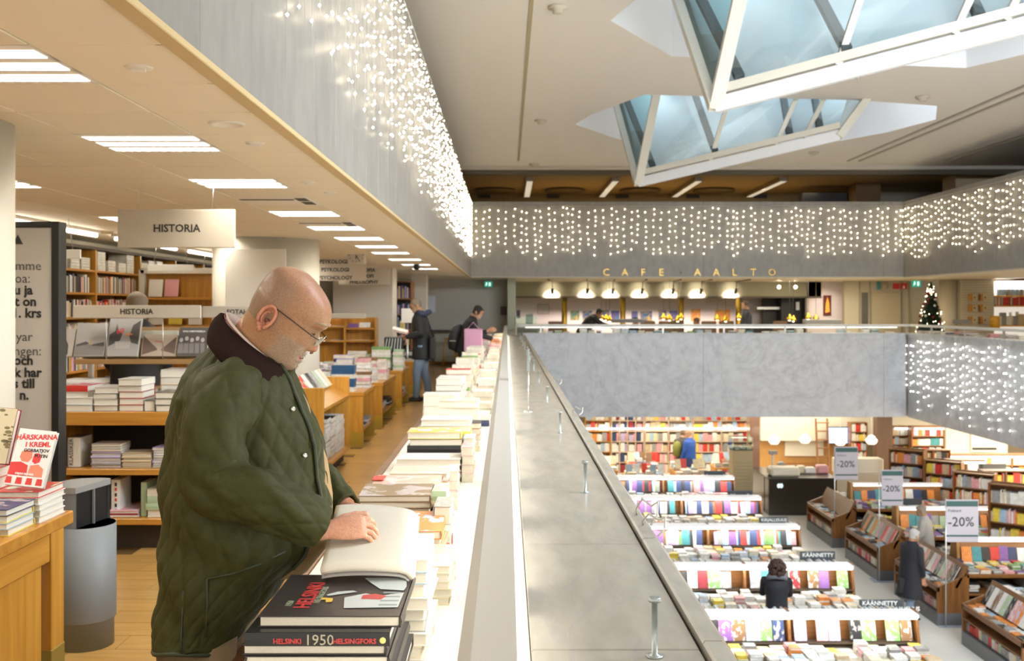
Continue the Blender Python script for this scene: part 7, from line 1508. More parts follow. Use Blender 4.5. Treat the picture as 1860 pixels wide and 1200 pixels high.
# eyebrows, lids line, mouth line as small meshes
def hp(x, y, z): return Mh @ Vector((x / 3470, y / 3470, z / 3470))
q = MB()
for s_ in (-1, 1):
    q.tube([hp(412, s_ * 40, 238), hp(408, s_ * 90, 250), hp(382, s_ * 140, 244), hp(345, s_ * 172, 225)], [.003, .0048, .004, .0015], 7)
q.build('eyebrows', mat('brow_grey', (.40, .28, .18), .8), man, world=True)
q = MB()
for s_ in (-1, 1): q.tube([hp(378, s_ * 62, 132), hp(388, s_ * 96, 122), hp(372, s_ * 128, 128)], [.0010, .0020, .0010], 6)
q.tube([hp(416, -62, -116), hp(424, -30, -111), hp(428, 0, -110), hp(424, 30, -111), hp(416, 62, -116)], .0012, 6)
for s_ in (-1, 1): q.ball(hp(455, s_ * 30, -24), .0032, n=6)
q.ball(hp(24, -282, -10), .0055, n=7)
q.build('face_lines', mat('line_dark', (.16, .06, .04), .7), man, world=True)
rb = random.Random(4); q = MB()      # short beard and moustache bristles
cand = [(v, f) for v, f in zip(vs, range(len(vs)))]
for v in vs:
    x, y, z = [c_ * 3470 for c_ in v]
    if x > 130 and -300 < z < 0 and not (abs(z + 108) < 16 and abs(y) < 80) and not (z > -50 and abs(y) < 150) :
        for _ in range(3):
            p = Mh @ (Vector(v) + Vector((rb.uniform(-.003, .003), rb.uniform(-.004, .004), rb.uniform(-.004, .004)))); nn = (Mh.to_3x3() @ Vector((.8 * (x - 100) / 300, y / 250, -.7))).normalized(); L = rb.uniform(.002, .0055) * (1.3 if x > 330 else .8)
            sd = nn.cross(Vector((rb.random(), rb.random(), rb.random()))).normalized() * .0005; q.add([p - sd, p + sd, p + nn * L], [(0, 1, 2)])
stuff(q.build('beard', mat('beard_grey', (.44, .35, .26), .8), man, world=True))
# glasses
gl = thing('glasses', 'rimless', 'x'); bpy.data.objects.remove(gl)
g = bpy.data.objects.new('glasses', None); C.objects.link(g); g.parent = man; dark = mat('frame_dark', (.03, .02, .015), .3)
for s_ in (-1, 1):
    q = MB(); q.tube([hp(15, s_ * 292, 118), hp(60, s_ * 300, 122), hp(200, s_ * 292, 128), hp(400, s_ * 262, 130), hp(455, s_ * 190, 128)], [.0014] * 5, 6); q.build('temple', dark, g, world=True)
    q = MB(); n = 22; ring = [hp(458 - 14 * abs(math.cos(2 * PI * i / n) * 70 + 100) / 170, s_ * (100 + 78 * math.cos(2 * PI * i / n)), 105 + 50 * math.sin(2 * PI * i / n)) for i in range(n)]
    q.add(ring + [r + Mh.to_3x3() @ Vector((.0012, 0, 0)) for r in ring], [tuple(range(n)), tuple(range(2 * n - 1, n - 1, -1))] + [(i, (i + 1) % n, n + (i + 1) % n, n + i) for i in range(n)]); q.build('lens', glass('lens_glass', (.92, .93, .92), .9, .05) if 'lens_glass' not in MATS else MATS['lens_glass'], g, world=True)
    q = MB(); q.tube(ring + ring[:1], .0006, 5, caps=False); q.build('lens_edge', chrome, g, world=True)
q = MB(); q.tube([hp(470, -24, 118), hp(478, 0, 128), hp(470, 24, 118)], .0012, 6); q.build('bridge', steel, g, world=True)
# coat
coat_m, n_, L_, b_ = _nt('quilted_green'); tcn = n_.new('ShaderNodeTexCoord'); tn = n_.new('ShaderNodeTexNoise'); tn.inputs['Scale'].default_value = 40; tn.inputs['Detail'].default_value = 4; L_.new(tcn.outputs['Object'], tn.inputs['Vector'])
crn = n_.new('ShaderNodeValToRGB'); crn.color_ramp.elements[0].color = (.027, .028, .007, 1); crn.color_ramp.elements[1].color = (.060, .062, .017, 1); L_.new(tn.outputs['Fac'], crn.inputs[0]); L_.new(crn.outputs[0], b_.inputs['Base Color']); b_.inputs['Roughness'].default_value = .64; b_.inputs['Specular IOR Level'].default_value = .22
bpn = n_.new('ShaderNodeBump'); bpn.inputs['Strength'].default_value = .6; bpn.inputs['Distance'].default_value = .004; L_.new(tn.outputs['Fac'], bpn.inputs['Height']); L_.new(bpn.outputs[0], b_.inputs['Normal']); MATS['quilted_green'] = coat_m
def quilt(u, v, Lq=.082, A=.0075):
    a = abs(math.sin(PI * (u / Lq + v / (Lq * 1.25)))); b = abs(math.sin(PI * (u / Lq - v / (Lq * 1.25)))); return A * ((a * b) ** .36) 
JK = [(594, 425, 462, .03), (606, 410, 474, .045), (625, 386, 494, .065), (650, 360, 515, .10), (680, 340, 536, .155), (715, 328, 550, .20), (760, 320, 566, .21), (810, 315, 582, .215), (860, 312, 592, .218), (910, 310, 594, .22), (955, 309, 582, .22), (1000, 309, 556, .22), (1050, 308, 512, .22), (1100, 307, 468, .22), (1140, 306, 438, .22)]
def coat_surface(inner=0, nr=190, ns=270):
    rings = []; arc = 0
    for i in range(nr + 1):
        py = 594 + (1140 - 594) * i / nr; xb, xf, hw = interp(JK, py); z = mz_(py); x0, x1 = mx_(xb), mx_(xf); cx_ = (x0 + x1) / 2; a = (x1 - x0) / 2; ring = []
        for j in range(ns):
            th = 2 * PI * j / ns; co, si = math.cos(th), math.sin(th); ex = .97
            x = cx_ + a * math.copysign(abs(co) ** ex, co); y = YM + hw * math.copysign(abs(si) ** ex, si)
            u = th * .27; v = z; d = quilt(u, v) if py > 612 else .003
            if i > nr - 6: d = .004 + .003 * math.sin((nr - i) / 6 * PI)
            fold = .010 * noise.noise(Vector((x * 5, y * 5, z * 4))) + .006 * noise.noise(Vector((x * 14, y * 14, z * 9))) + (.008 * noise.noise(Vector((th * 2.2, z * 2.5, 3))))
            # drag folds from the belly to the back hem
            fold += .006 * math.sin(z * 38 + x * 22) * math.exp(-((z - 1.05) / .25) ** 2) * (si < 0)
            dd = (d + fold) * min(1, max(0, (py - 600) / 60)) - inner
            nrm = Vector((co / max(a, .05), si / hw, 0)).normalized()
            ring.append((x + nrm.x * dd, y + nrm.y * dd, z + (.012 * math.sin(th * 3) if i > nr - 3 else 0)))
        rings.append(ring)
    return rings
q = MB(); rg = coat_surface(); rings_mesh(q, rg[::-1], cap0=False, cap1=True); coat = q.build('quilted_coat', coat_m, man, world=True)
q = MB(); rg2 = coat_surface(.012, 40, 60); rings_mesh(q, rg2, cap0=False, cap1=False); q.build('coat_lining', mat('lining_dark', (.04, .035, .02), .8), man, world=True)
q = MB(); rr = rg[-1]; q.tube([Vector(p) for p in rr[::5]] + [Vector(rr[0])], .0055, 6, caps=False); q.build('hem_binding', mat('binding_green', (.035, .045, .02), .6), man, world=True)
def sleeve(path, radii, name, n=90, ns=110, seed=0, cuff=True):
    cp = catmull([(*p, *r) for p, r in zip(path, radii)], n); q = MB(); rings = []; s_acc = 0; prev = None
    for i, c_ in enumerate(cp):
        p = Vector(c_[:3]); d = (Vector(cp[min(i + 1, n)][:3]) - Vector(cp[max(i - 1, 0)][:3])).normalized()
        if prev is None: x = d.cross(Vector((0, 1, 0))).normalized(); lastp = p
        else: x = (prev - d * prev.dot(d)).normalized()
        s_acc += (p - lastp).length; lastp = p; prev = x; y = d.cross(x); ring = []
        endf = min(1, (n - i) / 8)
        for j in range(ns):
            th = 2 * PI * j / ns; r = (c_[3] * abs(math.cos(th)) ** 2 + c_[4] * abs(math.sin(th)) ** 2)
            dd = quilt(th * .085, s_acc, .072, .0065) * endf + .011 * noise.noise(Vector((p.x * 9 + math.cos(th) * 1.5, p.z * 9 + math.sin(th) * 1.5, s_acc * 9 + seed))) + .0055 * math.sin(s_acc * 75 + 2.2 * math.sin(th + 1)) * math.exp(-((s_acc - .26) / .13) ** 2) * (.5 + .5 * math.cos(th + .6))
            ring.append(p + x * (r + dd) * math.cos(th) + y * (r + dd) * math.sin(th))
        rings.append(ring)
    rings.append([Vector(cp[-1][:3]) + (v - Vector(cp[-1][:3])) * .80 for v in rings[-1]]); last = Vector(cp[-1][:3]); d_ = (last - Vector(cp[-6][:3])).normalized(); rings.append([v - d_ * .03 for v in rings[-1]])
    rings_mesh(q, rings[::-1], cap0=False, cap1=True); return q.build(name, coat_m, man, world=True)
sleeve([tuple(P(436, 690, 2.42)), tuple(P(414, 718, 2.34)), tuple(P(390, 780, 2.27)), tuple(P(396, 872, 2.25)), tuple(P(470, 905, 2.23)), tuple(P(540, 935, 2.25)), tuple(P(583, 957, 2.275))],
       [(.055, .055), (.078, .074), (.074, .072), (.072, .066), (.062, .060), (.052, .050), (.046, .042)], 'sleeve')
sleeve([tuple(v) for v in far_s], [(.08, .08), (.085, .08), (.075, .07), (.055, .05), (.045, .045)], 'sleeve', 50, 60, 5)
# corduroy collar
cor = mat('corduroy_brown', (.022, .010, .008), .9, spec=.1, bump=.3, bscale=400)
q = MB(); rings = []; N = 64
for k, (s_, off) in enumerate(((0, -.004), (.0, .010), (.25, .016), (.5, .019), (.8, .018), (1, .012), (1, .0))):
    ring = []
    for j in range(N + 1):
        th = math.radians(-158 + 316 * j / N) + PI      # open at the front
        co, si = math.cos(th), math.sin(th)
        tx_ = mx_(462) + .078 * co * (1 + .0 * s_); tzt = mz_(635) - .067 * co * 1.0 + .012; top = Vector((tx_, YM + .082 * si, tzt))
        bx_ = mx_(458) + .090 * co; btz = mz_(662) - .070 * co - .012; bot = Vector((bx_, YM + .150 * si, btz + .004 * abs(si)))
        if co > .5: bot += Vector((.0, 0, -.004 * (co - .5) * 2))
        p = top.lerp(bot, s_); nrm = Vector((co * .6, si, .8)).normalized(); ring.append(p + nrm * off)
    rings.append(ring)
n = N + 1; q.add([v for r in rings for v in r], [(i * n + j, i * n + j + 1, (i + 1) * n + j + 1, (i + 1) * n + j) for i in range(len(rings) - 1) for j in range(N)], 0, None, True); cl_ = q.build('corduroy_collar', cor, man, world=True)
sd = cl_.modifiers.new('t', 'SOLIDIFY'); sd.thickness = .006
q = MB(); pts = [Vector((mx_(466) + .070 * math.cos(a), YM + .076 * math.sin(a), mz_(632) - .070 * math.cos(a) + .02)) for a in [math.radians(-150 + 300 * j / 40) + PI for j in range(41)]]
for dz, m_ in ((0, 'a'), ):
    n = 41; q.add([p for p in pts] + [p + Vector((.006 * math.cos(0), 0, -.022)) + (p - Vector((mx_(466), YM, p.z))).normalized() * .007 for p in pts] + [p + Vector((0, 0, -.05)) + (p - Vector((mx_(466), YM, p.z))).normalized() * .010 for p in pts], [(i, i + 1, n + i + 1, n + i) for i in range(40)] + [(n + i, n + i + 1, 2 * n + i + 1, 2 * n + i) for i in range(40)], 0, None, True)
sh = q.build('shirt_collar', mat('shirt_white', (.72, .62, .56), .7), man, world=True); sd = sh.modifiers.new('t', 'SOLIDIFY'); sd.thickness = .003
q = MB()
for dz in (-.006, -.014): q.tube([p + Vector((0, 0, dz)) + (p - Vector((mx_(466), YM, p.z))).normalized() * .007 for p in pts], .0012, 5)
q.build('collar_stripes', mat('stripe_maroon', (.35, .10, .10), .7), man, world=True)
# sweater showing along the open front
q = MB(); rings = []
for py, xb, xf, hw in ((650, 440, 508, .06), (690, 420, 532, .07), (730, 420, 554, .08), (780, 420, 575, .085), (840, 420, 592, .09), (900, 420, 601, .09), (950, 420, 601, .09), (1000, 420, 588, .09), (1040, 420, 556, .09)):
    x0, x1 = mx_(xb), mx_(xf); rings.append([((x0 + x1) / 2 + (x1 - x0) / 2 * math.copysign(abs(math.cos(t_)) ** .8, math.cos(t_)), YM + .02 + hw * math.sin(t_), mz_(py)) for t_ in [2 * PI * i / 40 for i in range(40)]])
rings_mesh(q, rings[::-1]); q.build('beige_sweater', mat('sweater_beige', (.42, .27, .12), .8, bump=.3, bscale=350), man, world=True)
# placket binding and press studs
q = MB(); pl = []
for i in range(8, 150, 4): j = int(270 * .955); pl.append(Vector(rg[i][j]) + Vector((.004, -.003, 0)))
q.tube(pl, .005, 6); q.build('placket_edge', MATS['binding_green'], man, world=True)
for py in (735, 816, 897):
    i = int((py - 594) / (1140 - 594) * 190); p = Vector(rg[i][int(270 * .925)]); q = MB(); q.lathe([(.0065, 0), (.006, .003), (.002, .004)], (0, 0, 0), 14, M=Matrix.Translation(p + Vector((.002, -.004, 0))) @ Matrix.Rotation(math.radians(35), 4, 'Z') @ Matrix.Rotation(PI / 2, 4, 'X')); q.build('press_stud', steel, man, world=True)
def seam(pts, nm):
    q = MB(); q.tube(pts, .0028, 5); q.build(nm, MATS['binding_green'], man, world=True)
# pocket welt lines sewn on the near side
def onnear(px, py):
    i = min(190, max(0, int((py - 594) / (1140 - 594) * 190))); best = min(range(135, 270), key=lambda j: abs((rg[i][j][0]) * F / rg[i][j][1] + PX - px)); v = Vector(rg[i][best]); return v + Vector((0, -.002, 0))
seam([onnear(x, y) for x, y in ((378, 1010), (420, 1002), (470, 990), (520, 978))], 'pocket_seam'); seam([onnear(x, y) for x, y in ((378, 1010), (376, 1050), (375, 1090), (374, 1110))], 'pocket_seam')
seam([onnear(x, y) for x, y in ((330, 1135), (330, 1110), (331, 1070), (332, 1030))], 'vent_seam')
# trousers and shoes
trm = mat('khaki_trousers', (.24, .16, .08), .8, bump=.2, bscale=90)
q = MB(); rings_mesh(q, [ell((-.745, YM, z), a, b, 36) for z, a, b in ((.72, .085, .16), (.80, .09, .17), (.92, .10, .18))])
for s_ in (-1, 1): rings_mesh(q, [ell((x, YM + s_ * .105, z), r, r, 24) for x, z, r in ((-.765, .03, .075), (-.77, .10, .070), (-.765, .30, .070), (-.755, .48, .075), (-.745, .65, .085), (-.745, .82, .095))])
q.build('trousers', trm, man, world=True)
for s_ in (-1, 1):
    q = MB(); rings_mesh(q, [[(x, YM + s_ * .105 + w_ * math.cos(t_), max(.0, h / 2 + h / 2 * math.sin(t_))) for t_ in [2 * PI * i / 16 for i in range(16)]] for x, w_, h in ((-.87, .02, .05), (-.86, .036, .09), (-.80, .042, .10), (-.72, .045, .075), (-.65, .045, .055), (-.60, .036, .045), (-.58, .015, .03))]); q.build('shoe', mat('shoe_brown', (.06, .03, .015), .35), man, world=True)
# ---------- open book in his hands ----------
ob = thing('open_book', 'large open white book lying under the reading man’s hand', 'book', (-.3, 2.35, 1.04))
def page_sheet(z_off, name, m_, sh=0):
    q = MB(); nu, nv = 16, 10; A_, B_, C2, D_2 = P(584, 1044, 2.13), P(747, 1044, 2.14), P(756, 936, 2.56), P(612, 926, 2.56); vs = []
    for i in range(nu + 1):
        for j in range(nv + 1):
            u, v = i / nu, j / nv; p = A_.lerp(B_, u).lerp(D_2.lerp(C2, u), v); p.z += .008 * math.sin(PI * u) ** .6 * (1 if not sh else .5) + z_off - (.012 * (u > .92) * (u - .92) / .08); vs.append(p)
    q.add(vs, [(i * (nv + 1) + j, (i + 1) * (nv + 1) + j, (i + 1) * (nv + 1) + j + 1, i * (nv + 1) + j + 1) for i in range(nu) for j in range(nv)], 0, None, True); o = q.build(name, m_, ob, world=True); return o
pg = mat('page_white', (.93, .91, .87), .6); o = page_sheet(.012, 'page', pg); o = page_sheet(.0, 'page_block', pages_m); sd = o.modifiers.new('t', 'SOLIDIFY'); sd.thickness = .012; sd.offset = 1
o = page_sheet(-.006, 'cover', mat('cover_grey', (.4, .38, .36), .5)); sd = o.modifiers.new('t', 'SOLIDIFY'); sd.thickness = .003
# ---------- the other people ----------
class Fig: pass
def figure(label, x, y, zf, H, yaw, lean=0, headpitch=0, arms=((.35, .9), (.35, .9)), coatc=(.02, .02, .022), legc=(.08, .11, .17), hairc=(.10, .07, .05), hairlen=0, coatlen=.30, bald=False, stride=.0, bulk=1.0, group=None, seated=False, shoec=(.02, .02, .02), hood=None, skirt=False, z_hide=None):
    """arms: per side (raise angle of upper arm forward, elbow bend)"""
    s = H / 1.75; t = thing('person', label, 'person', (x, y, zf), yaw, group)
    def rot(p, piv, a): v = Vector(p) - piv; return piv + Vector((v.x * math.cos(a) + v.z * math.sin(a), v.y, -v.x * math.sin(a) + v.z * math.cos(a)))
    hipz = .92 if not seated else .50; hip = Vector((0, 0, hipz)); R_ = lambda p: rot(p, hip, lean)
    chest = R_((.0, 0, hipz + .36)); nk = R_((.0, 0, hipz + .55)); hd = R_((.02, 0, hipz + .66)); sh = [R_((0, q_ * .185, hipz + .48)) for q_ in (-1, 1)]
    body = MB(); k = 1 / 3470 * .98
    Mh_ = Matrix.Translation(hd + Vector((0, 0, 0))) @ Matrix.Rotation(lean * .6 + headpitch, 4, 'Y')
    vs, fs, fc = head_geo(k, 26, 30, bald, hairc); o0 = len(body.v); body.v.extend([tuple(Mh_ @ Vector(v)) for v in vs])
    for f, c_ in zip(fs, fc): body.f.append([i + o0 for i in f]); body.m.append(0); body.c.append(c_); body.sm.append(True)
    for q_ in (-1, 1): body.ball(Mh_ @ Vector((.002, q_ * .078, 0)), .03, c=SK, n=8, sq=(.6, .35, 1)); body.ball(Mh_ @ Vector((.107, q_ * .03, .04)), .006, c=(.03, .02, .02), n=6)
    body.tube([hd + Vector((-.01, 0, .0)), nk, chest], [.052, .06, .11], 14, c=SK); body.tube([chest, hip], [(.14, .11), (.15, .11)], 16, c=SK)
    coat = MB(); ct = lambda px_, a, b, n=28: None
    zs = []
    def cr_(p, a, b, tl=lean): return ell(p, a * bulk, b * bulk, 26, tl)
    low = coatlen
    if not seated:
        rings = [cr_(Vector((0, 0, hipz - low)), .16 if not skirt else .19, .20 if not skirt else .24, 0), cr_(Vector((0, 0, hipz - low * .4)), .155, .195, 0), cr_(hip, .145, .18, lean * .3), cr_(R_((0, 0, hipz + .18)), .14, .175), cr_(R_((0, 0, hipz + .36)), .145, .20), cr_(R_((0, 0, hipz + .47)), .12, .205), cr_(R_((0, 0, hipz + .53)), .085, .12), cr_(R_((.0, 0, hipz + .58)), .07, .075)]
    else: rings = [cr_(hip + Vector((0, 0, -.05)), .16, .19, 0), cr_(R_((0, 0, hipz + .2)), .14, .18), cr_(R_((0, 0, hipz + .36)), .145, .2), cr_(R_((0, 0, hipz + .47)), .12, .205), cr_(R_((0, 0, hipz + .53)), .085, .12), cr_(R_((0, 0, hipz + .58)), .07, .075)]
    rings_mesh(coat, rings)
    for i, q_ in enumerate((-1, 1)):
        ra, eb = arms[i][:2]; out = arms[i][2] if len(arms[i]) > 2 else .12
        a = lean + 0; S0 = sh[i]; ud = Vector((math.sin(ra), q_ * out, -math.cos(ra))).normalized(); E = S0 + ud * .28; fa = ra + eb; fd = Vector((math.sin(fa), -q_ * .12, -math.cos(fa))).normalized(); W_ = E + fd * .25
        coat.tube([S0 - ud * .02, S0 + ud * .05, S0.lerp(E, .6), E, E.lerp(W_, .5), W_], [x_ * bulk for x_ in (.06, .072, .062, .056, .05, .044)], 14); body.tube([S0, E, W_ + fd * .03], [.045, .036, .026], 10, c=SK)
        place_hand(body, q_ * -1, W_ + fd * .035, fd, Vector((0, q_ * -.8, .5)) if abs(fd.z) < .9 else Vector((0, -q_, .1)), (.60, .33, .20), 1.0)
        setattr(t, '_', None) if False else None
    legs = MB(); 
    for q_ in (-1, 1):
        if seated: pts = [Vector((0, q_ * .1, hipz - .02)), Vector((.22, q_ * .11, hipz + .0)), Vector((.44, q_ * .11, hipz - .02)), Vector((.46, q_ * .11, .25)), Vector((.44, q_ * .11, .07))]
        else:
            st_ = stride * q_; pts = [Vector((0, q_ * .09, hipz + .02)), Vector((st_ * .2 + .01, q_ * .095, hipz - .22)), Vector((st_ * .5 + .03, q_ * .095, .50)), Vector((st_ * .8, q_ * .095, .28)), Vector((st_, q_ * .095, .07))]
        legs.tube(pts, [x_ * (1 + (bulk - 1) * .5) for x_ in (.105, .095, .07, .062, .055)], 14); body.tube(pts, [.08, .07, .05, .042, .035], 10, c=SK)
        f_ = pts[-1]; shm = MB(); rings_mesh(shm, [[(f_.x + x_, f_.y + w_ * math.cos(t_), max(0, h / 2 + h / 2 * math.sin(t_))) for t_ in [2 * PI * i / 12 for i in range(12)]] for x_, w_, h in ((-.09, .02, .05), (-.07, .036, .10), (0, .044, .11), (.08, .046, .075), (.14, .043, .055), (.18, .02, .035))]); so = shm.build('shoe', mat('shoe_%d' % (shoec[0] * 1000), shoec, .4), t); so.scale = (s, s, s)
    def cm(nm, c_, **kw): return mat('%s_%03d_%03d_%03d' % (nm, c_[0] * 999, c_[1] * 999, c_[2] * 999), c_, .7, noise_amt=.15, nscale=30)
    parts = [('body', body, MATS['skin_face'], 0), ('jacket' if coatlen < .45 else 'long_coat', coat, cm('cloth', coatc), .014), ('trousers', legs, cm('cloth', legc), .014)]
    for nm, mb_, m_, vox in parts:
        o = mb_.build(nm, m_, t); o.scale = (s, s, s)
        if vox: r = o.modifiers.new('r', 'REMESH'); r.mode = 'VOXEL'; r.voxel_size = vox; r.use_smooth_shade = True; sm_ = o.modifiers.new('s', 'SMOOTH'); sm_.factor = .5; sm_.iterations = 3
    if not bald:
        hm = MB(); rr = random.Random(len(label)); 
        rings = []
        for i in range(13):
            v = -110 - hairlen * 900 + (500 + 110 + hairlen * 900) * (i / 12); vv = max(-40, v); uf, ub, w_ = interp(HEAD, min(484, vv)); g = 16 + 6 * (i % 2)
            ring = []
            for j in range(26):
                th = 2 * PI * j / 26; co, si = math.cos(th), math.sin(th); front_lim = (uf if v > 330 else (60 if v < 60 else 60 + (v - 60) * .9)); cc = (uf + ub) / 2 - 20
                xx = cc + ((uf - cc + g) if co > 0 else (cc - ub + g * (1 + hairlen * 6))) * co; xx = min(xx, front_lim + g) ; yy = (w_ + g * (1 + hairlen * 4)) * si
                sc_ = 1 if v < 470 else .9; ring.append(tuple(Mh_ @ (Vector((xx * sc_, yy * sc_, v + (12 if v > 470 else 0))) * k)))
            rings.append(ring)
        rings_mesh(hm, rings, cap0=False); o = hm.build('hair', mat('hair_%03d_%03d' % (hairc[0] * 999, hairc[2] * 999), hairc, .7, bump=.6, bscale=120), t); o.scale = (s, s, s)
    if hood:
        hm = MB(); p = R_((-.07, 0, hipz + .54)); hm.tube([p + Vector((.09 * math.cos(a), .13 * math.sin(a), -.03 + .05 * abs(math.cos(a)))) for a in [2 * PI * i / 20 for i in range(21)]], .045, 10, caps=False); o = hm.build('hood', cm('cloth', hood), t); o.scale = (s, s, s)
    return t, s, R_, hipz
def bag(t, name, mbs, m_): o = mbs.build(name, m_, t); return o
# man with shoulder bag by the low tables, faces left
t, s, R_, hz = figure('standing person in black jacket and blue jeans reading beside the low oak tables', -1.44, 17.0, 0, 1.80, PI, .08, .42, ((-.12, 1.5), (-.12, 1.5)), (.012, .012, .013), (.17, .24, .33), (.17, .13, .09), 0, .22, bulk=1.08, hood=(.02, .03, .07), stride=.10)
q = MB(); q.bbox(-.12, -.03, -.30, .02, .72, 1.10, .02); tag(q.build('shoulder_bag', mat('bag_black', (.015, .015, .016), .6)), 'black shoulder bag hanging from the jeans-wearing reader', 'bag'); o = C.objects[-1]; o.location = (-1.18, 17.05, 0); 
q = MB(); q.tube([(-1.24, 17.0, 1.10), (-1.36, 16.9, 1.45), (-1.5, 16.88, 1.42), (-1.3, 16.9, 1.1)], .012, 6); q.build('strap', MATS['bag_black'], o, world=True)
q = MB(); q.bbox(-1.98, -1.70, 16.1, 16.4, .86, 1.12, .01); q2 = tag(q.build('patterned_box', mat('box_black', (.02, .02, .02), .4)), 'black box with a pale criss-cross print below the open white book', 'box')
for k in range(6): q = MB(); q.bar((-1.97 + k * .05, 16.096, .88), (-1.93 + k * .045, 16.096, 1.10), .008, .003, up=(0, 1, 0)); q.build('stripe_print', MATS['sign_white'], q2)
book('white open book held by the jeans-wearing reader', (-1.80, 16.85, 1.21), .26, .18, .02, PAL['white'], 'B', (math.radians(12), math.radians(14), 0)); book('red-edged book held under the white open one', (-1.78, 16.85, 1.185), .24, .18, .02, PAL['red'], 'B', (math.radians(12), math.radians(14), 0))
# woman with backpack and pink bag, faces right
t, s, R_, hz = figure('leaning person in black with a backpack at the far part of the book table', -.78, 17.9, 0, 1.72, 0, .34, .35, ((.55, .7), (.15, 1.8)), (.010, .010, .012), (.010, .010, .010), (.02, .012, .01), .04, .12)
q = MB(); rings_mesh(q, [[(-.98 + x_ + 0 * t_, 17.9 + w_ * math.cos(t_), z_ + .0 * math.sin(t_)) if False else (x_ - .95 + h_ * math.cos(t_), 17.88 + w_ * math.sin(t_), z_) for t_ in [2 * PI * i / 18 for i in range(18)]] for z_, x_, h_, w_ in ((.82, .02, .03, .08), (.86, .0, .09, .14), (1.0, .0, .11, .155), (1.15, .03, .11, .15), (1.26, .08, .08, .12), (1.30, .11, .03, .06))]); bp_ = tag(q.build('backpack', MATS['bag_black']), 'black backpack on the leaning person in black', 'bag')
q = MB(); q.box(-1.02, -.9, 17.725, 17.735, 1.0, 1.01); q.build('zip_pocket', steel, bp_, world=True)
q = MB(); x0, x1 = at(843, 17.5), at(876, 17.5); q.bbox(x0, x1, 17.5, 17.6, zat(638, 17.5), zat(597, 17.5), .012); pb = tag(q.build('pink_bag', mat('bag_pink', (.62, .33, .48), .6)), 'pink carrier bag hanging from the arm of the person in black', 'bag')
q = MB(); q.tube([(x0 + .06, 17.55, zat(597, 17.5)), ((x0 + x1) / 2, 17.57, zat(585, 17.5)), (x1 - .06, 17.55, zat(597, 17.5))], .008, 6); q.build('handle', MATS['bag_pink'], pb, world=True)
# person behind HISTORIA shelves (only beanie and back visible)
t, s, R_, hz = figure('bending person in black with a grey knitted hat behind the history unit', -3.06, 8.2, 0, 1.77, math.radians(95), .04, .0, ((.3, .6), (.3, .6)), (.008, .008, .008), (.01, .01, .01), (.26, .20, .14), .0, .2, bulk=1.1)
# cafe people
t, s, R_, hz = figure('person in black bending over the book table behind the far handrail', at(1058, 27.6), 27.6, 0, 1.76, 0, .68, .1, ((.9, .4), (.9, .4)), (.008, .008, .009), (.01, .01, .01), (.012, .01, .01), .03, .15, bulk=1.15)
t, s, R_, hz = figure('seated dark-haired person in black by the deep blue painting', at(1147, 30.3), 30.3, 0, 1.75, .3, .15, 0, ((.5, .8), (.5, .8)), (.012, .01, .01), (.01, .01, .01), (.015, .012, .01), .08, .15, seated=True)
t, s, R_, hz = figure('seated person in grey before the orange painting', at(1271, 30.4), 30.4, 0, 1.72, 2.6, .1, 0, ((.5, .8), (.5, .8)), (.16, .14, .12), (.05, .05, .05), (.10, .06, .04), .03, .15, seated=True)
t, s, R_, hz = figure('standing dark-haired person in navy shirt at the coffee bar', at(1357, 28.6), 28.6, 0, 1.80, PI, .02, .0, ((.2, .5), (.2, .5)), (.02, .022, .035), (.02, .02, .025), (.05, .035, .025), .0, .1)
# ground floor people
t, s, R_, hz = figure('curly dark-haired person in black with a grey hood, back turned, among the display rows', at(1411, 15.15), 15.15, ZG, 1.62, math.radians(80), .10, .15, ((.35, .9), (.35, 1.1)), (.010, .011, .018), (.02, .02, .03), (.055, .025, .02), .10, .10, hood=(.14, .15, .18))
q = MB(); rc = random.Random(8)
for i in range(150):
    a, b = rc.uniform(0, 2 * PI), rc.uniform(-1, 1); v = Vector((math.cos(a) * math.sqrt(1 - b * b) * .115, math.sin(a) * math.sqrt(1 - b * b) * .125, b * .13))
    if v.y > .03 and v.z < .05: continue
    q.ball((v.x, v.y - .02, 1.47 + v.z), rc.uniform(.022, .036), n=6)
o = q.build('curls', MATS['hair_054_019'] if 'hair_054_019' in MATS else mat('curls_dark', (.055, .025, .02), .8), t); o.rotation_euler = (0, 0, -t.rotation_euler.z)
t, s, R_, hz = figure('grey-haired person in a long black coat walking along the white path', at(1652, 17.15), 17.15, ZG, 1.66, math.radians(20), .10, .1, ((.05, .25), (.15, .3)), (.012, .013, .020), (.16, .22, .30), (.52, .50, .48), .02, .42, bulk=1.15, stride=.14, skirt=True)
q = MB(); q.bbox(-.05, .12, -.06, .02, .55, .80, .015); o = tag(q.build('handbag', MATS['bag_black']), 'small black handbag carried by the grey-haired walker', 'bag'); o.location = (at(1635, 17.1), 17.1, ZG)
t, s, R_, hz = figure('person in a light grey cardigan behind the nearest discount sign', at(1713, 18.5), 19.2, ZG, 1.66, math.radians(150), .1, .1, ((.2, .3), (.2, .3)), (.40, .38, .36), (.03, .03, .04), (.3, .25, .2), .03, .25)
t, s, R_, hz = figure('person in a bright blue jacket standing by the ground-floor wall shelves', at(1253, 29.7), 29.7, ZG, 1.80, math.radians(140), .02, .15, ((.15, .3), (.15, .3)), (.01, .06, .30), (.06, .06, .06), (.28, .18, .11), .0, .18, bulk=1.15, shoec=(.4, .35, .3))
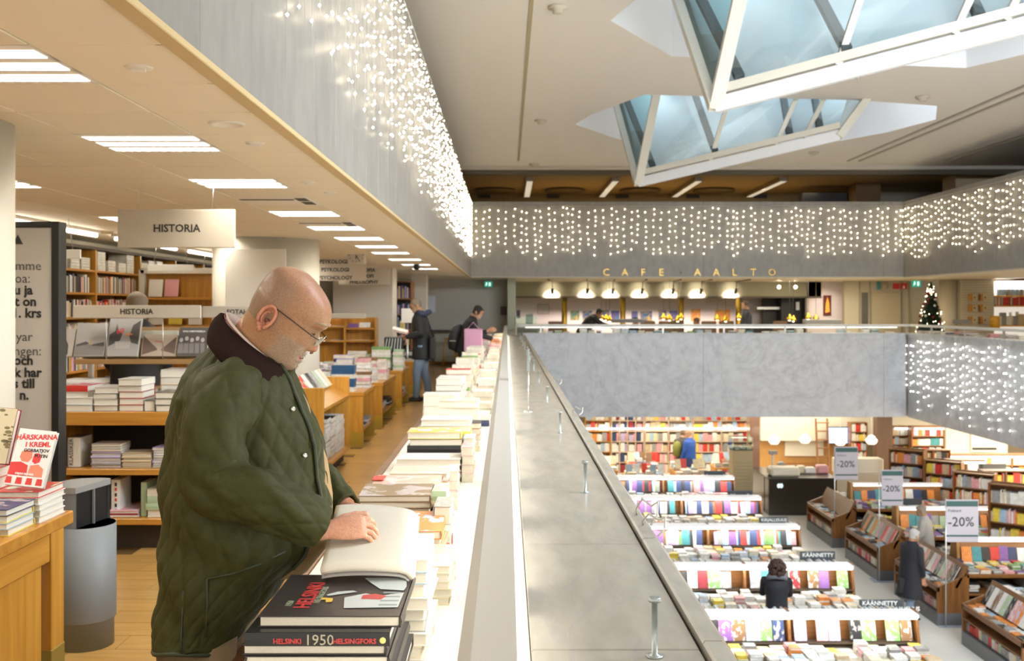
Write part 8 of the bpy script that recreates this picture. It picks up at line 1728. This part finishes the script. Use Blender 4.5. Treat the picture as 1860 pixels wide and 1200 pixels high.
t, s, R_, hz = figure('person in a dark grey coat with a green backpack beside the blue jacket', at(1240, 30.1), 30.1, ZG, 1.76, math.radians(70), .02, .1, ((.15, .3), (.15, .3)), (.05, .045, .04), (.04, .04, .04), (.14, .09, .06), .0, .25, bulk=1.1)
q = MB(); rings_mesh(q, [[(h_ * math.cos(t_), w_ * math.sin(t_), z_) for t_ in [2 * PI * i / 16 for i in range(16)]] for z_, h_, w_ in ((.0, .04, .06), (.04, .13, .15), (.3, .14, .15), (.42, .10, .12), (.46, .03, .05))]); o = tag(q.build('backpack', mat('bag_olive', (.16, .17, .03), .7)), 'olive green backpack at the far wall shelves', 'bag'); o.location = (at(1230, 29.9), 29.9, ZG + .95)
# ---------- books too small to pick apart: the 300 that show largest stay single, the rest become one pile ----------
def _size(e):
    o, w_, d, t_, c_, sd_ = e; M = o.matrix_basis; xs, ys = [], []
    for sx in (-.5, .5):
        for sy in (-.5, .5):
            for z in (0, t_):
                v = M @ Vector((sx * w_, sy * d, z)); D = max(v.y, .3); xs.append(v.x / D * F); ys.append((v.z - CH) / D * F)
    x0, x1, y0, y1 = min(xs) + PX, max(xs) + PX, PY - max(ys), PY - min(ys)
    if x1 < 0 or x0 > 1860 or y1 < 0 or y0 > 1200: return 0
    return (x1 - x0) * (y1 - y0)
BOOKS.sort(key=_size, reverse=True); q = MB()
for e in BOOKS[300:]:
    o, w_, d, t_, c_, sd_ = e
    if len(o.children) > 2: continue
    M = o.matrix_basis.copy(); b = .003
    q.box(-w_ / 2 + b, w_ / 2 - b, -d / 2 + b, d / 2 - b, b * .6, t_ - b * .6, 0, c_ if sd_ == 'F' else (.74, .69, .58), M); q.box(-w_ / 2, w_ / 2, -d / 2, d / 2, t_ - b * .6, t_, 0, c_, M); q.box(-w_ / 2, w_ / 2, -d / 2, d / 2, 0, b * .6, 0, c_, M)
    for ch in list(o.children): bpy.data.objects.remove(ch)
    bpy.data.objects.remove(o)
tag(q.build('small_books', bookstuff), 'remaining books too small to pick apart, in stacks and displays on both floors', 'books', kind='stuff')
